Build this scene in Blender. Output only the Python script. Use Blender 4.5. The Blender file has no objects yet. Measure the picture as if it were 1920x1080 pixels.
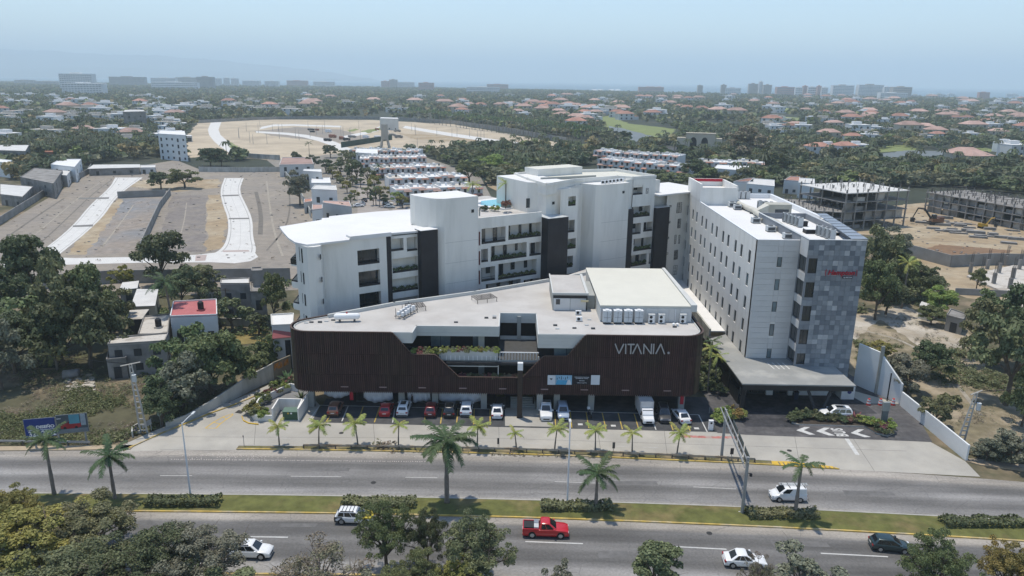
import bpy,bmesh,math,random
import numpy as np
from mathutils import Vector,Matrix
C=bpy.context.scene
COL=C.collection
FPX=1375.0;CAMH=48.0
PITCH=math.atan(389/1375.);ROLL=math.radians(.73)
_F=(0,math.cos(PITCH),-math.sin(PITCH));_U0=(0,math.sin(PITCH),math.cos(PITCH))
_R=tuple(math.cos(ROLL)*(1,0,0)[i]+math.sin(ROLL)*_U0[i]for i in range(3))
_U=tuple(-math.sin(ROLL)*(1,0,0)[i]+math.cos(ROLL)*_U0[i]for i in range(3))
cam=bpy.data.cameras.new('camera');camo=bpy.data.objects.new('camera',cam);COL.objects.link(camo)
cam.sensor_width=36.0;cam.lens=36.0*FPX/1920.0;cam.clip_start=1.0;cam.clip_end=90000.0
camo.matrix_world=Matrix(((_R[0],_U[0],-_F[0],0),(_R[1],_U[1],-_F[1],0),(_R[2],_U[2],-_F[2],CAMH),(0,0,0,1)))
C.camera=camo
SUN_DIR=Vector((0.17,-0.165,-1.0)).normalized()
W=bpy.data.worlds.new("World");C.world=W;W.use_nodes=True
nt=W.node_tree;nt.nodes.clear()
sky=nt.nodes.new('ShaderNodeTexSky');sky.sky_type='NISHITA';sky.sun_disc=False
sky.sun_elevation=math.asin(-SUN_DIR.z)
sky.sun_rotation=math.atan2(-SUN_DIR.x,-SUN_DIR.y)
sky.air_density=1.0;sky.dust_density=0.1;sky.ozone_density=1.5
bg=nt.nodes.new('ShaderNodeBackground');bg.inputs[1].default_value=0.15
wo=nt.nodes.new('ShaderNodeOutputWorld')
nt.links.new(sky.outputs[0],bg.inputs[0]);nt.links.new(bg.outputs[0],wo.inputs[0])
sun=bpy.data.lights.new('sun','SUN');sun.energy=3.5;sun.angle=math.radians(1.0);sun.color=(1.0,.92,.80)
suno=bpy.data.objects.new('sun',sun);COL.objects.link(suno);suno.location=(0,0,300)
suno.rotation_euler=SUN_DIR.to_track_quat('-Z','Y').to_euler()
C.view_settings.view_transform='Standard';C.view_settings.look='None'
C.view_settings.exposure=0.28;C.view_settings.gamma=1.0;C.view_settings.use_curve_mapping=False
C.cycles.volume_bounces=2;C.cycles.max_bounces=6;C.cycles.diffuse_bounces=4;C.cycles.transparent_max_bounces=8
def G(px,py,z=0.):
 a=(px-960)/FPX;b=-(py-540)/FPX
 d=[_F[i]+a*_R[i]+b*_U[i]for i in range(3)]
 t=(z-CAMH)/d[2]
 return(d[0]*t,d[1]*t)
def PJ(x,y,z):
 v=(x,y,z-CAMH);dd=lambda A:sum(A[i]*v[i]for i in range(3))
 w=dd(_F);return(960+FPX*dd(_R)/w,540-FPX*dd(_U)/w)
def HT(x,y,py):
 lo,hi=-5,(160 if y<1500 else 900)
 for _ in range(40):
  m=(lo+hi)/2
  if PJ(x,y,m)[1]>py:lo=m
  else:hi=m
 return m
def WP(px,py,A,B):
 a=(px-960)/FPX;b=-(py-540)/FPX
 d=[_F[i]+a*_R[i]+b*_U[i]for i in range(3)]
 ux,uy=B[0]-A[0],B[1]-A[1];L=math.hypot(ux,uy);ux/=L;uy/=L
 det=d[0]*(-uy)+ux*d[1]
 t=(A[0]*(-uy)+ux*A[1])/det
 return(t*d[0]-A[0])*ux+(t*d[1]-A[1])*uy,CAMH+t*d[2]
def PL(pts,z=0.):return[G(x,y,z)for x,y in pts]
R_=random.Random(7)
MATS={}
def mat(name,col,rough=.85,var=.12,scale=.6,bump=0.,bscale=None,metal=0.,spec=.3,stretch=(1,1,1),col2=None,c2scale=.2,c2lo=.45,c2hi=.6,rnd=0.,trans=0.,world=True,detail=6,isl=0.):
 if name in MATS:return MATS[name]
 m=bpy.data.materials.new(name);m.use_nodes=True;n=m.node_tree.nodes;l=m.node_tree.links
 b=n['Principled BSDF'];b.inputs['Roughness'].default_value=rough;b.inputs['Metallic'].default_value=metal
 b.inputs['Specular IOR Level'].default_value=spec
 geo=n.new('ShaderNodeNewGeometry')if world else n.new('ShaderNodeTexCoord')
 src=geo.outputs['Position']if world else geo.outputs['Object']
 mp=n.new('ShaderNodeMapping');mp.inputs['Scale'].default_value=stretch;l.new(src,mp.inputs[0])
 def noise(sc,det=detail):
  t=n.new('ShaderNodeTexNoise');t.inputs['Scale'].default_value=sc;t.inputs['Detail'].default_value=det
  t.inputs['Roughness'].default_value=.6;l.new(mp.outputs[0],t.inputs[0]);return t
 rgb=n.new('ShaderNodeRGB');rgb.outputs[0].default_value=(*col,1);cur=rgb.outputs[0]
 if col2:
  t=noise(c2scale);mr=n.new('ShaderNodeMapRange');mr.inputs[1].default_value=c2lo;mr.inputs[2].default_value=c2hi
  l.new(t.outputs[0],mr.inputs[0]);mx=n.new('ShaderNodeMix');mx.data_type='RGBA'
  l.new(mr.outputs[0],mx.inputs[0]);l.new(cur,mx.inputs[6]);mx.inputs[7].default_value=(*col2,1);cur=mx.outputs[2]
 if var or rnd:
  t=noise(scale);mr=n.new('ShaderNodeMapRange');mr.inputs[1].default_value=.3;mr.inputs[2].default_value=.7
  mr.inputs[3].default_value=1-var;mr.inputs[4].default_value=1+var;l.new(t.outputs[0],mr.inputs[0]);val=mr.outputs[0]
  if isl:
   r2=n.new('ShaderNodeMapRange');r2.inputs[3].default_value=1-isl;r2.inputs[4].default_value=1+isl;g2=n.new('ShaderNodeNewGeometry')
   l.new(g2.outputs['Random Per Island'],r2.inputs[0]);mu=n.new('ShaderNodeMath');mu.operation='MULTIPLY';l.new(val,mu.inputs[0]);l.new(r2.outputs[0],mu.inputs[1]);val=mu.outputs[0]
  if rnd:
   oi=n.new('ShaderNodeObjectInfo');r2=n.new('ShaderNodeMapRange');r2.inputs[3].default_value=1-rnd;r2.inputs[4].default_value=1+rnd
   l.new(oi.outputs['Random'],r2.inputs[0]);mu=n.new('ShaderNodeMath');mu.operation='MULTIPLY'
   l.new(val,mu.inputs[0]);l.new(r2.outputs[0],mu.inputs[1]);val=mu.outputs[0]
  hs=n.new('ShaderNodeHueSaturation');l.new(cur,hs.inputs['Color']);l.new(val,hs.inputs['Value']);cur=hs.outputs[0]
 l.new(cur,b.inputs['Base Color'])
 if bump:
  t=noise(bscale or scale*8);bp=n.new('ShaderNodeBump');bp.inputs['Strength'].default_value=bump;bp.inputs['Distance'].default_value=.05
  l.new(t.outputs[0],bp.inputs['Height']);l.new(bp.outputs[0],b.inputs['Normal'])
 MATS[name]=m;return m
def leafmat(name,col,col2,var=.35,scale=.5,attr=False):
 if name in MATS:return MATS[name]
 m=bpy.data.materials.new(name);m.use_nodes=True;n=m.node_tree.nodes;l=m.node_tree.links
 b=n['Principled BSDF'];b.inputs['Roughness'].default_value=.6;b.inputs['Specular IOR Level'].default_value=.25
 geo=n.new('ShaderNodeNewGeometry');t=n.new('ShaderNodeTexNoise');t.inputs['Scale'].default_value=scale;t.inputs['Detail'].default_value=4
 l.new(geo.outputs['Position'],t.inputs[0])
 mx=n.new('ShaderNodeMix');mx.data_type='RGBA';mx.inputs[6].default_value=(*col,1);mx.inputs[7].default_value=(*col2,1)
 mr=n.new('ShaderNodeMapRange');mr.inputs[1].default_value=.35;mr.inputs[2].default_value=.65;l.new(t.outputs[0],mr.inputs[0]);l.new(mr.outputs[0],mx.inputs[0])
 r2=n.new('ShaderNodeMapRange');r2.inputs[3].default_value=1.34*(1-var);r2.inputs[4].default_value=1.34*(1+var);l.new(geo.outputs['Random Per Island'],r2.inputs[0])
 hs=n.new('ShaderNodeHueSaturation');hs.inputs['Saturation'].default_value=.93;l.new(mx.outputs[2],hs.inputs['Color']);l.new(r2.outputs[0],hs.inputs['Value'])
 if attr:
  at=n.new('ShaderNodeAttribute');at.attribute_name='tint';mm=n.new('ShaderNodeMix');mm.data_type='RGBA';mm.blend_type='MULTIPLY';mm.inputs[0].default_value=1
  l.new(hs.outputs[0],mm.inputs[6]);l.new(at.outputs['Color'],mm.inputs[7]);cur=mm.outputs[2]
 else:
  oi=n.new('ShaderNodeObjectInfo');r3=n.new('ShaderNodeMapRange');r3.inputs[3].default_value=.47;r3.inputs[4].default_value=.53
  l.new(oi.outputs['Random'],r3.inputs[0]);l.new(r3.outputs[0],hs.inputs['Hue']);cur=hs.outputs[0]
 l.new(cur,b.inputs['Base Color'])
 tr=n.new('ShaderNodeBsdfTranslucent');l.new(cur,tr.inputs[0]);ms=n.new('ShaderNodeMixShader');ms.inputs[0].default_value=.24
 l.new(b.outputs[0],ms.inputs[1]);l.new(tr.outputs[0],ms.inputs[2]);l.new(ms.outputs[0],n['Material Output'].inputs[0])
 MATS[name]=m;return m
def glassmat(name,col=(.02,.03,.035),rough=.08,spec=.8):
 return mat(name,col,rough,var=.3,scale=.35,spec=spec)
class MB:
 def __init__(s,fr=None):s.v=[];s.f=[];s.m=[];s.fr=fr
 def P(s,p):
  if s.fr is None:return(p[0],p[1],p[2])
  ox,oy,a=s.fr;c,n=math.cos(a),math.sin(a)
  return(ox+p[0]*c-p[1]*n,oy+p[0]*n+p[1]*c,p[2])
 def face(s,pts,m=0):
  b=len(s.v);s.v+=[s.P(p)for p in pts];s.f.append(tuple(range(b,b+len(pts))));s.m.append(m);return s
 def box(s,x0,y0,z0,x1,y1,z1,m=0,mt=None):
  if x0>x1:x0,x1=x1,x0
  if y0>y1:y0,y1=y1,y0
  if z0>z1:z0,z1=z1,z0
  b=len(s.v)
  s.v+=[s.P(p)for p in((x0,y0,z0),(x1,y0,z0),(x1,y1,z0),(x0,y1,z0),(x0,y0,z1),(x1,y0,z1),(x1,y1,z1),(x0,y1,z1))]
  for k,q in enumerate(((3,2,1,0),(4,5,6,7),(0,1,5,4),(1,2,6,5),(2,3,7,6),(3,0,4,7))):
   s.f.append(tuple(b+i for i in q));s.m.append(mt if(k==1 and mt is not None)else m)
  return s
 def prism(s,poly,z0,z1,m=0,mt=None,bottom=True):
  A=sum(poly[i][0]*poly[(i+1)%len(poly)][1]-poly[(i+1)%len(poly)][0]*poly[i][1]for i in range(len(poly)))
  if A<0:poly=poly[::-1]
  n=len(poly);b=len(s.v)
  s.v+=[s.P((x,y,z0))for x,y in poly]+[s.P((x,y,z1))for x,y in poly]
  for i in range(n):
   j=(i+1)%n;s.f.append((b+i,b+j,b+n+j,b+n+i));s.m.append(m)
  s.f.append(tuple(b+n+i for i in range(n)));s.m.append(m if mt is None else mt)
  if bottom:s.f.append(tuple(b+n-1-i for i in range(n)));s.m.append(m)
  return s
 def sheet(s,poly,z,m=0):
  A=sum(poly[i][0]*poly[(i+1)%len(poly)][1]-poly[(i+1)%len(poly)][0]*poly[i][1]for i in range(len(poly)))
  if A<0:poly=poly[::-1]
  return s.face([(x,y,z)for x,y in poly],m)
 def tube(s,pts,rad,n=8,m=0,caps=True):
  pts=[Vector(p)for p in pts];k=len(pts)
  if not hasattr(rad,'__len__'):rad=[rad]*k
  b=len(s.v);up=Vector((0,0,1));a=None
  for i,p in enumerate(pts):
   d=(pts[min(i+1,k-1)]-pts[max(i-1,0)]).normalized()
   if a is None:a=d.cross(up if abs(d.z)<.9 else Vector((1,0,0))).normalized()
   else:a=(a-d*a.dot(d)).normalized()
   c=d.cross(a)
   for j in range(n):
    t=2*math.pi*j/n;s.v.append(s.P(tuple(p+a*(math.cos(t)*rad[i])+c*(math.sin(t)*rad[i]))))
  for i in range(k-1):
   for j in range(n):
    j2=(j+1)%n;s.f.append((b+i*n+j,b+i*n+j2,b+(i+1)*n+j2,b+(i+1)*n+j));s.m.append(m)
  if caps:
   s.f.append(tuple(b+n-1-j for j in range(n)));s.m.append(m)
   s.f.append(tuple(b+(k-1)*n+j for j in range(n)));s.m.append(m)
  return s
 def cyl(s,x,y,z0,z1,r,n=12,m=0,r2=None):return s.tube([(x,y,z0),(x,y,z1)],[r,r if r2 is None else r2],n,m)
 def wall(s,s0,s1,z0,z1,holes,depth=.25,m=0,mr=None,n0=0.,back=None):
  xs=sorted({s0,s1,*[h[0]for h in holes],*[h[1]for h in holes]});zs=sorted({z0,z1,*[h[2]for h in holes],*[h[3]for h in holes]})
  xs=[x for x in xs if s0-1e-6<=x<=s1+1e-6];zs=[z for z in zs if z0-1e-6<=z<=z1+1e-6]
  for i in range(len(xs)-1):
   run=None
   for j in range(len(zs)-1):
    cx,cz=(xs[i]+xs[i+1])/2,(zs[j]+zs[j+1])/2
    if any(h[0]<cx<h[1]and h[2]<cz<h[3]for h in holes):continue
    s.face([(xs[i],n0,zs[j]),(xs[i+1],n0,zs[j]),(xs[i+1],n0,zs[j+1]),(xs[i],n0,zs[j+1])],m)
  mr=m if mr is None else mr
  for a,b,c,d in holes:
   n1=n0+depth
   s.face([(a,n0,c),(b,n0,c),(b,n1,c),(a,n1,c)],mr);s.face([(a,n1,d),(b,n1,d),(b,n0,d),(a,n0,d)],mr)
   s.face([(a,n0,d),(a,n0,c),(a,n1,c),(a,n1,d)],mr);s.face([(b,n0,c),(b,n0,d),(b,n1,d),(b,n1,c)],mr)
   if back is not None:s.face([(a,n1,c),(b,n1,c),(b,n1,d),(a,n1,d)],back)
  return s
def root_of(o):
 while o.parent:o=o.parent
 return o
def obj(name,mb,mats,parent=None,smooth=False,stuff=False,origin=None):
 me=bpy.data.meshes.new(name)
 if parent is not None:off=Vector(root_of(parent).location)
 elif origin is not None:off=Vector(origin)
 elif mb.v:
  xs=[v[0]for v in mb.v];ys=[v[1]for v in mb.v];off=Vector(((min(xs)+max(xs))/2,(min(ys)+max(ys))/2,min(v[2]for v in mb.v)))
 else:off=Vector((0,0,0))
 me.from_pydata([(v[0]-off.x,v[1]-off.y,v[2]-off.z)for v in mb.v],[],mb.f)
 if not isinstance(mats,(list,tuple)):mats=[mats]
 for m in mats:me.materials.append(m)
 if len(mats)>1:me.polygons.foreach_set('material_index',mb.m)
 if smooth:me.polygons.foreach_set('use_smooth',[True]*len(mb.f))
 me.validate();me.update()
 o=bpy.data.objects.new(name,me);COL.objects.link(o)
 if parent is not None:o.parent=parent
 else:o.location=off
 if stuff:o['kind']='stuff'
 return o
def thing(name,label,cat,loc=(0,0,0),rotz=0,group=None):
 o=bpy.data.objects.new(name,None);COL.objects.link(o);o.empty_display_size=.5
 o.location=loc if len(loc)==3 else(loc[0],loc[1],0);o.rotation_euler=(0,0,rotz);o['label']=label;o['category']=cat
 if group:o['group']=group
 return o
def tag(o,label,cat,group=None):
 o['label']=label;o['category']=cat
 if group:o['group']=group
 return o
def struct(name,mb,m,**k):
 o=obj(name,mb,m,**k);o['kind']='structure';return o
def kids(o):return list(o.children)
KID={}
def dup(root,loc,rotz=0.,label=None,group=None,scale=1.,cat=None):
 if root not in KID:KID[root]=[(c,[(d,[])for d in kids(c)])for c in kids(root)]
 r=root.copy();COL.objects.link(r);r.location=loc if len(loc)==3 else(loc[0],loc[1],0);r.rotation_euler=(0,0,rotz)
 r.scale=(scale,)*3 if not hasattr(scale,'__len__')else scale
 if label:r['label']=label
 if group:r['group']=group
 if cat:r['category']=cat
 for ch,gs in KID[root]:
  c=ch.copy();COL.objects.link(c);c.parent=r
  for g,_ in gs:
   d=g.copy();COL.objects.link(d);d.parent=c
 return r
ORD='first second third fourth fifth sixth seventh eighth ninth tenth eleventh twelfth thirteenth fourteenth fifteenth sixteenth seventeenth eighteenth nineteenth twentieth'.split()
TENS={20:'twenty',30:'thirty',40:'forty',50:'fifty',60:'sixty',70:'seventy',80:'eighty',90:'ninety'}
def ordw(i):
 n=i+1
 if n<=20:return ORD[n-1]
 if n<100:
  t=n//10*10
  return(TENS[t][:-1]+'ieth')if n==t else TENS[t]+'-'+ORD[n-t-1]
 return '%dth'%n
USED={}
def uniq(lab):
 return lab
M={}
M['scrub']=mat('scrub_soil',(.085,.08,.045),.95,.35,.25,.4,3,col2=(.21,.165,.11),c2scale=.06,c2lo=.48,c2hi=.62)
M['far_soil']=mat('far_soil',(.035,.042,.026),.95,.3,.05,col2=(.08,.07,.05),c2scale=.012,c2lo=.55,c2hi=.7)
M['lot_soil']=mat('lot_soil',(.23,.205,.175),.95,.16,.35,.3,4,col2=(.27,.235,.19),c2scale=.05,c2lo=.4,c2hi=.65)
M['lot_grey']=mat('lot_grey_gravel',(.20,.20,.20),.95,.22,.5,.3,5,stretch=(1,.6,1),col2=(.25,.215,.18),c2scale=.05)
M['ochre']=mat('ochre_earth',(.30,.23,.145),.95,.2,.3,.3,4,col2=(.36,.30,.21),c2scale=.05,c2lo=.45,c2hi=.62)
M['sand']=mat('pale_sand',(.44,.37,.27),.95,.14,.06,col2=(.36,.30,.22),c2scale=.02)
M['chalk']=mat('chalky_soil',(.42,.385,.33),.95,.2,.2,col2=(.3,.25,.18),c2scale=.07)
M['concrete']=mat('worn_concrete',(.34,.325,.29),.9,.1,.25,.15,5,col2=(.39,.37,.325),c2scale=.09,c2lo=.45,c2hi=.6)
M['concrete_new']=mat('new_concrete',(.56,.55,.52),.9,.07,.3)
M['joint']=mat('joint_filler',(.17,.165,.155),.95,.1,1)
M['asphalt']=mat('parking_asphalt',(.055,.057,.06),.9,.3,.6,.3,12,col2=(.085,.085,.085),c2scale=.2,c2lo=.5,c2hi=.7)
M['cobble']=mat('dark_pavers',(.075,.073,.075),.85,.25,1.2,.3,12,col2=(.12,.115,.115),c2scale=.25,c2lo=.45,c2hi=.65)
M['grass']=mat('mown_grass',(.11,.115,.035),.95,.3,.8,.5,8,col2=(.17,.135,.06),c2scale=.12,c2lo=.5,c2hi=.62)
M['grass_far']=mat('golf_grass',(.17,.20,.07),.95,.15,.05)
M['kerb']=mat('concrete_kerb',(.36,.35,.32),.9,.15,1)
M['yellow']=mat('yellow_paint',(.55,.36,.05),.8,.22,1.5)
M['yellow_kerb']=mat('worn_yellow_kerb',(.48,.34,.09),.85,.3,.8,col2=(.38,.33,.24),c2scale=.35,c2lo=.45,c2hi=.65)
M['red_kerb']=mat('worn_red_paint',(.38,.14,.12),.9,.3,1.2,col2=(.35,.28,.25),c2scale=.8)
M['white_line']=mat('road_marking_white',(.50,.50,.48),.85,.18,1.5)
M['faint_line']=mat('faint_marking',(.40,.39,.37),.9,.15,2)
M['sea']=mat('sea_water',(.055,.12,.16),.35,.15,.002,spec=.3)
M['hill']=mat('hill_forest',(.09,.11,.11),.95,.2,.002)
M['pond']=mat('pond_water',(.12,.13,.12),.5,.1,.05,spec=.5)
coast=[(-9000,7600),(-6000,6400),(-2500,5200),(-900,4500),(200,4000),(1200,3300),(2200,2850),(4000,2500),(9000,2100)]
mb=MB();mb.sheet(coast+[(9000,-300),(-9000,-300)],-.01);struct('ground',mb,M['scrub'])
mb=MB();mb.sheet([(x,y-25)for x,y in coast]+[(9000,330),(700,330),(200,300),(40,290),(-120,290),(-300,420),(-9000,420)],0.01);struct('woodland_floor',mb,M['far_soil'])
mb=MB();mb.sheet([(-32000,31000),(32000,31000),(32000,1500),(-32000,1500)],-1.0);struct('sea',mb,M['sea'])
def ridge(name,y0,prof,depth):
 mb=MB();rr=random.Random(3);nx=120;rows=7;x0,x1=prof[0][0],prof[-1][0]
 def hgt(px):
  for i in range(len(prof)-1):
   if prof[i][0]<=px<=prof[i+1][0]:
    t=(px-prof[i][0])/(prof[i+1][0]-prof[i][0]);return prof[i][1]*(1-t)+prof[i+1][1]*t
  return 148
 vs=[]
 for i in range(nx+1):
  px=x0+(x1-x0)*i/nx;a=G(px,400)
  k=y0/a[1];X=a[0]*k
  top=max(2,HT(X,y0,hgt(px)+rr.uniform(-1,1)))
  col=[]
  for j in range(rows+1):
   t=j/rows;hh=math.sin(t*math.pi/2)
   col.append((X+rr.uniform(-60,60)*(j>0),y0-depth*(1-t)+rr.uniform(-90,90)*(0<j<rows),-3+(top+3)*(hh*(1+rr.uniform(-.08,.08)*(0<j<rows)))))
  col.append((X,y0+depth,-3));vs.append(col)
 for col in vs:mb.v+=col
 n=rows+2
 for i in range(nx):
  for j in range(n-1):mb.f.append((i*n+j,(i+1)*n+j,(i+1)*n+j+1,i*n+j+1));mb.m.append(0)
 o=obj(name,mb,M['hill'],smooth=True);o['kind']='structure'
ridge('mountain_range',17000,[(-700,112),(-400,98),(-100,92),(60,93),(150,96),(230,103),(330,105),(420,112),(520,122),(620,134),(700,147)],1800)
ridge('foothills',14500,[(-700,128),(-200,124),(80,128),(240,126),(420,133),(560,141),(640,148)],900)
def ribbon(name,A,B,z,m,uvw=1.0,kind='structure'):
 me=bpy.data.meshes.new(name);n=len(A);vs=[]
 for a,b in zip(A,B):vs+=[(a[0],a[1],z),(b[0],b[1],z)]
 fs=[(2*i,2*i+1,2*i+3,2*i+2)for i in range(n-1)]
 me.from_pydata(vs,[],fs);uv=me.uv_layers.new(name='UVMap');s=0;L=[0]
 for i in range(1,n):s+=math.dist(A[i],A[i-1]);L.append(s)
 for k,p in enumerate(me.polygons):
  for li,vi in zip(p.loop_indices,p.vertices):uv.data[li].uv=(L[vi//2],vi%2)
 me.materials.append(m);me.update();o=bpy.data.objects.new(name,me);COL.objects.link(o);o['kind']=kind;return o
def roadmat(name,stops,grime=.22):
 m=bpy.data.materials.new(name);m.use_nodes=True;n=m.node_tree.nodes;l=m.node_tree.links;b=n['Principled BSDF']
 b.inputs['Roughness'].default_value=.85;b.inputs['Specular IOR Level'].default_value=.25
 uv=n.new('ShaderNodeUVMap');sp=n.new('ShaderNodeSeparateXYZ');l.new(uv.outputs[0],sp.inputs[0])
 geo=n.new('ShaderNodeNewGeometry')
 def noise(sx,sy,sc,d=5):
  mp=n.new('ShaderNodeMapping');mp.inputs['Scale'].default_value=(sx,sy,1);l.new(geo.outputs['Position'],mp.inputs[0])
  t=n.new('ShaderNodeTexNoise');t.inputs['Scale'].default_value=sc;t.inputs['Detail'].default_value=d;l.new(mp.outputs[0],t.inputs[0]);return t.outputs[0]
 w=noise(.12,.3,1.0,3);ad=n.new('ShaderNodeMath');ad.operation='MULTIPLY_ADD';l.new(w,ad.inputs[0]);ad.inputs[1].default_value=.05;l.new(sp.outputs[1],ad.inputs[2])
 sb=n.new('ShaderNodeMath');sb.operation='SUBTRACT';l.new(ad.outputs[0],sb.inputs[0]);sb.inputs[1].default_value=.025
 r=n.new('ShaderNodeValToRGB');l.new(sb.outputs[0],r.inputs[0]);els=r.color_ramp.elements
 while len(els)<len(stops):els.new(.5)
 for e,(p,c)in zip(els,stops):e.position=p;e.color=(*c,1)
 a=noise(.05,.9,.8);b2=noise(1,1,3.5,6);c3=noise(.3,.5,.35,5)
 cur=r.outputs[0]
 for src,am in((a,grime),(b2,.14),(c3,.18)):
  mr=n.new('ShaderNodeMapRange');mr.inputs[1].default_value=.3;mr.inputs[2].default_value=.7;mr.inputs[3].default_value=1-am;mr.inputs[4].default_value=1+am
  l.new(src,mr.inputs[0]);hs=n.new('ShaderNodeHueSaturation');l.new(cur,hs.inputs['Color']);l.new(mr.outputs[0],hs.inputs['Value']);cur=hs.outputs[0]
 v=n.new('ShaderNodeTexVoronoi');v.feature='DISTANCE_TO_EDGE';v.inputs['Scale'].default_value=.22;wn=noise(1,1,.8,4)
 mv=n.new('ShaderNodeVectorMath');mv.operation='MULTIPLY_ADD';l.new(geo.outputs['Position'],mv.inputs[0]);mv.inputs[1].default_value=(1,1,1);
 cmb=n.new('ShaderNodeCombineXYZ');l.new(wn,cmb.inputs[0]);l.new(wn,cmb.inputs[1]);l.new(cmb.outputs[0],mv.inputs[2]);l.new(mv.outputs[0],v.inputs[0])
 lt=n.new('ShaderNodeMath');lt.operation='LESS_THAN';lt.inputs[1].default_value=.006;l.new(v.outputs[0],lt.inputs[0])
 mk=n.new('ShaderNodeMath');mk.operation='MULTIPLY';mk.inputs[1].default_value=.35;l.new(lt.outputs[0],mk.inputs[0])
 mx=n.new('ShaderNodeMix');mx.data_type='RGBA';l.new(mk.outputs[0],mx.inputs[0]);l.new(cur,mx.inputs[6]);mx.inputs[7].default_value=(.08,.08,.08,1)
 l.new(mx.outputs[2],b.inputs['Base Color']);return m
def g3(v,t=0):t+=.03;v*=.86;return(v*(1+t),v,v*(1-t*1.4))
M['road_far']=roadmat('main_road_surface',[(0,g3(.30,.05)),(.13,g3(.32,.06)),(.2,g3(.2,.02)),(.3,g3(.135)),(.38,g3(.15)),(.48,g3(.23)),(.56,g3(.24)),(.66,g3(.15)),(.76,g3(.16)),(.84,g3(.22)),(.93,g3(.25)),(1,g3(.33,.04))])
M['road_near']=roadmat('near_road_surface',[(0,g3(.31,.07)),(.1,g3(.28,.06)),(.16,g3(.15)),(.3,g3(.115)),(.4,g3(.16)),(.5,g3(.17)),(.58,g3(.13)),(.7,g3(.12)),(.78,g3(.17)),(.86,g3(.25)),(1,g3(.3,.03))])
def interp(pts,xs):
 out=[]
 for x in xs:
  if x<=pts[0][0]:
   (a,b),(c,d)=pts[0],pts[1]
  elif x>=pts[-1][0]:(a,b),(c,d)=pts[-2],pts[-1]
  else:
   for i in range(len(pts)-1):
    if pts[i][0]<=x<=pts[i+1][0]:(a,b),(c,d)=pts[i],pts[i+1];break
  t=(x-a)/(c-a);out.append((x,b+(d-b)*t))
 return out
def wpoly(px,zs=0.,n=48,ext=(-160,190)):
 W_=PL(px);W_.sort();xs=[ext[0]+(ext[1]-ext[0])*i/n for i in range(n+1)]
 return interp(W_,xs)
def smooth(p,k=3):
 p=list(p)
 for _ in range(k):p=[p[0]]+[(p[i][0],(p[i-1][1]+2*p[i][1]+p[i+1][1])/4)for i in range(1,len(p)-1)]+[p[-1]]
 return p
E_mainN=smooth(wpoly([(0,845),(230,843),(437,842.5),(719,847),(960,852),(1200,861),(1440,872.5),(1570,879),(1835,895),(1920,903)]))
E_medN=smooth(wpoly([(0,925),(230,926),(480,928),(720,931.5),(960,937),(1200,943.5),(1440,952.5),(1680,963.5),(1920,977)]))
E_medS=smooth(wpoly([(0,959),(280,960),(480,962),(720,965.5),(960,970.5),(1200,979.5),(1440,989),(1704,1003),(1868,1012.5),(1920,1016)]))
E_nearS=smooth(wpoly([(0,1074),(480,1075.5),(780,1078),(960,1081),(1440,1104),(1920,1134)]))
ribbon('main_road',E_mainN,E_medN,.012,M['road_far'])
ribbon('near_road',E_medS,E_nearS,.012,M['road_near'])
def strip(mb,L,off0,off1,z0,z1,m=0,x0=-1e9,x1=1e9,gap=None):
 for i in range(len(L)-1):
  a,b=L[i],L[i+1]
  if b[0]<x0 or a[0]>x1:continue
  q=[(a[0],a[1]+off0),(b[0],b[1]+off0),(b[0],b[1]+off1),(a[0],a[1]+off1)]
  mb.prism(q,z0,z1,m,bottom=False)
mb=MB();strip(mb,E_medN,-.18,0,0,.14);struct('median_north_kerb',mb,M['kerb'])
mb=MB();strip(mb,E_medS,0,.2,0,.15);struct('median_south_kerb',mb,M['yellow_kerb'])
mb=MB();strip(mb,E_nearS,-.25,0,0,.15);struct('near_kerb',mb,M['yellow_kerb'])
me_v=MB();A=[(x,y-.18)for x,y in E_medN];B=[(x,y+.2)for x,y in E_medS]
rr=random.Random(5)
for i in range(len(A)-1):
 for j in range(4):
  q=[]
  for(ii,jj)in((i,j),(i,j+1),(i+1,j+1),(i+1,j)):
   t=jj/4;q.append((A[ii][0],A[ii][1]*(1-t)+B[ii][1]*t,.12+.16*math.sin(math.pi*t)))
  me_v.face(q)
struct('grass_median',me_v,M['grass'])
mb=MB();mb.sheet([(x,y-.25)for x,y in E_nearS]+[(190,20),(-160,20)],.06);struct('verge',mb,M['scrub'])
conc=[(232,846),(236,838),(300,806),(385,772),(470,741),(530,712),(560,712),(585,745),(600,760),(585,791),(800,796),(960,800),(1335,809),(1400,815),(1560,821),(1745,829),(1810,865),(1838,894),(1570,880),(1440,873.5),(1200,862),(960,853),(719,848),(437,843.5)]
mb=MB();mb.sheet(PL(conc),.016);struct('concrete_forecourt',mb,M['concrete'])
park=[(583,792),(612,748),(700,735),(1040,738),(1325,745),(1345,775),(1345,810.5),(960,801.5)]
mb=MB();mb.sheet(PL(park),.020);struct('parking_asphalt',mb,M['asphalt'])
hot=[(1345,812),(1325,745),(1280,700),(1300,660),(1400,600),(1620,600),(1700,745),(1748,829),(1560,821.5),(1400,815.5)]
mb=MB();mb.sheet(PL(hot),.024);struct('paved_forecourt',mb,M['cobble'])
M['lane_dark']=mat('lane_pavers_and_shadow',(.032,.033,.038),.8,.35,1.4,.3,14,col2=(.055,.055,.06),c2scale=.5)
mb=MB();mb.sheet(PL([(1398,800),(1345,738),(1350,700),(1560,720),(1610,748),(1645,776),(1500,776),(1498,802)]),.028);struct('drop_off_lane_and_shadow',mb,M['lane_dark'])  # dark lane paving; the right-hand wedge paints in the hotel corner's cast shadow
M['apron']=mat('pale_apron',(.40,.385,.33),.9,.08,.3)
mb=MB();mb.sheet(PL([(1590,722),(1600,733),(1687,757),(1622,757),(1600,745)]),.032);struct('pale_ramp',mb,M['apron'])
mb=MB()
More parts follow.
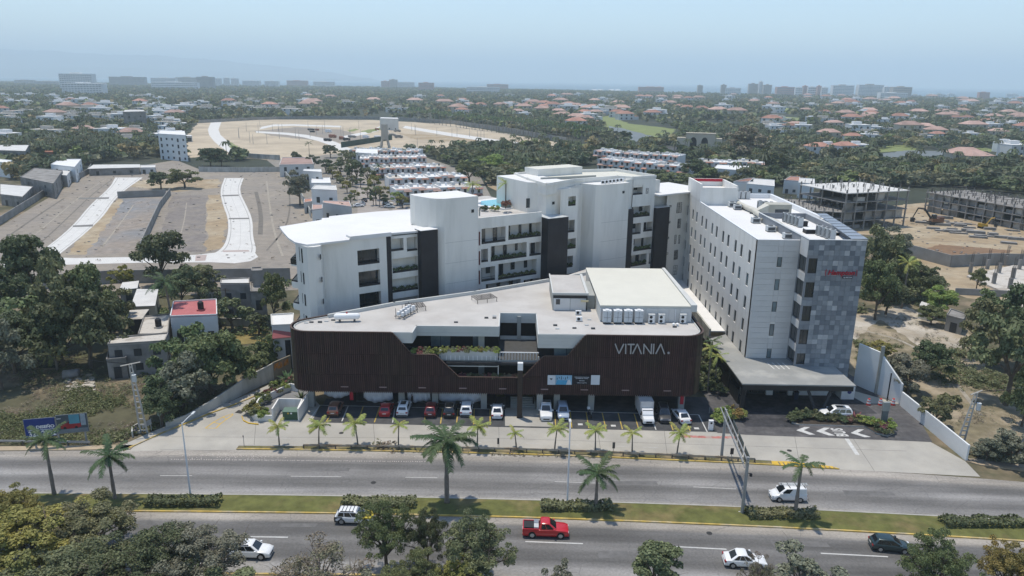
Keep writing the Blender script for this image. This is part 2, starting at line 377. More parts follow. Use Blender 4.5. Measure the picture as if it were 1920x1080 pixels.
for px0,px1 in(((700,795),(704,846)),((935,800),(937,851)),((1245,806),(1252,862)),((1490,818),(1500,876)),((480,790),(476,842)),((1600,823),(1640,884)),((1120,803),(1128,857))):
 a,b=G(*px0),G(*px1);mb.prism([(a[0]-.03,a[1]),(a[0]+.03,a[1]),(b[0]+.03,b[1]),(b[0]-.03,b[1])],.014,.0195)
for y0,y1,xa,xb in((819,822,250,930),(822,846,930,1700),(842.8,846,300,430)):
 a,b=G(xa,y0),G(xb,y1);mb.prism([a,b,(b[0],b[1]+.06),(a[0],a[1]+.06)],.014,.0195)
struct('slab_joints',mb,M['joint'])
def line(mb,p,q,w,z,m=0):
 a,b=G(*p),G(*q);dx,dy=b[0]-a[0],b[1]-a[1];L=math.hypot(dx,dy);nx,ny=-dy/L*w/2,dx/L*w/2
 mb.sheet([(a[0]+nx,a[1]+ny),(b[0]+nx,b[1]+ny),(b[0]-nx,b[1]-ny),(a[0]-nx,a[1]-ny)],z,m)
mb=MB()
for p,q in(((985,1015.5),(1093,1019.5)),((1256,1024.5),(1362,1030)),((1539,1037.5),(1665,1044)),((470,1006.5),(540,1007.5)),((1836,1053),(1862,1055)),((775,1010.5),(785,1011))):line(mb,p,q,.17,.017)
struct('lane_dashes',mb,M['white_line'])
mb=MB()
for p,q in(((545,893),(640,894)),((1040,903),(1130,906.5)),((1300,913),(1380,917)),((760,895),(820,896)),((300,892),(360,892))):line(mb,p,q,.14,.017)
for x0,x1,y in((517,545,821),(584,611,823),(661,688,824.5),(721,735,826.5),(768,795,827),(872,902,829),(985,1010,831),(1040,1064,833.5),(1070,1085,834),(1150,1175,836.5),(1205,1235,838.5),(1025,1065,823.3),(1045,1065,841)):line(mb,(x0,y),(x1,y+.8),.13,.0205)
struct('faint_service_road_dashes',mb,M['faint_line'])
mb=MB()
def arrow(px):
 P=PL(px);mb.sheet(P,.0285)
arrow([(1493,807),(1508,801),(1519,801),(1507,806.8),(1529,815),(1518,815.4)])
arrow([(1530,808.6),(1545,802),(1556,802.5),(1545,808.4),(1566,817),(1554,816.8)])
arrow([(1595,812),(1609,805),(1620,805.5),(1608,812),(1633,819.5),(1621,820)])
line(mb,(1587,822),(1608,853),.55,.0205)
struct('painted_arrows',mb,M['white_line'])
mb=MB();rr=random.Random(8)
for px,py,w,d in((620,880,5,.9),(1180,905,7,.7),(1630,925,6,1.0),(250,900,4,.8),(900,1005,5,1.1),(1500,1020,6,.8),(1150,1040,3,1.3),(560,985,4,.7)):
 x,y=G(px,py);j=lambda:rr.uniform(-.12,.12);mb.sheet([(x-w/2+j(),y-d/2+j()),(x+w/2+j(),y-d/2+j()-w*.01),(x+w/2+j(),y+d/2+j()),(x-w/2+j(),y+d/2+j())],.0155)
struct('asphalt_patches',mb,mat('asphalt_patch',(.135,.132,.128),.9,.2,1))
for px,py in((700,905),(1330,1000),(1090,890),(850,818),(1480,845),(640,812)):
 x,y=G(px,py);mb=MB();mb.cyl(x,y,.01,.024,.33,16);struct('manhole_cover',mb,mat('iron_grate',(.03,.03,.03),.6,.2,4))
mb=MB();rr=random.Random(11)
for i in range(110):
 px=322+i*4.35+rr.uniform(-1,1);a=G(px,861.5+i*.04+rr.uniform(-.3,.3));mb.box(a[0]-.06,a[1]-.06,.012,a[0]+.06,a[1]+.06,.035)
for i in range(120):
 a=G(rr.uniform(330,480)+(i%3)*rr.uniform(0,170),rr.uniform(848,860));mb.box(a[0]-.05,a[1]-.05,.012,a[0]+.05,a[1]+.05,.03)
o=obj('road_studs',mb,mat('stud_ceramic',(.5,.44,.40),.6,.2,3),stuff=True)
mb=MB();my=MB()
ST=[(577,790,606,757,0),(612,790,0,0,1),(641,790,653,763,2),(0,0,0,0,0)]
tops=[(600,760,578,790,0),(632,760,612,790,1),(653,761,641,790,0),(681,762,671,791.5,1),(712,763,702,792,1),(741,763.5,736,792.5,0),(799,765,796,793,1),(830,766,826,794.5,1),(859,766.5,856,795,1),(889,767,888,796,1),(919,767.5,919,797,1),(948,768,948,798,0),(1040,772,1042,801,1),(1069,773,1072,802,1),(1099,773,1104,803,1),(1129,774,1136,804,1),(1159,775,1167,805,1),(1189,776,1198,806,1),(1219,777,1230,806,0),(1251,777,1262,807,1),(1282,778,1294,808,1),(1310,778,1326,810,0)]
for a,b,c,d,k in tops:line(my if k else mb,(a,b),(c,d),.16,.0245)
line(mb,(600,760),(948,768),.14,.0285);line(mb,(1040,771),(1310,778),.14,.0285)
struct('white_stall_lines',mb,M['white_line']);struct('yellow_stall_lines',my,mat('stall_yellow',(.42,.30,.07),.85,.25,1.5))
for k,(x,y)in enumerate(((1088,796),(1150,798.5),(1306,803.5))):
 mb=MB();a=G(x,y);mb.box(a[0]-.35,a[1]-.28,.0285,a[0]+.35,a[1]+.28,.032);struct('stall_number_patch',mb,M['white_line'])
mb=MB();mb.prism(PL([(948,765),(1037,768),(1037,801),(947,799)]),.02,.06);struct('entrance_pad',mb,M['concrete'])
mb=MB();mb.sheet(PL([(1280,816),(1385,819),(1385,823),(1330,822),(1270,820)]),.0205);struct('worn_red_band',mb,M['red_kerb'])
E_divN=smooth(wpoly([(437,836.5),(560,836.5),(719,839),(960,843),(1200,852),(1440,864.5),(1480,866.5)]))
xa,xb=G(445,841)[0],G(1446,866)[0]
def clip(L,x0,x1):return[p for p in L if x0<=p[0]<=x1]
n1=[(x,y)for x,y in interp(E_mainN,[xa+(xb-xa)*i/40 for i in range(41)])];n2=[(x,y)for x,y in interp(E_divN,[xa+(xb-xa)*i/40 for i in range(41)])]
mb=MB()
for i in range(40):
 mb.prism([(n1[i][0],n1[i][1]+.2),(n1[i+1][0],n1[i+1][1]+.2),(n2[i+1][0],n2[i+1][1]-.15),(n2[i][0],n2[i][1]-.15)],0,.14,0,bottom=False)
struct('divider_bed',mb,mat('divider_soil',(.13,.12,.05),.95,.35,.8,.3,6,col2=(.22,.18,.11),c2scale=.3))
mb=MB();strip(mb,n1,.0,.2,0,.17);struct('divider_yellow_kerb',mb,M['yellow_kerb'])
mb=MB();strip(mb,n2,-.15,0,0,.17);struct('divider_north_kerb',mb,M['kerb'])
mb=MB();mb.prism(PL([(1446,866),(1448,873),(1574,880.5),(1560,876),(1480,867)]),.0,.15);struct('hatched_nose',mb,M['yellow'])
mb=MB()
for i in range(13):
 t=i/13;x=1458+i*8.6;y0,y1=867+i*.85,874+i*.55;a,b=G(x,y0),G(x+9,min(y1+1,880));line(mb,(x+1,y0+.6),(x+5,y1-.2),.16,.1535)
struct('hatch_bars',mb,mat('hatch_dark',(.16,.14,.11),.9,.2,2))
ent=[(232,846),(250,838),(300,815),(345,797),(390,778),(440,760),(490,739),(538,716)]
W_=PL(ent);mb=MB();mp_=MB();mw=MB()
for i in range(len(W_)-1):
 a,b=W_[i],W_[i+1];dx,dy=b[0]-a[0],b[1]-a[1];L=math.hypot(dx,dy);nx,ny=-dy/L,dx/L
 mb.prism([a,b,(b[0]+nx*.22,b[1]+ny*.22),(a[0]+nx*.22,a[1]+ny*.22)],0,.16)
 mp_.prism([(a[0]+nx*.22,a[1]+ny*.22),(b[0]+nx*.22,b[1]+ny*.22),(b[0]+nx*1.5,b[1]+ny*1.5),(a[0]+nx*1.5,a[1]+ny*1.5)],0,.13)
struct('entrance_yellow_kerb',mb,M['yellow_kerb']);struct('entrance_pavement',mp_,M['concrete'])
mb=MB();E_l=wpoly([(0,846.5),(230,844)]);
for i in range(len(E_l)-1):
 a,b=E_l[i],E_l[i+1]
 if b[0]<W_[0][0]+1 and b[0]>-150:mb.prism([(a[0],a[1]+.05),(b[0],b[1]+.05),(b[0],b[1]+1.2),(a[0],a[1]+1.2)],0,.13)
struct('left_pavement',mb,mat('tan_pavement',(.36,.29,.2),.9,.15,.6))
mb=MB();mb.prism(PL([(1812,866),(1920,880),(2000,889),(2000,893),(1920,884),(1838,873)]),0,.13);struct('right_kerb',mb,mat('tan_kerb',(.36,.28,.19),.9,.15,.6))
mb=MB();mb.prism(PL([(1838,862),(1920,872),(2000,880),(2000,887),(1920,879),(1812,866),(1812,860)]),0,.1);struct('right_pavement',mb,mat('dusty_pavement',(.27,.23,.18),.9,.2,.6))
mb=MB();pts=[(385,803),(400,792),(418,782),(436,776)];pts2=[(405,803),(413,795),(425,786),(437,778)]
for L in(pts,pts2):
 for i in range(3):line(mb,L[i],L[i+1],.16,.0205)
for a,b in zip(pts,pts2):line(mb,a,b,.12,.0208)
struct('painted_island',mb,M['yellow'])
mb=MB();mb.prism(PL([(440,774),(447,769),(459,770),(452,776)]),.012,.022);struct('drain_grate',mb,mat('iron_grate',(.03,.03,.03),.6,.2,4))
M['white_wall']=mat('white_render',(.70,.69,.655),.8,.05,.5,.06,6,stretch=(1,1,.16),col2=(.60,.59,.55),c2scale=.55,c2lo=.5,c2hi=.72)
M['white_roof']=mat('white_roof_coat',(.66,.66,.65),.8,.05,.3,col2=(.60,.595,.58),c2scale=.15,c2lo=.5,c2hi=.7)
M['grey_roof']=mat('grey_roof_slab',(.265,.27,.26),.85,.1,.35,col2=(.34,.34,.32),c2scale=.25,c2lo=.52,c2hi=.66)
M['panel']=mat('pale_cladding',(.55,.55,.54),.7,.06,.4,rnd=.05)
M['dark']=mat('dark_metal',(.018,.019,.022),.5,.2,1)
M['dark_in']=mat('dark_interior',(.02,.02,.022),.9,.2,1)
M['frame']=mat('window_frame_dark',(.03,.032,.035),.5,.1,2)
M['glass']=glassmat('window_glass',(.02,.027,.031),.1)
M['glass_pale']=glassmat('pale_window_glass',(.13,.18,.20),.12)
M['beige_metal']=mat('beige_duct',(.52,.50,.43),.5,.1,.8)
M['unit']=mat('galvanised_unit',(.48,.50,.50),.5,.12,1.2)
M['unit_dark']=mat('unit_grille',(.07,.075,.08),.6,.15,3)
M['white_metal']=mat('white_metal',(.72,.73,.73),.4,.04,1)
M['steel']=mat('galvanised_steel',(.30,.31,.31),.5,.1,1,metal=.3)
M['red_metal']=mat('red_paint',(.42,.02,.04),.5,.1,1)
def window(parent,fr,s0,s1,z0,z1,n=.0,mull=1,fw=.06,glass='glass',trans=False,name='window'):
 mb=MB(fr);d=.06
 mb.box(s0,n,z0,s1,n+d,z0+fw);mb.box(s0,n,z1-fw,s1,n+d,z1)
 mb.box(s0,n,z0+fw,s0+fw,n+d,z1-fw);mb.box(s1-fw,n,z0+fw,s1,n+d,z1-fw)
 for k in range(1,mull):
  x=s0+(s1-s0)*k/mull;mb.box(x-fw/2,n,z0+fw,x+fw/2,n+d,z1-fw)
 if trans:zz=z0+(z1-z0)*.7;mb.box(s0+fw,n+.001,zz-fw/2,s1-fw,n+d-.001,zz+fw/2)
 w=obj(name,mb,M['frame'],parent)
 mb=MB(fr);mb.box(s0+fw*.6,n+d*.5,z0+fw*.6,s1-fw*.6,n+d*.5+.02,z1-fw*.6);obj('pane',mb,M[glass],w)
 return w
HX0,HX1,HY0,HY1,HS,HF=38.5,57.0,113.0,161.5,45.2,109.6
HZ=24.4;HSZ=25.2
hotel=thing('hotel_building','tall white hotel with rows of narrow windows and a grey stone tiled corner','hotel',(47,130,0))
fr_left=(HX0,HY1,-math.pi/2)
A_l,B_l=(HX0,HY1),(HX0,HY0)
lw=[]
cols_t=[148,178,199,229,252,286,311,347,376,417,450,495];rows_y=[(195,445,5),(0,0,0)]
ry=[WP(1240+495/3,320+a/3,A_l,B_l)[1]for a in(445,)]
near_rows=[(445,522,495),(568,648,477),(700,775,469),(820,897,452),(945,1025,444)]
rows=[]
for t,b,x in near_rows:
 z1=WP(1240+x/3,320+t/3,A_l,B_l)[1];z0=WP(1240+x/3,320+b/3,A_l,B_l)[1];rows.append((z0,z1))
cols_s=[WP(1240+x/3,320+y/3,A_l,B_l)[0]for x,y in zip(cols_t,(222,243,260,283,300,325,343,372,393,423,448,484))]
step=(rows[0][0]-rows[4][0])/4
rows=[(rows[0][0]-step*i,rows[0][0]-step*i+2.15)for i in range(5)]
holes=[(s-.6,s+.6,z0,z1)for s in cols_s for z0,z1 in rows]
mb=MB(fr_left);mb.wall(0,HY1-HY0,0,HZ,holes,.22,0,0,0)
mb.fr=None
mb.box(HX0,HY0+.03,0,HS,HY0+.6,HZ);mb.box(HX0+.6,HY1-.4,0,HX1,HY1,HZ);mb.prism([(54.02,HF+.5),(57.0,133),(HX1,HY1-.4),(HX1-.4,HY1-.4),(56.6,133.2),(53.62,HF+.9)],0,HZ)
for s,_ in[]:pass
obj('wall',mb,M['white_wall'],hotel)
for s in cols_s:
 for z0,z1 in rows:window(hotel,fr_left,s-.6,s+.6,z0,z1,.12,1,.05,glass='glass' if R_.random()>.12 else 'glass_pale',trans=False)
mb=MB();mb.prism([(HX0+.3,HY0+.6),(53.8,HY0+.6),(56.4,133),(HX1-.4,HY1-.4),(HX0+.3,HY1-.4)],HZ-1.0,HZ-.7);obj('roof',mb,M['white_roof'],hotel)
mb=MB()
mb.box(HX0-.02,HY0,HZ,HX0+.3,HY1,HZ+.06);mb.box(HX0+.3,HY0,HZ,HS,HY0+.3,HZ+.06)
mb.prism([(HX1-.55,133.6),(HX1+.05,133.6),(HX1+.05,HY1),(HX1-.55,HY1)],HZ-.7,HZ+.25);mb.box(HX0+8,HY1-.5,HZ-.7,HX1-.55,HY1+.02,HZ+.25)
obj('parapet_cap',mb,M['white_metal'],hotel)
sl=[]
for t,b,x in((475,543,665),(607,675,650),(737,803,635),(863,930,620),(990,1055,605)):
 s1,z1=WP(1240+x/3,320+t/3,(HX0,HY0),(HS,HY0));s0,z0=WP(1240+x/3,320+b/3,(HX0,HY0),(HS,HY0));sl.append(((s1+s0)/2,z0,z1))
sc=sum(a[0]for a in sl)/5
fr_front=(HX0,HY0,0.)
nr=22;ph=(HZ-4.5)/nr
for i in range(nr):
 z0=4.5+i*ph;z1=z0+ph-.03
 for a,b in((0,sc-.4),(sc-.4,sc+.4),(sc+.4,HS-HX0)):
  if a==sc-.4 and any(s[1]-.1<(z0+z1)/2<s[2]+.1 for s in sl):continue
  mb=MB(fr_front);mb.box(a+.012,-.04,z0,b-.012,.0,z1);obj('cladding_panel',mb,M['panel'],hotel)
for s,z0,z1 in sl:window(hotel,fr_front,sc-.36,sc+.36,z0+.05,z1,-.02,1,.07,glass='glass_pale')
fr_st=(HS,HF,0.);SW=54.0-HS
A_s,B_s=(HS,HF),(54.0,HF)
srows=[]
for t,b in((493,578),(628,714),(762,847),(893,977),(1022,1090)):
 z1=WP(1240+850/3,320+t/3,A_s,B_s)[1];z0=WP(1240+850/3,320+b/3,A_s,B_s)[1];srows.append((z0,z1))
sx1=[WP(1240+x/3,320+535/3,A_s,B_s)[0]for x in(885,)][0]
mb=MB(fr_st)
mb.wall(0,SW,0,HSZ,[(0.001,sx1,z0,z1)for z0,z1 in srows],.3,0,0,0)
mb.fr=(HS,HF+24,-math.pi/2)
mb.wall(0,24,0,HSZ,[(24-3.2,23.999,z0,z1)for z0,z1 in srows],.3,0,0,0)
mb.fr=None;mb.box(HS+.4,HF+23.6,HZ-.7,54,HF+24,HSZ);mb.box(53.6,HF+.4,0,54.0,HF+23.6,HSZ)
M['stone']=mat('grey_stone',(.20,.215,.235),.75,.1,.5,rnd=.0)
obj('corner_wall',mb,M['stone'],hotel)
mb=MB();mb.box(HS+.3,HF+.35,HSZ-1.3,53.6,HF+23.6,HSZ-1.0);obj('corner_roof',mb,M['white_roof'],hotel)
mb=MB();mb.box(HS-.06,HF-.07,HSZ,HS+.3,HF+24,HSZ+.06);mb.box(HS+.3,HF-.07,HSZ,54.05,HF+.3,HSZ+.06);mb.box(53.7,HF+.3,HSZ,54.05,HF+24,HSZ+.06);obj('corner_cap',mb,M['unit'],hotel)
for z0,z1 in srows:
 window(hotel,fr_st,.02,sx1-.02,z0,z1,.12,2,.07);window(hotel,(HS,HF+24,-math.pi/2),24-3.18,23.95,z0,z1,.12,2,.07)
tones=[(.13,.15,.175),(.17,.19,.215),(.20,.225,.25),(.235,.26,.285),(.28,.30,.32),(.37,.39,.41)]
tm=[mat('stone_tile_tone_%d'%i,c,.6,.12,1.5,.1,8)for i,c in enumerate(tones)]
ts=.735;ncol=int(SW/ts);ts=SW/ncol;nrow=int((HSZ-.0)/ts)
tmesh={}
def tile_mesh(w,tone):
 k=(round(w,2),tone)
 if k not in tmesh:
  mb=MB();g=.012;mb.box(g,-.05,g,w-g,0,ts-g);o=obj('stone_tile',mb,tm[tone],origin=(0,0,0));tmesh[k]=o.data;bpy.data.objects.remove(o)
 return tmesh[k]
tiles=[];rt=random.Random(21);grid={}
for r in range(nrow+1):
 for c in range(ncol):
  z0=HSZ-(r+1)*ts;s0=c*ts
  if z0<1.0:continue
  if any((a-.35<z0+ts/2<b+.1)and s0+ts/2<sx1 for a,b in srows):continue
  tone=rt.choices(range(6),(14,26,26,18,10,6))[0];tiles.append((s0,z0,tone,rt.uniform(-.012,.012)))
rest=MB(fr_st)
for i,(s0,z0,tone,pr)in enumerate(tiles):
 if i<270:
  o=bpy.data.objects.new('stone_tile',tile_mesh(ts,tone));COL.objects.link(o);o.parent=hotel
  o.location=(HS+s0-hotel.location.x,HF-.003+pr*.5-.008-hotel.location.y,z0)
 else:rest.box(s0+.012,-.05,z0+.012,s0+ts-.012,0,z0+ts-.012,tone)
obj('stone_tiles_lower',rest,tm,hotel,stuff=True).name='stone_tile_course'
for i,(z0,z1)in enumerate(srows):
 zt=srows[i-1][0]if i else HSZ
 for k in range(2):
  mb=MB((HS,HF+24,-math.pi/2));mb.box(24-3.15+k*1.58,-.04,z1+.08,24-3.15+(k+1)*1.58-.04,0,zt-.08);obj('spandrel_panel',mb,M['panel'],hotel)
def text_mesh(body,size,extrude=.05,shear=0.,bold=0.,space=1.0):
 cu=bpy.data.curves.new('t','FONT');cu.body=body;cu.size=size;cu.extrude=extrude;cu.shear=shear;cu.offset=bold;cu.space_character=space;cu.resolution_u=3
 o=bpy.data.objects.new('t',cu);COL.objects.link(o);dg=bpy.context.evaluated_depsgraph_get();dg.update()
 me=bpy.data.meshes.new_from_object(o.evaluated_get(dg));bpy.data.objects.remove(o);bpy.data.curves.remove(cu);return me
def text_obj(name,body,size,m,parent,loc,ang=0.,extrude=.05,shear=0.,bold=0.,width=None,flat=False,space=1.0,height=None):
 me=text_mesh(body,size,extrude,shear,bold,space);me.materials.clear();me.materials.append(m)
 xs=[v.co.x for v in me.vertices];x0,x1=min(xs),max(xs);ys=[v.co.y for v in me.vertices];y0,y1=min(ys),max(ys);k=(width/(x1-x0))if width else 1;ky=(height/(y1-y0))if height else k
 for v in me.vertices:v.co.x=(v.co.x-x0)*k;v.co.y=(v.co.y-(y0 if height else 0))*ky
 if not flat:me.transform(Matrix.Rotation(math.pi/2,4,'X'))
 me.transform(Matrix.Rotation(ang,4,'Z'))
 o=bpy.data.objects.new(name,me);COL.objects.link(o);r=root_of(parent).location if parent else Vector((0,0,0))
 o.parent=parent;o.location=Vector(loc)-r;return o
s0,zt=WP(1553,501,A_s,B_s);s1,zb=WP(1601,517,A_s,B_s)
sign=thing('hotel_sign','red script hotel lettering mounted on the grey stone tiles','sign',(HS+s0,HF-.15,zb))
text_obj('red_lettering','Hampton',1.0,mat('sign_red',(.36,.01,.03),.5,.1,1),sign,(HS+s0,HF-.2,zb+.15),0,.07,.25,.012,s1-s0)
mb=MB();
for k,(a,b)in enumerate(((-.45,.0),(s1-s0+.0,s1-s0+.35))):
 pts=[(HS+s0+(a+b)/2+(b-a)*.6*math.sin(t)*(-1 if k==0 else 1)*.6,HF-.2,zb+.5+.55*math.cos(t))for t in[math.pi*(.15+i*.7/6)for i in range(7)]];mb.tube(pts,.05,6)
obj('swoosh',mb,MATS['sign_red'],sign)
mb=MB(fr_st);q0,z_=WP(1579,517,A_s,B_s);q1,z__=WP(1597,521,A_s,B_s);mb.box(q0,-.28,z__-.05,q1,-.12,z_+.0);bxs=obj('small_sign_box',mb,mat('sign_box_dark',(.03,.035,.06),.5,.1,1),sign)
text_obj('white_lettering','by HILTON',.3,M['white_metal'],bxs,(HS+q0+.12,HF-.3,z__+.06),0,.01,0,.004,q1-q0-.25)
def box_on(name,par,x0,y0,z0,x1,y1,z1,m):mb=MB();mb.box(x0,y0,z0,x1,y1,z1);return obj(name,mb,m,par)
tw=MB();ty0=150.5;th=HT(HX0,ty0+6,338)
tw.wall(0,0,0,0,[],0)
tw.box(HX0-.02,ty0,HZ-.7,HX0+.35,HY1+.05,th);tw.box(HX0+.35,ty0,HZ-.7,46.2,ty0+.3,th-.7);tw.box(45.85,ty0+.3,HZ-.7,46.2,HY1+.05,th-.3);tw.box(HX0+.35,HY1-.3,HZ-.7,45.85,HY1+.05,th-.2)
tw.box(HX0+.35,ty0+.3,th-2.0,45.85,HY1-.3,th-1.8)
obj('roof_tower',tw,M['white_wall'],hotel)
tr=MB();tr.box(HX0+.4,HY1-.36,th-.8,45.8,HY1-.31,th-.2);obj('red_trim',tr,M['red_metal'],hotel)
RZ=HZ-.7
def ac_box(name,lab,px,py,z,w,d,h,ang=0.,grille=True,mt='unit',cat='air conditioner',group=None,legs=True):
 x,y=G(px,py,z);t=thing(name,lab,cat,(x,y,z),ang,group)
 mb=MB();mb.box(-w/2,-d/2,.15,w/2,d/2,h);mb.box(-w/2-.03,-d/2-.03,h,w/2+.03,d/2+.03,h+.05);obj('casing',mb,M[mt],t,origin=None)if False else None
 o=lobj('casing',mb,M[mt],t)
 if grille:
  mb=MB();mb.box(-w/2+.1,-d/2-.03,.3,w/2-.1,-d/2,h-.15);lobj('grille',mb,M['unit_dark'],t)
  mb=MB();mb.cyl(0,0,h+.05,h+.12,min(w,d)*.36,14);lobj('fan',mb,M['unit_dark'],t)
 if legs:
  mb=MB()
  for a in(-1,1):
   mb.box(a*w*.42-.05,-d/2-.1,0,a*w*.42+.05,d/2+.1,.15)
  lobj('skid',mb,M['unit_dark'],t)
 return t
def lobj(name,mb,m,parent,smooth=False):
 me=bpy.data.meshes.new(name);me.from_pydata(mb.v,[],mb.f)
 ms=m if isinstance(m,(list,tuple))else[m]
 for q in ms:me.materials.append(q)
 if len(ms)>1:me.polygons.foreach_set('material_index',mb.m)
 if smooth:me.polygons.foreach_set('use_smooth',[True]*len(mb.f))
 me.update();o=bpy.data.objects.new(name,me);COL.objects.link(o);o.parent=parent;return o
pos=[(1352,378),(1372,388),(1382,393),(1416,418),(1444,434),(1476,448)]
ln=['nearest the roof tower','second from the roof tower','beside the dark duct box','midway along the duct','fifth along the duct, near the front','at the front edge of the roof']
for k,((x,y),l_)in enumerate(zip(pos,ln)):
 t=ac_box('exhaust_unit','squat grey exhaust unit on the white hotel roof, '+l_,x,y,RZ,1.35,1.2,.95,.0,True,'unit','exhaust fan','exhaust units along the hotel roof duct')
 mb=MB();mb.tube([(.6,0,.6),(1.5,.5,.6),(2.3,1.2,.55)],.22,8);lobj('duct_branch',mb,M['beige_metal'],t)
a,b=G(1366,370,RZ+.6),G(1468,427,RZ+.6)
t=thing('ventilation_duct','long beige ventilation duct running along the white hotel roof','duct',(a[0],a[1],RZ))
mb=MB();mb.tube([(a[0]+(b[0]-a[0])*i/8+(.35 if i%3==1 else-.1),a[1]+(b[1]-a[1])*i/8,RZ+.65)for i in range(9)],[.5,.55,.42,.5,.55,.45,.5,.6,.5],10);obj('duct',mb,M['beige_metal'],t,smooth=True)
mb=MB()
for i in range(7):
 x=a[0]+(b[0]-a[0])*(i+.5)/7;y=a[1]+(b[1]-a[1])*(i+.5)/7;mb.box(x-.5,y-.1,RZ,x+.5,y+.1,RZ+.2)
obj('support',mb,M['unit_dark'],t)
x,y=G(1456,405,RZ);t=thing('air_handling_unit','large beige air handling unit with sloped hood on the hotel roof','air handling unit',(x,y,RZ),0)
mb=MB();mb.box(-2.0,-1.4,.3,2.2,1.6,2.4);lobj('casing',mb,mat('beige_casing',(.40,.385,.32),.5,.08,1),t)
mb=MB();mb.v+=[(-2.0,-1.2,.4),(-2.0,1.4,.4),(-2.0,1.4,2.3),(-2.0,-1.2,2.3),(-4.4,-.6,.3),(-4.4,.4,.3),(-4.4,.4,.9),(-4.4,-.6,.9)];mb.f+=[(0,3,7,4),(3,2,6,7),(1,5,6,2),(4,7,6,5),(0,4,5,1)];mb.m+=[0]*5;lobj('hood',mb,M['beige_metal'],t)
mb=MB();mb.box(-.9,-1.45,.7,1.7,-1.4,1.5);lobj('louvre',mb,M['unit_dark'],t)
mb=MB();mb.box(-1.9,-1.3,0,2.1,1.5,.3);lobj('base_frame',mb,M['unit_dark'],t)
for nm,px,py,n_,an,l_,zz in(('a',1383,373,3,0,'in a row behind the duct near the roof tower',RZ),('b',1424,392,3,-.6,'in a row beside the beige air handling unit',RZ),('c',1472,416,5,-1.1,'in the long row at the edge of the upper roof',HSZ-1),('d',1535,441,4,-1.1,'in the front row above the stone corner',HSZ-1)):
 x,y=G(px,py,zz)
 for i in range(n_):
  dx,dy=math.cos(an)*1.05*i,math.sin(an)*1.05*i
  t=thing('condenser_unit','grey condenser, '+ORD[i]+' '+l_,'condenser',(x+dx*(.4 if nm in 'cd' else 1),y+dy*1.3,zz),0,'tall condensers on the hotel roof')
  mb=MB();mb.box(-.42,-.45,.12,.42,.45,1.7);lobj('casing',mb,M['unit'],t)
  mb=MB()
  for k in range(6):mb.box(-.47,-.36,.3+k*.22,-.42,.36,.42+k*.22)
  lobj('grille',mb,M['unit_dark'],t)
  mb=MB();mb.cyl(0,0,1.7,1.76,.33,12);lobj('fan',mb,M['unit_dark'],t)
  mb=MB();mb.box(-.4,-.4,0,.4,.4,.12);lobj('skid',mb,M['unit_dark'],t)
for nm,px,py,w,d,h,zz,l_ in(('skylight',1528,437,3.6,1.5,.7,HSZ-1,'low dark skylight box with white lid on the upper hotel roof'),('skylight',1555,440,2.4,1.4,.5,HSZ-1,'small dark box with white lid beside the slanted screen'),('hatch',1387,392,1.8,1.0,.8,RZ,'black box under the duct on the white hotel roof'),('hatch',1506,424,1.2,.8,.8,HSZ-1,'black square box behind the condenser row')):
 x,y=G(px,py,zz);t=thing(nm,l_,nm,(x,y,zz));mb=MB();mb.box(-w/2,-d/2,0,w/2,d/2,h);lobj('curb',mb,M['dark'],t);mb=MB();mb.box(-w/2-.1,-d/2-.1,h,w/2+.1,d/2+.1,h+.08);lobj('lid',mb,M['white_roof']if nm=='skylight' else M['dark'],t)
P4=[G(1547,414,HSZ-.4),G(1622,450,HSZ),(53.0,HF+.8),G(1542,424,HSZ-1)]
t=thing('roof_screen','slanted ribbed metal screen along the right edge of the stone roof','screen',(54,120,HSZ-1))
mb=MB();q=[(54.3,HF+.2),(57.2,132.5),(55.4,132.5),(51.8,HF+.4)]
mb.prism(q,HSZ+.1,HSZ+.16);obj('sheet_panel',mb,mat('blue_grey_sheet',(.22,.26,.31),.45,.06,1),t)
mb=MB()
for i in range(10):
 u=i/9;a=(q[0][0]+(q[1][0]-q[0][0])*u,q[0][1]+(q[1][1]-q[0][1])*u);b=(q[3][0]+(q[2][0]-q[3][0])*u,a[1]);mb.box(b[0],a[1]-.04,HSZ+.16,a[0],a[1]+.04,HSZ+.24)
mb.box(54.1,HF+.3,HSZ-1,54.2,HF+.4,HSZ+.1);mb.box(56.9,132,HSZ-1,57,132.1,HSZ+.1)
obj('rib',mb,M['steel'],t)
can=thing('entrance_canopy','flat grey entrance canopy with dark fascia in front of the hotel','canopy',(43,104,0))
cf=[(34.75,102.1),(51.75,101.9),(51.75,HF-.1),(HS-.02,HF-.1),(HS-.02,HY0-.1),(HX0-.05,HY0-.1),(HX0-.05,124.5),G(1329,636,4.6)]
mb=MB();mb.prism(cf,4.45,4.65);obj('roof_slab',mb,M['grey_roof'],can)
mb=MB();mb.box(34.95,102.25,3.55,51.6,102.5,4.45);mb.box(51.35,102.5,3.55,51.6,109,4.45);mb.box(34.95,102.5,3.55,35.2,124,4.45);obj('fascia',mb,M['dark'],can)
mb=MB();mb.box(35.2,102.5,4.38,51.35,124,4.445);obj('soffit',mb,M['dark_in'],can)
def strut(a,b,w):
 mb=MB();a,b=Vector(a),Vector(b);mb.tube([a,b],w,4);return mb
fx,fy=G(1536,778)
obj('slanted_column',strut((fx-.35,fy,0),(G(1517,731,3.6)[0],103.2,3.6),.28),M['dark'],can);obj('slanted_column',strut((fx+.1,fy+.1,0),(G(1563,731,3.6)[0],103.2,3.6),.28),M['dark'],can)
for x,y in((35.4,103.2),(35.4,110),(35.4,117)):mb=MB();mb.box(x-.3,y-.3,0,x+.3,y+.3,3.6);obj('column',mb,M['dark'],can)
mb=MB();mb.box(35.25,105,0,35.35,124,2.2);obj('side_shade_sheet',mb,M['dark'],can)  # dark sheet standing in for shade in the open canopy side
mb=MB()
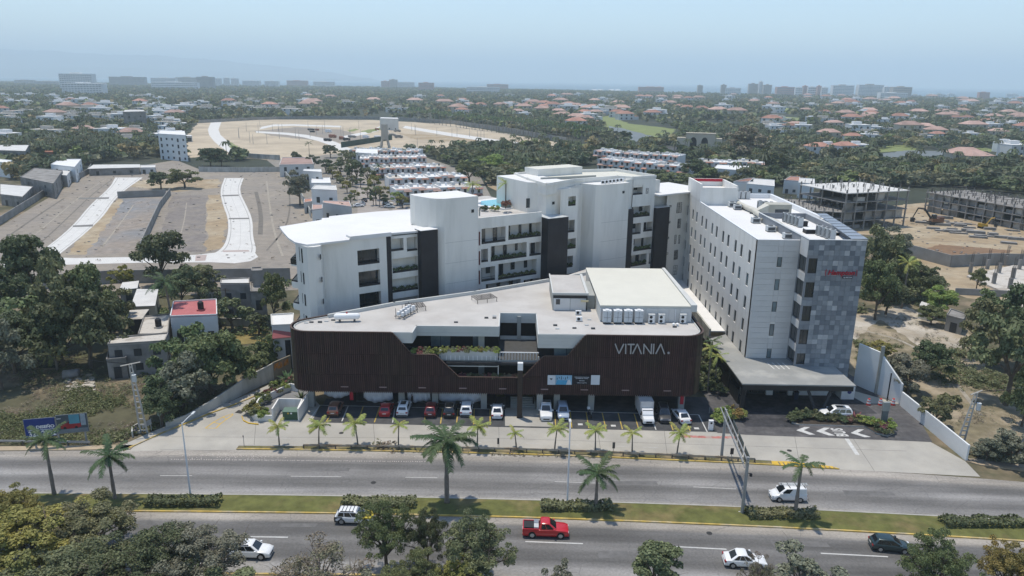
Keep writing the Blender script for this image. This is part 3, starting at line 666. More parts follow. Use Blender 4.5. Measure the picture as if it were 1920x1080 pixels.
for i in range(4):
 a,b=G(1438+i*9.5,680,4.65),G(1452+i*9.5,692,4.65);mb.prism([(a[0]-.09,a[1]),(a[0]+.09,a[1]),(b[0]+.09,b[1]),(b[0]-.09,b[1])],4.65,4.67)
obj('paint_stripe',mb,mat('chalk_mark',(.55,.55,.53),.9,.2,2),can)
wk=thing('side_walkway_roof','long pale walkway roof running back along the white hotel wall','roof',(37.3,140,0))
mb=MB();mb.box(35.9,125,4.9,HX0-.06,HY1-1,5.1,0);obj('roof_slab',mb,M['white_roof'],wk)
mb=MB();mb.box(35.6,125,2.6,35.9,HY1-1,5.5);obj('upstand_wall',mb,mat('stained_render',(.42,.42,.38),.9,.2,.5,col2=(.25,.25,.22),c2scale=.4),wk)
mb=MB();[mb.box(35.95,127+6*i,0,36.3,127.4+6*i,4.9)for i in range(6)];obj('post',mb,M['white_wall'],wk)
mb=MB();yb=108.6
gx=lambda px:G(px,746)[0]
mb.box(gx(1495),yb,0,gx(1562),yb+.3,3.6);obj('ground_wall',mb,M['white_wall'],hotel)
for a,b in((1392,1400),(1440,1450),(1481,1487)):mb=MB();mb.box(gx(a),yb-.1,0,gx(b)+.2,yb+.5,3.6);obj('column',mb,M['white_wall'],hotel)
window(hotel,(gx(1402),yb+.3,0),0,gx(1438)-gx(1402),.1,3.4,0,3,.08);window(hotel,(gx(1452),yb+.3,0),0,gx(1479)-gx(1452),.1,3.4,0,2,.08)
x0,y0=G(1576,749);x1,_=G(1598,749)
a_,b_=G(1577,821),G(1568,804);o=text_obj('bus_lettering','BUS',1.0,M['white_line'],None,(G(1592,818)[0],G(1590,818.5)[1],.03),math.pi/2,.002,0,.03,2.5,True,1.1,1.75);tag(o,'white BUS lettering painted on the paving between the arrows','road marking')
kb=thing('reception_kiosk','small white kiosk wall with a round blue logo beside the canopy','kiosk',(x0,y0,0));mb=MB();mb.box(x0,y0,0,x1+.2,y0+3.0,2.1);obj('wall',mb,M['white_wall'],kb)
cx,cz=(x0+x1)/2+.3,1.3;mb=MB();mb.tube([(cx,y0-.03,cz),(cx,y0,cz)],.33,16);obj('round_logo',mb,mat('logo_navy',(.03,.04,.16),.5,.1,1),kb)
x,y=G(1490,746);t=thing('waste_bin','dark blue bin standing against the white lobby wall','bin',(x,y-.4,0));mb=MB();mb.box(-.3,-.3,0,.3,.3,1.15);mb.box(-.27,-.27,1.15,.27,.27,1.2);lobj('body',mb,mat('bin_blue',(.02,.03,.06),.5,.1,1),t);mb=MB();mb.box(-.33,-.33,1.2,.33,.33,1.3);lobj('lid',mb,M['dark'],t)
M['slat']=mat('brown_slat',(.052,.025,.023),.6,.2,.9,col2=(.046,.031,.022),c2scale=.15,c2lo=.5,c2hi=.66,isl=.28)
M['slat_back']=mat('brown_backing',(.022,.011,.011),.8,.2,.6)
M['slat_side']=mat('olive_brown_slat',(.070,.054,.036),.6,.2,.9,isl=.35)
M['roof_warm']=mat('warm_grey_roof',(.46,.445,.42),.9,.07,.25,col2=(.41,.39,.365),c2scale=.18,c2lo=.45,c2hi=.65)
M['cream_roof']=mat('cream_roof',(.57,.56,.49),.85,.04,.3)
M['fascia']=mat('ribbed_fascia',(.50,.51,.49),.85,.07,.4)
M['fascia_dk']=mat('darker_fascia',(.33,.34,.32),.85,.07,.4)  # darker grey than the fascia, for slabs, columns, steps and joints
M['floor_dark']=mat('shop_floor',(.10,.10,.10),.6,.2,.5)
M['planter_w']=mat('planter_render',(.48,.49,.48),.85,.07,.5)
FA,FB=(-33.0,100.5),(28.0,100.5)
com=thing('commercial_building','low curved building behind a dark brown slatted screen with grey flat roof','shopping centre',(-2,104,0))
RZc=12.4
ZL,ZU=5.8,9.25
path=[]
def arc(cx,cy,r,a0,a1,n):return[(cx+r*math.cos(math.radians(a0+(a1-a0)*i/n)),cy+r*math.sin(math.radians(a0+(a1-a0)*i/n)))for i in range(n+1)]
rear_l=G(640,590,RZc)
path=[(-20.0,114.2),(-28.2,108.6)]+arc(-29.7,103.7,3.2,118,270,12)+[(-28,100.5),(25.0,100.5)]+arc(25.2,103.9,3.4,270,360,9)+[(28.6,117.5)]
prof=[(-99,12.6),(-17.3,12.6),(-14.5,ZU),(-11.1,ZU),(-7.7,ZL),(1.7,ZL),(4.75,ZU),(8.2,ZU),(10.8,12.6),(99,12.6)]
def ztop(x,y):
 if y>100.8:return 12.6
 for(a,b),(c,d)in zip(prof,prof[1:]):
  if a<=x<=c:return b+(d-b)*(x-a)/(c-a)
 return 12.6
pts=[];step=.30
for(a,b)in zip(path,path[1:]):
 L=math.dist(a,b);n=max(1,int(round(L/step)))
 for i in range(n):pts.append((a[0]+(b[0]-a[0])*i/n,a[1]+(b[1]-a[1])*i/n,(b[0]-a[0])/L,(b[1]-a[1])/L))
slats=MB();back=MB();trim=MB();side=MB();rs=random.Random(2)
for i in range(len(pts)-1):
 x,y,tx,ty=pts[i];x2,y2=pts[i+1][:2];nx,ny=-ty,tx
 if ty<-.9 and x>0:pass
 za,zb=ztop(x,y),ztop(x2,y2);z0=3.25+(.0 if y<100.8 else .0)
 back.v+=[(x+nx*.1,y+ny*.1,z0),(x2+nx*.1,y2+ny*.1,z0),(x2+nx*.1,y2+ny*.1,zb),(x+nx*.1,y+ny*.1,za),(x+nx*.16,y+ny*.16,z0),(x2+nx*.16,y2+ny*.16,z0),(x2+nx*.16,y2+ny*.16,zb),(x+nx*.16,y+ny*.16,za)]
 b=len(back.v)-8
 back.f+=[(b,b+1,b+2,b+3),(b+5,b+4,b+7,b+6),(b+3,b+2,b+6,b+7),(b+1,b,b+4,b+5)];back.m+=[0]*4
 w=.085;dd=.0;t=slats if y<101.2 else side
 for s0,s1 in((z0-.12,6.0),(6.02,9.2),(9.22,99)):
  zt=min(s1,(za+zb)/2)
  if zt<=s0+.05:continue
  jit=rs.uniform(-.02,.02)
  q=[(x-tx*w-nx*(.02+jit),y-ty*w-ny*(.02+jit)),(x+tx*w-nx*(.02+jit),y+ty*w-ny*(.02+jit)),(x+tx*w+nx*.1,y+ty*w+ny*.1),(x-tx*w+nx*.1,y-ty*w+ny*.1)]
  t.prism(q,s0,zt-.02,0,bottom=False)
 trim.v+=[(x-nx*.06,y-ny*.06,za),(x2-nx*.06,y2-ny*.06,zb),(x2+nx*.22,y2+ny*.22,zb),(x+nx*.22,y+ny*.22,za),(x-nx*.06,y-ny*.06,za+.08),(x2-nx*.06,y2-ny*.06,zb+.08),(x2+nx*.22,y2+ny*.22,zb+.08),(x+nx*.22,y+ny*.22,za+.08)]
 b=len(trim.v)-8;trim.f+=[(b,b+1,b+5,b+4),(b+4,b+5,b+6,b+7),(b+3,b+7,b+6,b+2),(b,b+3,b+2,b+1)];trim.m+=[0]*4
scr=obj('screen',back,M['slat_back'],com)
a=obj('slat',slats,M['slat'],scr,stuff=True);b=obj('side_slat',side,M['slat_side'],scr,stuff=True);obj('edge_trim',trim,mat('trim_brown',(.085,.055,.045),.6,.2,2),scr)
for x in(-24.6,-18.9,-13.1,-7.1,-1.2,5.0,10.9,17.0,23.2):mb=MB();mb.box(x-.55,100.38,4.0,x+.55,100.5,4.12);obj('light_bar',mb,mat('pinkish_bar',(.30,.22,.21),.5,.1,1),com)
inner=[(-20.2,113.6),(-28.3,108.0)]+arc(-29.6,103.7,2.75,118,270,8)
roof=inner+[(-14.6,100.95),(-14.3,104.2),(-1.9,104.3),(-1.9,111.1),(4.0,111.1),(3.9,100.95),(25.1,100.95)]+arc(25.2,103.9,2.95,270,360,6)+[(28.15,117),(28.4,131.5),(28.4,140.2),(14.6,140.2),(6.9,130.9),(-6.4,121.9),(-19.2,114.8)]
mb=MB();mb.prism(roof,RZc-.35,RZc);obj('roof',mb,M['roof_warm'],com)
mb=MB()
def pwall(mb,L,w,z0,z1,closed=False):
 for a,b in zip(L,L[1:]):
  dx,dy=b[0]-a[0],b[1]-a[1];l=math.hypot(dx,dy);nx,ny=-dy/l*w/2,dx/l*w/2;ex,ey=dx/l*w*.49,dy/l*w*.49
  mb.prism([(a[0]+nx-ex,a[1]+ny-ey),(b[0]+nx+ex,b[1]+ny+ey),(b[0]-nx+ex,b[1]-ny+ey),(a[0]-nx-ex,a[1]-ny-ey)],z0,z1)
pwall(mb,[(-28.2,107.75),(-19.2,114.55),(-6.4,121.65),(6.9,130.6),(14.5,136)],.35,RZc,RZc+.55)
obj('parapet',mb,M['fascia'],com);mb=MB();pwall(mb,inner[1:]+[(-14.75,100.95)],.14,RZc,RZc+.16);obj('roof_kerb',mb,M['fascia'],com);mb=MB();pwall(mb,[(4.1,101.03),(25.1,101.03)]+arc(25.2,103.9,2.88,270,360,6)+[(28.08,117)],.14,RZc,RZc+.16)
obj('roof_kerb',mb,M['fascia'],com)
mb=MB()
def fasc(a,b,z0,z1,th=.2,rows=3):
 h=(z1-z0)/rows
 for i in range(rows):pwall(mb,[a,b],th-(.03 if i%2 else 0),z0+h*i,z0+h*(i+1)-.015)
fasc((-17.4,100.95),(-14.6,100.95),10.9,RZc+.1);fasc((-14.5,101),(-14.3,104.2),10.9,RZc+.1);fasc((-14.3,104.2),(-1.9,104.3),10.9,RZc+.1)
fasc((4.0,100.95),(10.9,100.95),10.4,RZc+.1,rows=4);fasc((3.95,101.1),(3.95,111),10.4,RZc+.1);fasc((-1.9,104.4),(-1.9,111),10.9,RZc+.1);fasc((-1.8,111.0),(3.9,111.0),HT(0,111,605),RZc+.1)
obj('fascia_band',mb,M['fascia'],com)
mb=MB();za=HT(0,111,644);zb2=HT(0,111,630);mb.box(-1.8,110.9,za,3.9,111.2,zb2);obj('floor_band',mb,M['fascia'],com)
mb=MB()
body=inner+[(25.1,100.95)]+arc(25.2,103.9,2.9,270,360,6)+[(28.0,131.5),(28.0,140),(14.8,140),(7.0,130.7),(-6.4,121.6),(-19.2,114.5)]
mb.prism(body,3.3,3.7,0,1);mb.prism([(x,max(y,101.9))for x,y in body],7.75,8.05,0,1)
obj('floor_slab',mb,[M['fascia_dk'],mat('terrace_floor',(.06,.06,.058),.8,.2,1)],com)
mb=MB()
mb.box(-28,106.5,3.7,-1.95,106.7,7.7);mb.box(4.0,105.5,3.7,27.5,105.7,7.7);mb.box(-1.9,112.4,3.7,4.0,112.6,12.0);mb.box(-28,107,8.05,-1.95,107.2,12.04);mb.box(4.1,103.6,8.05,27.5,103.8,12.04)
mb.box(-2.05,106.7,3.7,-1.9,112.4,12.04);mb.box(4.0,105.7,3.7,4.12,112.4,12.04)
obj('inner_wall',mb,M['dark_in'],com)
for x0,x1,y,z0,z1 in((-12.5,-9.4,107,8.2,11.2),(-6,-4.6,107,8.2,11.2)):window(com,(x0,y-.1,0),0,x1-x0,z0,z1,0,2,.06,'glass_pale')
mb=MB();mb.box(-5.0,105,3.7,-4.1,105.6,7.7);mb.box(-5.0,105,8.05,-4.1,105.6,12.0);mb.box(.9,110.6,8,1.5,111.4,12);mb.box(.9,110.6,3.7,1.5,111.4,7.7);obj('concrete_column',mb,M['fascia_dk'],com)
window(com,(5.4,102.2,0),.9,4.7,8.1,10.35,0,2,.07,'glass_pale')
xL=WP(823,660,(-33,101.8),(28,101.8))[0]-33
mb=MB();mb.box(xL,101.7,8.05,-1.95,101.9,9.55);mb.box(xL,102.9,8.05,-1.95,103.0,9.4);mb.box(xL,101.9,8.05,xL+.2,102.9,9.55);mb.box(xL+.2,101.9,9.2,-1.95,102.9,9.3);obj('upper_planter',mb,M['planter_w'],com)
mb=MB();mb.box(-14.5,101.3,8.05,xL,102.3,9.0);obj('side_planter',mb,M['dark'],com)
mb=MB()
for i in range(13):x=-1.7+i*.45;mb.box(x,101.9,8.05,x+.07,102.0,9.2)
mb.box(-1.9,101.85,9.2,4.1,102.0,9.3)
for i in range(14):x=xL+.4+i*.66;mb.box(x,101.45,8.1,x+.08,101.6,8.75)
obj('railing',mb,M['white_metal'],com)
mb=MB();mb.box(-9.6,101.0,7.55,4.6,101.5,7.9);obj('dark_beam',mb,M['dark'],com)
mb=MB();mb.box(-9.4,101.2,7.2,-1.9,101.4,7.32);mb.box(-1.95,101.15,3.7,-1.83,101.3,7.55);mb.box(3.95,101.15,3.7,4.1,101.3,8.9);mb.box(-7,101.6,3.7,1.5,102.1,5.4);obj('white_rail_bar',mb,M['fascia'],com)
for px in(588,753+3,818,908,1042,1105,1193,1269):
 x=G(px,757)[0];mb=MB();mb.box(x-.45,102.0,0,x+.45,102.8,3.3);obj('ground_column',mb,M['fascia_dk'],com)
for px in(664,1269):x=G(px,757)[0];mb=MB();mb.box(x-.25,101.8,1.3,x+.25,102.0,2.8);obj('red_extinguisher_box',mb,M['red_metal'],com)
mb=MB();mb.box(-31,109.5,0,28,109.8,3.3);mb.box(-2.4,103.2,0,-2.2,109,3.3);mb.box(3.4,103.2,0,3.6,106,3.3);obj('shopfront_wall',mb,M['dark_in'],com)
mb=MB();mb.prism(PL([(668,753),(948,760),(948,735),(668,735)]),.02,.14);obj('raised_pavement',mb,M['floor_dark'],com)
mb=MB()
for i in range(7):
 x0,x1=G(957,760)[0],G(1004,760)[0];y0=G(980,766)[1];mb.box(x0,y0+i*.33,.02,x1,y0+(i+1)*.33-.02,.14*(i+1))
st=obj('entrance_steps',mb,M['fascia_dk'],com)
x=G(1008,745)[0];mb=MB();mb.box(x-.3,101.8,0,x+.6,104,3.2);obj('entrance_wall',mb,M['fascia'],com)
for k,(x0,x1,y0,y1,lb)in enumerate(((609,655,733,745,'shortest, at the left end'),(683,736,733,753,'with ragged corners behind the red car'),(764,806,732,753,'narrow one beside a column, third from the left'),(822,904,732,753,'widest, behind the two light cars'))):
 A_,B_=(-33,103.2),(28,103.2);s0=WP(x0,y1,A_,B_)[0]-33;s1=WP(x1,y1,A_,B_)[0]-33;zb=WP(x0,y1,A_,B_)[1]
 me=MB();n=24;r=random.Random(k);top=3.28
 for i in range(n+1):
  u=i/n;x=s0+(s1-s0)*u;zl=zb+.15*math.sin(u*9+k)+(.5*(abs(u-.5)*2)**4)
  for j in range(5):
   v=j/4;me.v.append((x+(.2*(1-v)*(u-.5)),103.2+.12*math.sin(u*26+k+v*2)*(1-v*.5),zl+(top-zl)*v))
 for i in range(n):
  for j in range(4):me.f.append((i*5+j,(i+1)*5+j,(i+1)*5+j+1,i*5+j+1));me.m.append(0)
 o=obj('tarpaulin',me,mat('white_tarpaulin',(.72,.74,.78),.6,.12,1.5),smooth=True);tag(o,'white sheet hung under the brown screen, '+lb,'tarpaulin','white sheets under the building');sm=o.modifiers.new('th','SOLIDIFY');sm.thickness=.02
vit=thing('building_sign','large grey metal letters reading VITANIA on the brown screen','sign',(18,100.3,9.8))
def vp(X,Y):s,z=WP(1140+X/14.77,630+Y/14.77,(-33,100.2),(28,100.2));return s-33,z
strokes={'v':[((200,225),(305,490)),((440,225),(305,490))],'i':[((495,225),(488,500))],'t':[((545,238),(738,238)),((640,250),(628,500))],'a':[((680,495),(818,225)),((818,225),(925,500))],'n':[((988,500),(1000,225)),((1000,235),(1190,490)),((1195,500),(1210,225))],'ii':[((1258,500),(1272,225))],'aa':[((1325,500),(1463,225)),((1463,225),(1568,505))]}
M['letter']=mat('letter_grey',(.34,.34,.34),.4,.08,1)
for k,L in strokes.items():
 mb=MB()
 for j,(p,q)in enumerate(L):
  a,b=vp(*p),vp(*q);dx,dz=b[0]-a[0],b[1]-a[1];l=math.hypot(dx,dz);nx,nz=-dz/l*.085,dx/l*.085;y0,y1=100.2-.012*j,100.36+.004*j
  c=[(a[0]+nx,a[1]+nz),(b[0]+nx,b[1]+nz),(b[0]-nx,b[1]-nz),(a[0]-nx,a[1]-nz)]
  bb=len(mb.v);mb.v+=[(x,y0,z)for x,z in c]+[(x,y1,z)for x,z in c];mb.f+=[(bb,bb+1,bb+2,bb+3),(bb+7,bb+6,bb+5,bb+4)]+[(bb+i,bb+4+i,bb+4+(i+1)%4,bb+(i+1)%4)for i in range(4)];mb.m+=[0]*6
 obj('letter',mb,M['letter'],vit)
x,z=vp(1680,475);mb=MB();mb.tube([(x,100.24,z),(x,100.36,z)],.17,14);obj('round_mark',mb,M['letter'],vit)
ban=thing('banner','long banner with pool picture, dark text panel and white end panels on the brown screen','banner',(9.2,100.2,4.8))
def bp(px,py):s,z=WP(px,py,(-33,100.15),(28,100.15));return s-33,z
def bpanel(name,x0,x1,m,y=0.0,yt=703.5,yb=721.5,th=.05):
 a,zt=bp(x0,yt);b,zb=bp(x1,yb);mb=MB();mb.box(a,100.15-y,zb,b,100.2-y+.001,zt);return obj(name,mb,m,ban),a,b,zb,zt
bpanel('backing',1026.5,1124.5,mat('banner_black',(.012,.013,.018),.6,.1,1),-.06)
bpanel('logo_panel',1027,1041.5,mat('banner_white',(.55,.60,.64),.5,.04,1));o,a,b,z0,z1=bpanel('pool_picture',1041.6,1072,mat('banner_sky',(.22,.40,.55),.5,.15,.8))
mb=MB();w=b-a;h=z1-z0
mb.face([(a+.05,100.14,z0+.02),(b-.9,100.14,z0+.02),(b-.4,100.14,z0+h*.45),(a+.3,100.14,z0+h*.5)]);obj('pool_water_print',mb,mat('banner_pool',(.06,.30,.50),.5,.1,1),ban)
mb=MB();[mb.face([(a+.2+i*.3,100.135,z0+h*(.55+.12*(i%2))),(a+.32+i*.3,100.135,z0+h*(.55+.12*(i%2))),(a+.3+i*.3,100.135,z0+h*(.75+.08*(i%3))),(a+.24+i*.3,100.135,z0+h*(.75+.08*(i%3)))])for i in range(6)];mb.face([(b-.85,100.132,z0+.02),(b-.05,100.132,z0+.02),(b-.3,100.132,z0+h*.55),(b-.6,100.132,z0+h*.5)],1);obj('figure_print',mb,[MATS['banner_black'],MATS['banner_white']],ban)
a,zt=bp(1030.5,708);b,zb=bp(1036.5,713);mb=MB();mb.face([(a,100.14,(zt+zb)/2+.1),((a+b)/2,100.14,zb),(b,100.14,(zt+zb)/2+.1),((a+b)/2+.05,100.14,zt-.12)]);obj('heart_logo',mb,MATS['banner_black'],ban)
bpanel('end_panel',1108.5,1124,MATS['banner_white'])
for body,y,w,h in(('Departamentos de entrega',707.6,27,.26),('inmediata en Vitania',710,23,.24),('Informes',714.4,10,.24),('VENTA & RENTA',718.4,18,.26)):
 a,z=bp(1091-w/2,y);b,_=bp(1091+w/2,y);text_obj('banner_text',body,.3,MATS['banner_white'],ban,(a,100.12,z),0,.005,0,.004,b-a)
x,y=G(651,603,RZc);t=thing('gas_tank','white cylindrical gas tank lying on the curved grey roof','tank',(x,y,RZc),math.radians(7))
mb=MB();L=1.65;prof_=[(-L-.32,.02),(-L-.28,.25),(-L-.12,.42),(-L+.1,.5),(L-.1,.5),(L+.12,.42),(L+.28,.25),(L+.32,.02)]
mb.tube([(a,0,.85)for a,r in prof_],[r for a,r in prof_],18);lobj('vessel',mb,M['white_metal'],t,True)
mb=MB();[mb.box(a-.12,-.4,0,a+.12,.4,.42)for a in(-1.1,1.1)];lobj('saddle',mb,M['unit_dark'],t)
mb=MB();mb.cyl(0,0,1.33,1.5,.14,10);lobj('valve_cap',mb,M['red_metal'],t)
PZ=15.0;px0,px1,py0,py1=13.6,27.7,107.6,131
pen=thing('roof_penthouse','large rooftop block with flat cream roof and pale panelled walls','rooftop building',((px0+px1)/2,(py0+py1)/2,RZc))
mb=MB();mb.box(px0+.02,py0+.02,RZc,px1-.02,py1-.02,PZ-.12);obj('wall',mb,M['fascia'],pen)
mb=MB();mb.box(px0-.05,py0-.06,PZ-.12,px1-.2,py1+.05,PZ);obj('roof',mb,M['cream_roof'],pen)
mb=MB();mb.prism([(px1-.15,py0-.06),(px1+.75,py0-.06),(px1+.35,py1),(px1-.15,py1)],PZ-.9,PZ+.2);obj('side_gutter',mb,M['fascia'],pen)
for i in range(8):
 a=px0+i*(px1-px0)/8;mb=MB();mb.box(a+.03,py0-.03,RZc+.05,a+(px1-px0)/8-.02,py0+.02,PZ-.45);obj('wall_panel',mb,M['panel'],pen)
for X in(682,1097,1577):a=G(1020+X/6.4,600,RZc+.5)[0];mb=MB();mb.cyl(a,py0-.12,RZc,PZ-.5,.07,8);obj('downpipe',mb,M['white_metal'],pen)
for k,X in enumerate((755,882,1007,1135)):
 x,y=G(1020+X/6.4,607.5,RZc);t=thing('cooling_unit','large pale blue grey cooling unit, '+ORD[k]+' of four in front of the cream roofed block','air conditioner',(x,y+.35,RZc),0,'four large cooling units')
 mb=MB();mb.box(-.62,-.42,.28,.62,.42,2.05);lobj('casing',mb,mat('unit_blue_white',(.46,.50,.53),.45,.05,1),t)
 mb=MB();mb.box(-.55,-.35,0,-.3,.35,.28);mb.box(.3,-.35,0,.55,.35,.28);mb.box(-.3,-.3,0,.3,.3,.26);lobj('base',mb,M['dark'],t)
 mb=MB();mb.box(-.64,-.44,2.05,.64,.44,2.12);mb.cyl(0,0,2.12,2.24,.36,12);lobj('fan_hood',mb,M['white_metal'],t)
 mb=MB();mb.box(-.02,-.435,.4,.02,-.42,1.95);mb.box(-.5,-.435,1.05,.5,-.42,1.08);mb.box(.38,-.435,1.55,.46,-.42,1.62);lobj('panel_seam',mb,M['unit_dark'],t)
def split_unit(x,y,z,lab,n=1,grp=None):
 t=thing('split_unit',lab,'air conditioner',(x,y,z),0,grp);
 for k in range(n):
  mb=MB();mb.box(-.46,-.17,.1+k*.66,.46,.17,.72+k*.66);lobj('casing',mb,M['white_metal'],t)
  mb=MB();mb.tube([(-.1,-.19,.41+k*.66),(-.1,-.17,.41+k*.66)],.24,14);lobj('fan_grille',mb,M['dark'],t)
 mb=MB();mb.box(-.5,-.2,0,-.42,.2,.1);mb.box(.42,-.2,0,.5,.2,.1)
 if n>1:mb.box(-.5,-.22,0,-.47,.2,1.45);mb.box(.47,-.22,0,.5,.2,1.45);mb.box(-.5,-.25,1.45,.5,.3,1.5)
 lobj('stand',mb,M['unit'],t)
for k,X in enumerate((1287,1407,1665)):
 x,y=G(1020+X/6.4,606.5,RZc);split_unit(x,y,RZc,'two fan white split unit stack, '+ORD[k]+' of three by the pale panel wall',2,'double split units by the penthouse wall')
for k,(X,Y)in enumerate(((412,578),(422,655))):
 x,y=G(1020+X/6.4,500+Y/6.4,RZc);split_unit(x,y,RZc,'small white fan unit on the grey roof, '+('farther' if k==0 else 'nearer')+' of the two',1,'two single fan units')
bx0,bx1,by0=6.6,12.2,113.0
ann=thing('roof_annex','small rooftop room of white panels in dark frame beside the cream roof','rooftop room',(9.4,118,RZc))
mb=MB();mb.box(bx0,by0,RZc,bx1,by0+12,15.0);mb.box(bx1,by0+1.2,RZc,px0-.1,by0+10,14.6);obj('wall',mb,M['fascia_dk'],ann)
mb=MB();mb.box(bx0-.1,by0-.1,15.0,bx1+.1,by0+12.1,15.12);obj('roof',mb,M['roof_warm'],ann)
mb=MB();mb.box(bx0-.12,by0-.12,15.12,bx1+.12,by0+.05,15.35);mb.box(bx0-.12,by0+.05,15.12,bx0+.08,by0+12.1,15.35);mb.box(bx1-.3,by0+.05,15.12,bx1+.12,by0+12.1,15.35);obj('roof_rim',mb,M['fascia'],ann)
mb=MB();mb.box(bx0+.05,by0-.04,14.45,bx1-.05,by0-.001,14.9);mb.box(bx1-.22,by0-.04,RZc,bx1-.05,by0-.001,14.45);obj('dark_frame',mb,M['dark'],ann)
for a,b in((bx0+.12,bx0+2.75),(bx0+2.85,bx1-.28)):mb=MB();mb.box(a,by0-.06,RZc+.05,b,by0-.002,14.42);obj('wall_panel',mb,M['panel'],ann)
mb=MB();mb.box(bx0+.5,by0-.09,13.4,bx0+1.15,by0-.061,14.3);obj('window',mb,M['glass'],ann)
mb=MB();mb.box(bx1-1.1,by0-.4,13.95,bx1+.1,by0-.1,14.2);obj('yellow_box',mb,mat('cream_box',(.55,.48,.30),.6,.1,1),ann)
def rack(px,py,w,d,lab,ang):
 x,y=G(px,py,RZc);t=thing('pipe_rack',lab,'rack',(x,y,RZc),ang);mb=MB()
 for i in range(9):u=-w/2+w*i/8;mb.box(u-.03,-d/2,.62,u+.03,d/2,.7)
 for j in range(6):v=-d/2+d*j/5;mb.box(-w/2,v-.03,.7,w/2,v+.03,.76)
 for a in(-1,0,1):
  for b in(-1,1):mb.box(a*w/2*.96-.04,b*d/2*.96-.04,0,a*w/2*.96+.04,b*d/2*.96+.04,.62)
 lobj('grid_frame',mb,mat('rusty_steel',(.09,.08,.075),.7,.2,2),t);return t
rack(779,580,2.9,2.6,'dark steel pipe rack on short legs beside stacked condensers',.35);rack(908,564,3.6,2.6,'dark steel grid rack by the rear parapet, right of the first one',.45)
x,y=G(750,598,RZc)
t=thing('condenser_rack','steel rack holding two slanting rows of white condenser units','rack',(x,y,RZc),math.radians(-22))
mb=MB()
for a in(-.75,.0,.75):mb.box(a-.03,-.3,.35,a+.03,4.2,.42)
for b in range(6):mb.box(-.8,-.3+b*.88,.42,.8,-.22+b*.88,.48)
for a in(-.75,.75):
 for b in(0,2,4):mb.box(a-.03,b,0,a+.03,b+.06,1.6)
lobj('frame',mb,M['unit_dark'],t)
for k in range(5):
 for j in(-1,1):
  mb=MB();mb.box(j*.4-.2,k*.8,.5,j*.4+.2,k*.8+.55,1.05+.05*k);lobj('condenser',mb,M['white_metal'],t)
for k,(px,py)in enumerate(((574,606),(584,605),(600,605),(612,603),(625,601),(912,597),(927,593),(927,597),(1041,611),(1045,617),(1077,616),(1112,617),(1105,600),(855,605),(1265,614),(1100,610))):
 x,y=G(px,py,RZc);mb=MB();mb.box(x-.3,y-.12,RZc,x+.3,y+.12,RZc+.14+.05*(k%3));o=obj('roof_vent',mb,M['unit_dark']if k%3 else M['unit']);tag(o,'small grey vent curb on the curved roof, '+ordw(k)+' of the scattered vents','vent','small vents on the curved roof')
x,y=G(1240,612,RZc)
for k,px in enumerate((1263,1270)):x,y=G(px,611,RZc);mb=MB();mb.cyl(x,y,RZc,RZc+.35,.16,10);mb.cyl(x,y,RZc+.35,RZc+.5,.26,10,r2=.05);tag(obj('vent_cowl',mb,M['white_metal'],smooth=False),'little white vent cowl near the penthouse, '+('left' if k==0 else 'right')+' one of the pair','vent')
x,y=G(974,783);th=HT(x,y,680)
t=thing('entrance_totem','tall dark brown totem post with white top before the entrance','totem',(x,y,0));mb=MB();mb.box(-.38,-.3,0,.38,.3,th-1.1);lobj('shaft',mb,mat('totem_brown',(.035,.025,.02),.6,.15,1),t);mb=MB();mb.box(-.39,-.31,th-1.1,.39,.31,th);lobj('white_head',mb,M['white_metal'],t);mb=MB();mb.box(-.42,-.34,0,.42,.34,.06);lobj('base_plate',mb,M['dark'],t)
AA=math.radians(33);AO=(-31.14,115.0);AFR=(AO[0],AO[1],AA);AB_=(AO[0]+math.cos(AA),AO[1]+math.sin(AA))
def ap(px,py):return WP(px,py,AO,AB_)
def aw(s,n):return(AO[0]+s*math.cos(AA)-n*math.sin(AA),AO[1]+s*math.sin(AA)+n*math.cos(AA))
def z2(X,Y):return(860+X/3.375,300+Y/3.375)
def z4(X,Y):return(520+X/4.5,380+Y/4.5)
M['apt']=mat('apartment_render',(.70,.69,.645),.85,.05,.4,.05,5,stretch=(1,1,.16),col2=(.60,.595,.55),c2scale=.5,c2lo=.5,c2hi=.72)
M['apt_in']=mat('balcony_render_shaded',(.56,.55,.52),.85,.06,.3)  # apartment render darkened: shade of the balcony recesses put into the colour
M['apt_dark']=mat('charcoal_cladding',(.022,.022,.026),.55,.25,.5)
apt=thing('apartment_building','long white apartment building with planted balconies and dark vertical towers','apartment building',(aw(38,0)[0],aw(38,0)[1],0))
plants_m=None
OPEN=[]
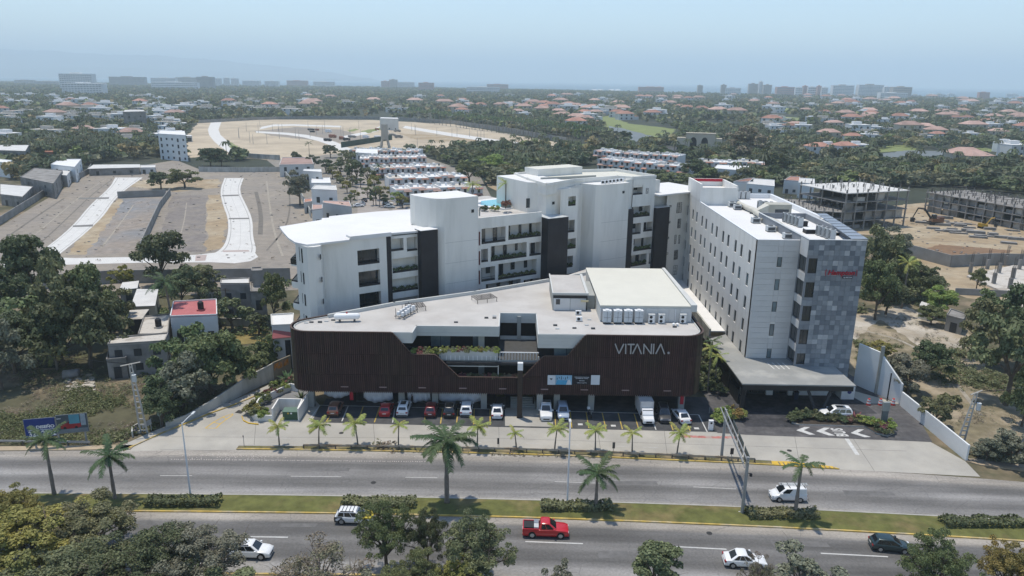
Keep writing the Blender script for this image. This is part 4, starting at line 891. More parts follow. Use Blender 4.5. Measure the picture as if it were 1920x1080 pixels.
def seg(s0,s1,ztop,rects,n0=0.,depth=1.7,conv=z2,zb=0,top=True,bk=14.0,m='apt'):
 hs=[]
 for r in rects:
  if len(r)==5 and r[4]=='w':pass
  xm=(r[0]+r[2])/2
  a=ap(*conv(r[0],(r[1]+r[3])/2))[0];b=ap(*conv(r[2],(r[1]+r[3])/2))[0]
  z1=ap(*conv(xm,r[1]))[1];z0=ap(*conv(xm,r[3]))[1]
  a,b=max(a,s0+.001),min(b,s1-.001)
  if b-a>.15:hs.append((a,b,z0,z1,r[4]if len(r)>4 else 'b'))
 mb=MB(AFR);
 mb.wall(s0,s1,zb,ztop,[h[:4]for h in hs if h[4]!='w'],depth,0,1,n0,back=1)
 mbw=MB(AFR)
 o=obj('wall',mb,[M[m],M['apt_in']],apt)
 for a,b,z0,z1,k in hs:
  if k=='w':
   window(apt,AFR,a,b,z0,z1,n0-.03,1 if b-a<1.2 else 2,.06);continue
  OPEN.append((a,b,z0,z1,n0,k))
  w=b-a;rr_=random.Random(int(a*100))
  d=n0+depth-.08
  if k=='g':
   window(apt,AFR,a+.05,b-.05,z0+.02,z1-.05,n0+depth*.55,max(2,int(w/1.1)),.06)
  else:
   nwin=1 if w<2.6 else 2 if w<6 else 3
   for i in range(nwin):
    c=a+w*(i+.5)/nwin+rr_.uniform(-.2,.2);ww=min(w*.35,rr_.choice([.55,.75,.9]));full=rr_.random()<.5
    zz0=z0+.02 if full else z0+(z1-z0)*.38
    window(apt,AFR,max(a+.05,c-ww/2),min(b-.05,c+ww/2),zz0,z1-(.25 if full else .35),d-.07,1,.05)
  mbr=MB(AFR)
  if k in 'bg' and rr_.random()<(.65 if k=='b' else 1.0):
   mbr.box(a+.02,n0+.12,z0+.75,b-.02,n0+.17,z0+.8)
   for i in range(int(w/.28)+1):x=a+.05+i*.28;mbr.box(min(x,b-.06),n0+.13,z0+.0,min(x,b-.06)+.03,n0+.16,z0+.75)
   obj('balcony_railing',mbr,M['dark'],apt)
  mbr=MB(AFR);mbr.box(a+.01,n0+.02,z0-.02,b-.01,n0+.5,z0+.28);obj('balcony_trough',mbr,M['dark'],apt)
 return o
def box_s(name,s0,s1,n0,n1,z0,z1,m,mt=None):mb=MB(AFR);mb.box(s0,n0,z0,s1,n1,z1,0,1 if mt else None);return obj(name,mb,[M[m],M[mt]]if mt else M[m],apt)
S=lambda X,Y=450:ap(*z2(X,Y))[0]
seg(.7,ap(*z4(925,500))[0],22.7,[(676,395,862,520,'g'),(687,575,868,703,'g'),(694,758,876,882,'g')],conv=z4)
s_a,s_b=ap(*z4(925,500))[0],ap(*z4(965,500))[0];s_c=ap(*z4(1197,500))[0];s_d=ap(*z4(1338,500))[0]
box_s('dark_strip',s_a+.02,s_b,.02,.8,0,22.3,'apt_dark')
seg(s_b+.01,s_c,22.2,[(962,308,1075,412),(1103,296,1192,412),(982,468,1199,588,'p'),(978,637,1199,752,'p'),(985,805,1205,880,'p')],n0=.5,conv=z4)
box_s('dark_tower',s_c,s_d,-.9,1.5,0,22.9,'apt_dark');box_s('tower_cap',s_c-.04,s_d+.04,-.94,1.54,22.9,22.98,'white_roof')
for i in range(1,5):box_s('cladding_joint',s_c-.01,s_d+.01,-.92,-.9,4.6*i-.3,4.6*i-.26,'dark')
s_e=S(118)-.05
for y0,y1 in((345,415),(515,585),(685,752)):a,z1=ap(*z4(1340,y0));b,z0=ap(*z4(1364,y1));window(apt,AFR,a,b,z0,z1,-.03,1,.06)
seg(s_d,ap(830,450)[0]+.02,22.7,[],n0=0)
t0,t1=ap(830,420)[0],ap(893,420)[0]
mb=MB(AFR);T1=28.1
tp=[(t0-2.9,5.0),(t0-1.9,1.2),(t0-1.2,.1),(t0,-.7),(t1,-.7),(t1,7.0),(t0-2.9,7.0)]
q=[aw(*p)for p in tp];mb.fr=None;mb.prism(q,0,T1);obj('lift_tower',mb,M['apt'],apt)
mb=MB();mb.prism([aw(s,n)for s,n in((t0-2.7,4.8),(t0-1.8,1.5),(t0,-.4),(t1-.3,-.4),(t1-.3,6.7),(t0-2.7,6.7))],T1,T1+.01);obj('tower_roof',mb,M['white_roof'],apt)
for k in range(5):
 mb=MB(AFR);mb.box(t0+.02,-.715,5.2+3.75*k,t1-.02,-.70,5.24+3.75*k);obj('wall_joint',mb,M['fascia_dk'],apt)
a,z1=ap(*z2(68,310));b,z0=ap(*z2(84,328));window(apt,AFR,a,b,z0,z1,-.76,1,.06)
zp=23.9
s_f=S(523,500)
seg(t1+.01,s_f,zp,[(145,428,297,524),(315,404,521,494,'p'),(143,563,186,646),(203,533,430,628,'p'),(448,521,521,604),(143,677,231,765),(250,642,493,741,'p'),(172,770,392,835),(412,752,517,800)],n0=0)
for y0,y1,mm in((298,350,'fascia_dk'),(450,535,'red'),(573,658,'red'),(695,780,'red'),(812,850,'red')):
 a,z1=ap(*z2(115,y0));b,z0=ap(*z2(124,y1));mb=MB(AFR);mb.box(a,-.745,z0,b-.02,-.70,z1);obj('slit_panel',mb,mat('dark_red_panel',(.10,.03,.03),.6,.1,1)if mm=='red' else M['fascia_dk'],apt)
s_g=S(648,500);box_s('dark_tower',s_f,s_g,-2.2,2.2,0,22.9,'apt_dark');box_s('tower_cap',s_f-.04,s_g+.04,-2.24,2.24,22.9,22.98,'unit')
for k in range(1,5):box_s('cladding_joint',s_f-.01,s_g+.01,-2.22,-2.2,4.6*k-.3,4.6*k-.26,'dark')
s_h=S(748,450)
seg(s_g,s_h,28.0,[(650,382,734,460),(645,500,663,578),(680,498,741,562,'p'),(647,610,722,682,'p'),(652,722,715,756,'p'),(694,230,741,290,'p')],n0=0)
s_i=S(782,450)
seg(s_h+.01,s_i,27.6,[(752,338,776,402,'w'),(750,446,771,517,'w'),(748,554,767,616,'w'),(745,660,763,716,'w'),(754,195,778,245,'w')],n0=1.4)
s_j=S(880,450)
seg(s_i+.01,s_j-1.0,28.0,[],n0=2.6);seg(s_j-1.0,s_j,28.0,[],n0=1.0)
for y0,y1 in((373,450),(482,530),(590,634),(642,684)):
 a,z1=WP(*z2(838,y0),aw(0,1.0),aw(1,1.0));b,z0=WP(*z2(855,y1),aw(0,1.0),aw(1,1.0));window(apt,AFR,a,b,z0,z1,.96,1,.06)
s_k=S(1048,450)
mb=MB();mb.prism([aw(s,n)for s,n in((s_j-2.6,3.4),(s_j-1.2,-.2),(s_j,-.9),(s_k,-.9),(s_k,6),(s_j-2.6,6))],0,28.3);obj('lift_tower',mb,M['apt'],apt)
mb=MB();mb.prism([aw(s,n)for s,n in((s_j-2.3,3.4),(s_j,-.6),(s_k-.3,-.6),(s_k-.3,5.8),(s_j-2.3,5.8))],28.3,28.31);obj('tower_roof',mb,M['white_roof'],apt)
for k in range(4):mb=MB(AFR);mb.box(s_j+.02,-.915,8.9+3.9*k,s_k-.02,-.9,8.94+3.9*k);obj('wall_joint',mb,M['fascia_dk'],apt)
a,z1=ap(*z2(1018,192));b,z0=ap(*z2(1030,207));window(apt,AFR,a,b,z0,z1,-.96,1,.06)
s_l=S(1088,450);s_m=S(1226,450);s_n=S(1310,450);s_o=ap(1290,430)[0]
box_s('dark_strip',s_k+.01,s_l,-.6,1.2,0,22.6,'apt_dark');box_s('wall',s_k+.01,s_l,.2,1.2,22.6,28.8,'apt')
seg(s_l+.01,s_m,28.8,[(1054,163,1165,222),(1185,178,1200,212,'w'),(1092,293,1211,360,'p'),(1086,401,1153,470),(1169,392,1227,451),(1107,493,1222,571,'p'),(1092,512,1096,568),(1090,598,1188,668,'p'),(1204,590,1218,656)],n0=0)
box_s('dark_tower',s_m,s_n,-.8,1.5,0,22.4,'apt_dark');box_s('tower_cap',s_m-.04,s_n+.04,-.84,1.54,22.4,22.48,'unit')
sq=[(1340,287,1352,300,'w'),(1333,388,1345,402,'w'),(1325,488,1337,502,'w'),(1319,587,1331,600,'w'),(1312,685,1324,698,'w')]
seg(s_n+.01,s_o+6,24.9,sq+[(1386,270,1417,336,'w'),(1391,374,1411,432,'w'),(1371,476,1383,532,'w'),(1396,476,1406,530,'w'),(1369,572,1392,630,'w'),(1363,669,1388,727,'w')],n0=.3)
def deck(name,poly,z0,z1,m='apt',mt='white_roof',label=None):
 mb=MB();mb.prism([aw(*p)for p in poly],z0,z1,0,1);return obj(name,mb,[M[m],M[mt]],apt)
DP=15.0
deck('rear_block',[(t1+.02,1.75),(s_g,2.3),(s_g,28),(t1+.02,28)],0,22.9,'apt','roof_warm')
deck('rear_block',[(s_g+.01,1.75),(s_k,4),(s_m+3,1.75),(s_m+3,16),(s_g+.01,16)],0,27.9,'apt','roof_warm')
deck('rear_block',[(s_m+3.01,1.8),(s_o+6,.4),(s_o+6,13),(s_m+3.01,13)],0,24.8,'apt','white_roof')
mb=MB(AFR);mb.box(t1+.02,0.001,zp-.001,s_f,.3,zp+.05);mb.box(t1+.02,.3,22.9,s_f,.5,zp);obj('deck_parapet',mb,M['apt'],apt)
ZR=22.75
rp=[(524,425),(530,434),(541,446),(553,454),(575,458.5),(655,449.5),(655,447.5)]
rpw=PL(rp,ZR)+[aw(6.2,-.25),aw(s_a+.9,-.25),aw(s_a+.9,.9),aw(s_a+.1,.95),aw(s_c+.4,.2),aw(s_c+.4,2),aw(s_d+1.0,2.2),aw(t0-3.5,5.6)]+PL([(790,391),(700,397),(617,405.5),(617,408),(603,409),(603,412)],ZR)
mb=MB();mb.prism(rpw,ZR-.32,ZR);obj('roof',mb,M['white_roof'],apt)
mb=MB();mb.prism([aw(s_a-6.4,-.22),aw(s_a+.85,-.22),aw(s_a+.85,1.6),aw(s_a-6.4,1.6)],ZR+.001,ZR+.35);obj('roof_upstand',mb,M['white_roof'],apt)
cors=[aw(.7,.01),G(600.5,462,ZR-.4),G(588,464,ZR-.4),G(575,464,ZR-.4),G(553.5,458,ZR-.4),(G(553.5,458,ZR-.4)[0]-.2,G(553.5,458,ZR-.4)[1]+14)]
body=cors+[aw(14,17),aw(t0-1,16),aw(t0-1,1.8),aw(.72,1.8)]
mb=MB();mb.prism(body,0,ZR-.33);obj('end_block',mb,M['apt'],apt)
def wallwin(A,B,px0,py0,px1,py1,mull=1):
 s0,z1=WP(px0,py0,A,B);s1,z0=WP(px1,py1,A,B);ang=math.atan2(B[1]-A[1],B[0]-A[0]);window(apt,(A[0],A[1],ang),min(s0,s1),max(s0,s1),z0,z1,-.04,mull,.06)
e1,e2=cors[4],cors[3]
for d in((184,372,192,495),(200,385,218,510),(199,578,206,672),(216,590,232,690),(211,762,219,850),(228,772,245,873),(223,938,230,1000),(238,950,256,1000)):wallwin(e1,e2,*z4(d[0],d[1]),*z4(d[2],d[3]))
for d in((362,440,370,475),(374,632,382,665),(387,815,395,848)):a,z1=ap(*z4(d[0],d[1]));b,z0=ap(*z4(d[2],d[3]));wallwin(cors[1],cors[0],*z4(d[0]-2,d[1]),*z4(d[2]-2,d[3]))
for k,(py,pl)in enumerate(((425,0),(595,1),(775,2),(945,3))):
 c=G(*z4(170,py+40),19.5-k*3.7);x,y=e1;zf=18.6-k*3.72
 mb=MB();pc=[(x+.1,y+.2),(x+.1,y+6),(x-1.6,y+6),(x-1.2,y+.9)];mb.prism(pc,zf,zf+.25);
 if k:pwall(mb,[(pc[0][0],pc[0][1]),pc[3],pc[2]],.14,zf+.25,zf+1.1)
 obj('balcony_slab',mb,M['apt'],apt)
 mb=MB();pwall(mb,[(pc[0][0],pc[0][1]),pc[3],pc[2]],.04,zf+(.25 if k==0 else 1.1),zf+(1.15 if k==0 else 1.35));obj('balcony_railing',mb,M['glass']if k==0 else M['dark'],apt)
u0=WP(989,360,aw(0,5.5),aw(1,5.5))[0];u1=WP(1024,370,aw(0,1.2),aw(1,1.2))[0]
deck('penthouse_block',[(u0,5.5),(u1+1,3.2),(s_h,3.2),(s_h,17),(u0,17)],22.9,28.9)
deck('penthouse_block',[(u1,1.2),(s_h-.4,1.2),(s_h-.4,6.5),(u1,6.5)],22.95,27.7)
seg(s_g-.4,s_g,27.95,[],n0=0.05,zb=22.9)
for d in((454,250,475,308),(526,250,552,302),(557,256,571,272)):
 A_,B2=aw(0,3.0),aw(1,3.0);a,z1=WP(*z2(d[0],d[1]),A_,B2);b,z0=WP(*z2(d[2],d[3]),A_,B2)
 window(apt,AFR,a,b,z0,z1,{454:4.4,526:3.0,557:1.1}[d[0]],1,.06)
ZT=29.3
tp=[G(*z2(436,112),ZT),G(*z2(550,145),ZT),aw(s_h+3.4,5.0),aw(s_m+.2,-.05),aw(s_m+.2,12),aw(s_h-2,18)]
top=[G(*z2(X,Y),ZT)for X,Y in((436,112),(555,148))]+[aw(s_i,3.2),aw(s_k,3.0),aw(s_l,.15),aw(s_m,.15),aw(s_m,13),aw(s_g+8,17.5),aw(s_g,17)]
mb=MB();mb.prism(top,27.0,ZT-.6,0,1);obj('upper_roof',mb,[M['apt'],M['cream_roof']],apt)
mb=MB();pwall(mb,top+[top[0]],.3,ZT-.6,ZT);obj('upper_parapet',mb,M['apt'],apt)
mb=MB();mb.prism([aw(s_g+2.8,12.5),aw(s_g+14.5,12.5),aw(s_g+14.5,17.4),aw(s_g+2.8,17.4)],ZT-.6,ZT+1.0,0,1);obj('roof_box',mb,[M['apt'],M['cream_roof']],apt)
mb=MB();pwall(mb,[aw(s_g+.6,8),aw(s_h+9,6)],.3,ZT-.6,ZT-.05);obj('roof_beam',mb,M['fascia_dk'],apt)
rr2=[G(*z2(X,Y),25.2)for X,Y in((1210,228),(1222,170),(1262,195),(1320,204))]
mb=MB();mb.prism([aw(s_m+.2,-1.1),aw(s_n+1.0,-.9),aw(s_o+6,-.8),aw(s_o+6,13),aw(s_m+3.1,13),aw(s_m+.3,11)],24.9,25.2);obj('roof',mb,M['white_roof'],apt)
for k in range(6):
 x,y=G(*z2(915+k*23,150-k*3),28.4);split_unit(x,y,28.31,'white split unit on the right lift tower, '+ORD[k]+' from the left',1,'split units on the lift tower')
M['pool']=mat('pool_water',(.12,.42,.50),.12,.12,.6,spec=.5)
pp=PL([(902,377),(900,383),(942,387),(948,381),(992,378),(990,369),(955,371)],23.3)
pool=thing('rooftop_pool','turquoise swimming pool in a white rim on the roof deck','pool',(-1,155,22.9))
mb=MB();mb.prism([(x,y)for x,y in PL([(897,375),(896,386),(946,391),(993,384),(994,366),(955,368)],23.2)],22.9,23.2);obj('rim',mb,M['white_roof'],pool)
mb=MB();mb.prism(PL([(902,377),(901,384.5),(944,388.5),(944,372.5)],23.2),23.1,23.22);obj('water',mb,M['pool'],pool)
mb=MB();mb.prism(PL([(951,387),(990,381),(990,369),(953,371.5)],23.2),23.1,23.22);obj('water',mb,M['pool'],pool)
def np_mesh(name,v,f,mats,attr=None,smooth=False):
 me=bpy.data.meshes.new(name);nv,nf=len(v),len(f);k=f.shape[1]
 me.vertices.add(nv);me.vertices.foreach_set('co',v.astype(np.float32).ravel())
 me.loops.add(nf*k);me.loops.foreach_set('vertex_index',f.astype(np.int32).ravel())
 me.polygons.add(nf);me.polygons.foreach_set('loop_start',np.arange(0,nf*k,k,dtype=np.int32));me.polygons.foreach_set('loop_total',np.full(nf,k,dtype=np.int32))
 for m in(mats if isinstance(mats,(list,tuple))else[mats]):me.materials.append(m)
 if attr is not None:
  a=me.color_attributes.new(name='tint',type='FLOAT_COLOR',domain='POINT');a.data.foreach_set('color',attr.astype(np.float32).ravel())
 me.update(calc_edges=True);return me
def leaf_quads(rng,P,N,size,aspect=.75):
 n=len(P);T=rng.normal(size=(n,3));T-=N*(T*N).sum(1,keepdims=True);T/=np.linalg.norm(T,axis=1,keepdims=True)+1e-9;B=np.cross(N,T)
 s=size*rng.uniform(.55,1.35,(n,1));T=T*s;B=B*s*aspect
 V=np.stack([P-T*.5-B*.5,P+T*.5-B*.35,P+T*.6+B*.5,P-T*.4+B*.45],1).reshape(-1,3);return V,np.arange(n*4).reshape(-1,4)
def crown_pts(seed,R,hz,zc,nclump,nleaf,spread=.24,flat=.8,gap=.0,shell=.55):
 rng=np.random.default_rng(seed);D=rng.normal(size=(nclump*3,3));D/=np.linalg.norm(D,axis=1,keepdims=True)
 D=D[D[:,2]>-.55][:nclump];n=len(D);rad=(shell+(1-shell)*rng.random((n,1))**.7)
 lob=1+.22*np.sin(3*np.arctan2(D[:,1],D[:,0])+seed)[:,None]*np.sqrt(1-D[:,2:]**2)
 Cc=D*rad*lob*np.array([R,R,hz]);Cc[:,2]+=zc
 cr=spread*R*rng.uniform(.6,1.35,n)
 idx=rng.choice(n,nleaf,p=cr**2/(cr**2).sum());d=rng.normal(size=(nleaf,3));d/=np.linalg.norm(d,axis=1,keepdims=True);d[:,2]=np.where(d[:,2]<-.3,-d[:,2]*.6,d[:,2])
 r=rng.uniform(.45,1.0,(nleaf,1))**.6;P=Cc[idx]+d*r*cr[idx][:,None]*np.array([1,1,flat])
 N=d*.75+rng.normal(size=(nleaf,3))*.5+np.array([0,0,.35]);N/=np.linalg.norm(N,axis=1,keepdims=True)
 return rng,P,N,Cc,cr
M['bark']=mat('tree_bark',(.11,.09,.07),.95,.25,2,world=False)
M['bark_pale']=mat('pale_bark',(.20,.175,.15),.95,.2,2,world=False)
LEAF={'dark':leafmat('leaf_dark_green',(.056,.075,.034),(.085,.105,.045),.4,.35),'mid':leafmat('leaf_mid_green',(.085,.11,.042),(.12,.145,.055),.4,.35),'olive':leafmat('leaf_olive',(.101,.115,.054),(.155,.162,.074),.4,.35),'yellow':leafmat('leaf_yellow_olive',(.135,.135,.038),(.223,.182,.041),.4,.25),'grey':leafmat('leaf_grey_green',(.115,.121,.081),(.169,.169,.115),.4,.4),'dry':leafmat('leaf_dry_brown',(.189,.142,.115),(.135,.135,.074),.4,.4),'lime':leafmat('leaf_lime',(.149,.203,.041),(.216,.257,.061),.35,.5),'palm':leafmat('palm_dark',(.041,.074,.030),(.068,.108,.041),.3,.5),'palm_y':leafmat('palm_yellow_green',(.189,.230,.047),(.270,.284,.074),.3,.5),'red':leafmat('leaf_red_brown',(.135,.047,.041),(.189,.081,.068),.4,.5)}
def limb_mesh(seed,H,zc,Cc,r0,n=9,bare=0):
 mb=MB();rr=random.Random(seed);lean=(rr.uniform(-.05,.05)*H,rr.uniform(-.05,.05)*H)
 zf=zc*.55;mb.tube([(0,0,-.3),(lean[0]*.3,lean[1]*.3,zf*.4),(lean[0],lean[1],zf)],[r0*1.25,r0,r0*.8],7)
 ids=list(range(len(Cc)));rr.shuffle(ids)
 for i in ids[:n]:
  c=Cc[i];a=Vector((lean[0],lean[1],zf*rr.uniform(.75,1)));b=Vector(tuple(c));m=a.lerp(b,.5)+Vector((rr.uniform(-.3,.3),rr.uniform(-.3,.3),rr.uniform(0,.4)))*(.12*H);mb.tube([a,m,b],[r0*.5,r0*.3,r0*.1],5)
  for _ in range(bare):
   d=Vector((rr.uniform(-1,1),rr.uniform(-1,1),rr.uniform(-.2,1))).normalized()*H*rr.uniform(.12,.26);p=m.lerp(b,rr.uniform(.2,1));mb.tube([p,p+d*.5+Vector((0,0,.1)),p+d],[r0*.14,r0*.09,r0*.04],4)
 return mb
TREE={}
def tree_proto(key,seed,H,R,leaf,nleaf,lsize,nclump=26,crown_h=.42,zcf=.62,spread=.26,bare=0,bark='bark',shell=.5,nlimb=9):
 zc=H*zcf;rng,P,N,Cc,cr=crown_pts(seed,R,H*crown_h,zc,nclump,nleaf,spread,shell=shell);V,Fq=leaf_quads(rng,P,N,lsize)
 cm=np_mesh('crown',V,Fq,LEAF[leaf]);lm=limb_mesh(seed,H,zc,Cc,H*.028+.05,nlimb,bare)
 me=bpy.data.meshes.new('trunk');me.from_pydata(lm.v,[],lm.f);me.materials.append(M[bark]);me.update()
 TREE[key]=(me,cm,H,R)
def recolor(newkey,key,leaf):
 t,c,H,R=TREE[key];c2=c.copy();c2.materials.clear();c2.materials.append(LEAF[leaf]);TREE[newkey]=(t,c2,H,R)
def put_tree(key,x,y,h,label,rot=None,name='tree',cat='tree',group=None,wide=1.0,z=0,lean=(0,0)):
 t,c,H,R=TREE[key];k=h/H;o=thing(name,label,cat,(x,y,z),R_.uniform(0,6.28)if rot is None else rot,group);o.scale=(k*wide,k*wide,k)
 if lean!=(0,0):o.rotation_euler=(lean[0],lean[1],o.rotation_euler[2])
 for nm,me in(('trunk',t),('crown',c)):q=bpy.data.objects.new(nm,me);COL.objects.link(q);q.parent=o
 return o
for i,(lf,H,R)in enumerate((('mid',8,4.4),('olive',8,4.2),('dark',8,4.6))):tree_proto('near%d'%i,40+i,H,R,lf,26000,.135,150,.40,.60,.135,shell=.2,bare=6,nlimb=20)
recolor('near_yellow','near1','yellow');recolor('near_grey','near0','grey');recolor('near_mid2','near2','mid')
tree_proto('near_dry',51,8,4.2,'dry',4200,.17,46,.42,.60,.2,bare=7,bark='bark_pale',shell=.3,nlimb=26)
tree_proto('near_slim',52,7,2.2,'grey',3800,.2,26,.42,.58,.26,bare=4,bark='bark_pale',shell=.3,nlimb=16)
tree_proto('near_slim_g',53,7,2.5,'olive',6500,.21,30,.42,.6,.25,bare=3,shell=.3,nlimb=12)
for i,(H,R)in enumerate(((9,5),(9,4.4),(8,5.2))):tree_proto('m%d'%i,60+i,H,R,'dark',6500,.38,44,.42,.56,.24,shell=.3)
for i in range(3):
 for lf in('mid','olive','yellow','grey','lime','dry','red'):recolor('m%d_%s'%(i,lf),'m%d'%i,lf)
tree_proto('round',70,4.2,1.9,'olive',1400,.34,18,.36,.66,.3,shell=.5);recolor('round_y','round','yellow');recolor('round_d','round','dark');recolor('round_l','round','lime')
tree_proto('bush',71,1.6,1.3,'olive',900,.22,16,.42,.42,.32,shell=.3,nlimb=4);recolor('bush_l','bush','lime');recolor('bush_d','bush','dark');recolor('bush_y','bush','yellow');recolor('bush_r','bush','red');recolor('bush_g','bush','grey')
tree_proto('cypress',72,9,1.1,'dark',1600,.34,22,.48,.52,.5,shell=.3,nlimb=4)
def frond(L,droop,nl,lw,ll,seed,leaf,up=.35):
 rr=random.Random(seed);V=[];Fc=[];cs=[]
 for i in range(11):
  t=i/10;cs.append(Vector((L*(t-.10*t*t*droop),0,L*(up*t-droop*t*t*.62))))
 mb=MB();mb.tube(cs,[.05*(1-.8*i/10)for i in range(11)],4,caps=False)
 for i in range(nl):
  t=.1+.88*i/nl;k=t*10;j=min(9,int(k));p=cs[j].lerp(cs[j+1],k-j);d=(cs[j+1]-cs[j]).normalized()
  for s in(-1,1):
   l=ll*(.55+.6*math.sin(math.pi*min(1,t*.95+.05)))*rr.uniform(.85,1.1);o=(Vector((0,s,0))*.78+d*.55+Vector((0,0,rr.uniform(-.38,.1)))).normalized();w=d*lw*rr.uniform(.8,1.2)
   q=p+o*l*.55;e=p+o*l+Vector((0,0,-.22*l));b=len(mb.v)
   mb.v+=[tuple(p-w*.5),tuple(p+w*.5),tuple(q+w*.5),tuple(q-w*.5),tuple(e)];mb.f+=[(b,b+1,b+2,b+3),(b+3,b+2,b+4)];mb.m+=[0,0]
 me=bpy.data.meshes.new('frond');me.from_pydata(mb.v,[],mb.f);me.materials.append(LEAF[leaf]);me.update();return me
FR={k:[frond(L,d,nl,lw,ll,i*7,lf,up)for i,(d,up)in enumerate(ds)]for k,(L,nl,lw,ll,lf,ds)in{'big':(3.5,40,.10,.72,'palm',((.55,.75),(.9,.45),(1.25,.15))),'small':(1.75,24,.065,.45,'palm_y',((.45,.8),(.8,.45),(1.1,.15))),'coco':(3.6,24,.11,.8,'palm',((.6,.7),(.9,.35),(1.2,.05)))}.items()}
recol=[m.copy()for m in FR['coco']]
for m in recol:m.materials.clear();m.materials.append(LEAF['palm_y'])
FR['coco_y']=recol
def palm(kind,x,y,h,label,group=None,nf=13,tr=.17,seed=0,lean=(0,0),bark='bark_pale',sc=1.0,name='palm_tree'):
 o=thing(name,label,'palm tree',(x,y,0),0,group);rr=random.Random(seed)
 mb=MB();n=9;pts=[(lean[0]*(i/n)**1.6,lean[1]*(i/n)**1.6,h*i/n-.1)for i in range(n+1)]
 mb.tube(pts,[tr*(1.5 if i==0 else 1.08 if i<n*.5 else .85)for i in range(n+1)],9);lobj('trunk',mb,M[bark],o,True)
 top=Vector(pts[-1])
 if kind=='big':mb=MB();mb.tube([top+Vector((0,0,-.1)),top+Vector((0,0,.45)),top+Vector((0,0,.95))],[tr*.75,tr*.7,tr*.35],8);lobj('crownshaft',mb,mat('crownshaft_green',(.07,.11,.04),.5,.15,2),o,True)
 for i in range(nf):
  v=0 if i<nf*.3 else 1 if i<nf*.68 else 2;q=bpy.data.objects.new('frond',FR[kind][v]);COL.objects.link(q);q.parent=o
  q.location=top+Vector((0,0,.6 if kind=='big' else .1));q.rotation_euler=(rr.uniform(-.2,.2),rr.uniform(-.25,.15),2.4*i+rr.uniform(-.3,.3));q.scale=(sc*rr.uniform(.85,1.1),)*3
 return o
def hgt_at(px,py,ptop):x,y=G(px,py);return x,y,HT(x,y,ptop)
PB=[(838,945,826,20,1.1,'tallest palm on the grass median with a hanging brown seed cluster'),(1117,955,888,15,.85,'palm on the median standing at the right end of a hedge'),(1490,968,872,9,.8,'thin palm with few fronds on the median before the white van'),(216,938,856,16,.8,'palm on the left median with its trunk rising from the trees'),(102,928,826,14,.75,'leftmost median palm standing in front of the blue billboard')]
for k,(px,py,pt,nf,sc,lb)in enumerate(PB):
 x,y,h=hgt_at(px,py,pt);p=palm('big',x,y,h-.5,lb,'palms on the grass median',nf,.2 if k else .26,k,(G(px,py)[0]*0,0),sc=sc)
 if k==0:
  mb=MB();rr=random.Random(3)
  for i in range(26):a=rr.uniform(0,6.28);mb.tube([(0,0,h-.5),(.5*math.cos(a),.5*math.sin(a),h-1.0),(.6*math.cos(a)+.3,.6*math.sin(a),h-2.3-rr.uniform(0,.6))],[.05,.04,.02],4)
  lobj('seed_cluster',mb,LEAF['dry'],p)
PS=[(524,837,799),(598,835.5,797),(671,836,793),(747,837.5,796),(895,840,797),(968,841.5,811),(1040,844.5,803),(1116,847.5,806),(1185,850,811),(1269,854,811)]
for k,(px,py,pt)in enumerate(PS):
 x,y,h=hgt_at(px,py,pt);palm('small',x,y,h-.15,'young yellow green palm on the kerb divider, '+ORD[k]+' from the left of ten','young palms on the divider',13-3*(k in(5,8,3)),.095,20+k,(.25*math.sin(k*2.3),0),sc=(.88,1.02,.95)[k%3]*(1.1 if k in(6,9,2)else .98 if k!=5 else .8))
def T(px,py,pt,hw,key,label,name='tree',cat='tree',group=None):
 x,y=G(px,py);h=HT(x,y,pt);t,c,H,R=TREE[key];w_=hw/FPX*math.sqrt(x*x+y*y+CAMH*CAMH)
 return put_tree(key,x,y,h,label,name=name,cat=cat,group=group,wide=(w_/R)/(h/H))
def TF(px,pyc,R_px,key,label,hh=8.0,yb=58.5,group=None,name='tree'):
 z=hh*.62;x,y=G(px,pyc,z);t,c,H,R=TREE[key];w_=R_px/FPX*math.sqrt(x*x+y*y+(CAMH-z)**2)
 return put_tree(key,x,y,hh,label,name=name,wide=(w_/R)/(hh/H),group=group)
FG='roadside trees along the near verge'
for a in((50,985,120,'near_yellow','yellow olive tree at the bottom left corner',9),(160,950,95,'near1','olive tree behind the yellowish one, near the left median palms',8),(15,930,60,'near_yellow','tree cut off by the left edge of the picture',8),(250,1030,115,'near2','broad dark tree in the lower left beside the yellowish tree',9),(110,1060,110,'near1','low tree at the bottom edge under the yellowish tree',8),(360,1015,100,'near_grey','grey olive tree touching the white estate car on the near road',8.5),(430,1070,60,'near_slim_g','small olive tree at the bottom below the white estate car',6),(600,1030,84,'near_dry','nearly bare brownish tree in front of the yellow and white taxi',8),(722,968,60,'near0','green tree hiding the front of the taxi',9),(775,1055,62,'near_mid2','low green tree at the bottom between two larger ones',6.5),(800,975,42,'near2','narrow dark tree under the tallest palm',8),(890,1000,78,'near1','large olive tree left of the red pickup',9),(860,1065,60,'near_yellow','small yellow green tree at the bottom edge, left of centre',6),(1232,1035,55,'near_slim_g','dense small tree between the red pickup and the white saloon',7.5),(1050,1060,28,'near_slim','slim pale tree at the bottom below the red pickup',6.5),(1505,1050,56,'near_slim','sparse grey green tree between the white saloon and dark hatchback',7.5),(1418,1045,30,'near_dry','thin leafless sapling in front of the white saloon',6),(1757,1030,60,'near_mid2','dark green tree just right of the dark hatchback',8.5),(1900,1040,52,'near_yellow','yellowish tree at the bottom right corner',8),(640,1075,50,'near_slim','thin grey tree at the bottom left of centre',5.5)):
 TF(a[0],a[1]+(38 if a[0]<700 else 28),a[2]*.88,a[3],a[4],a[5]*.85,group=FG)
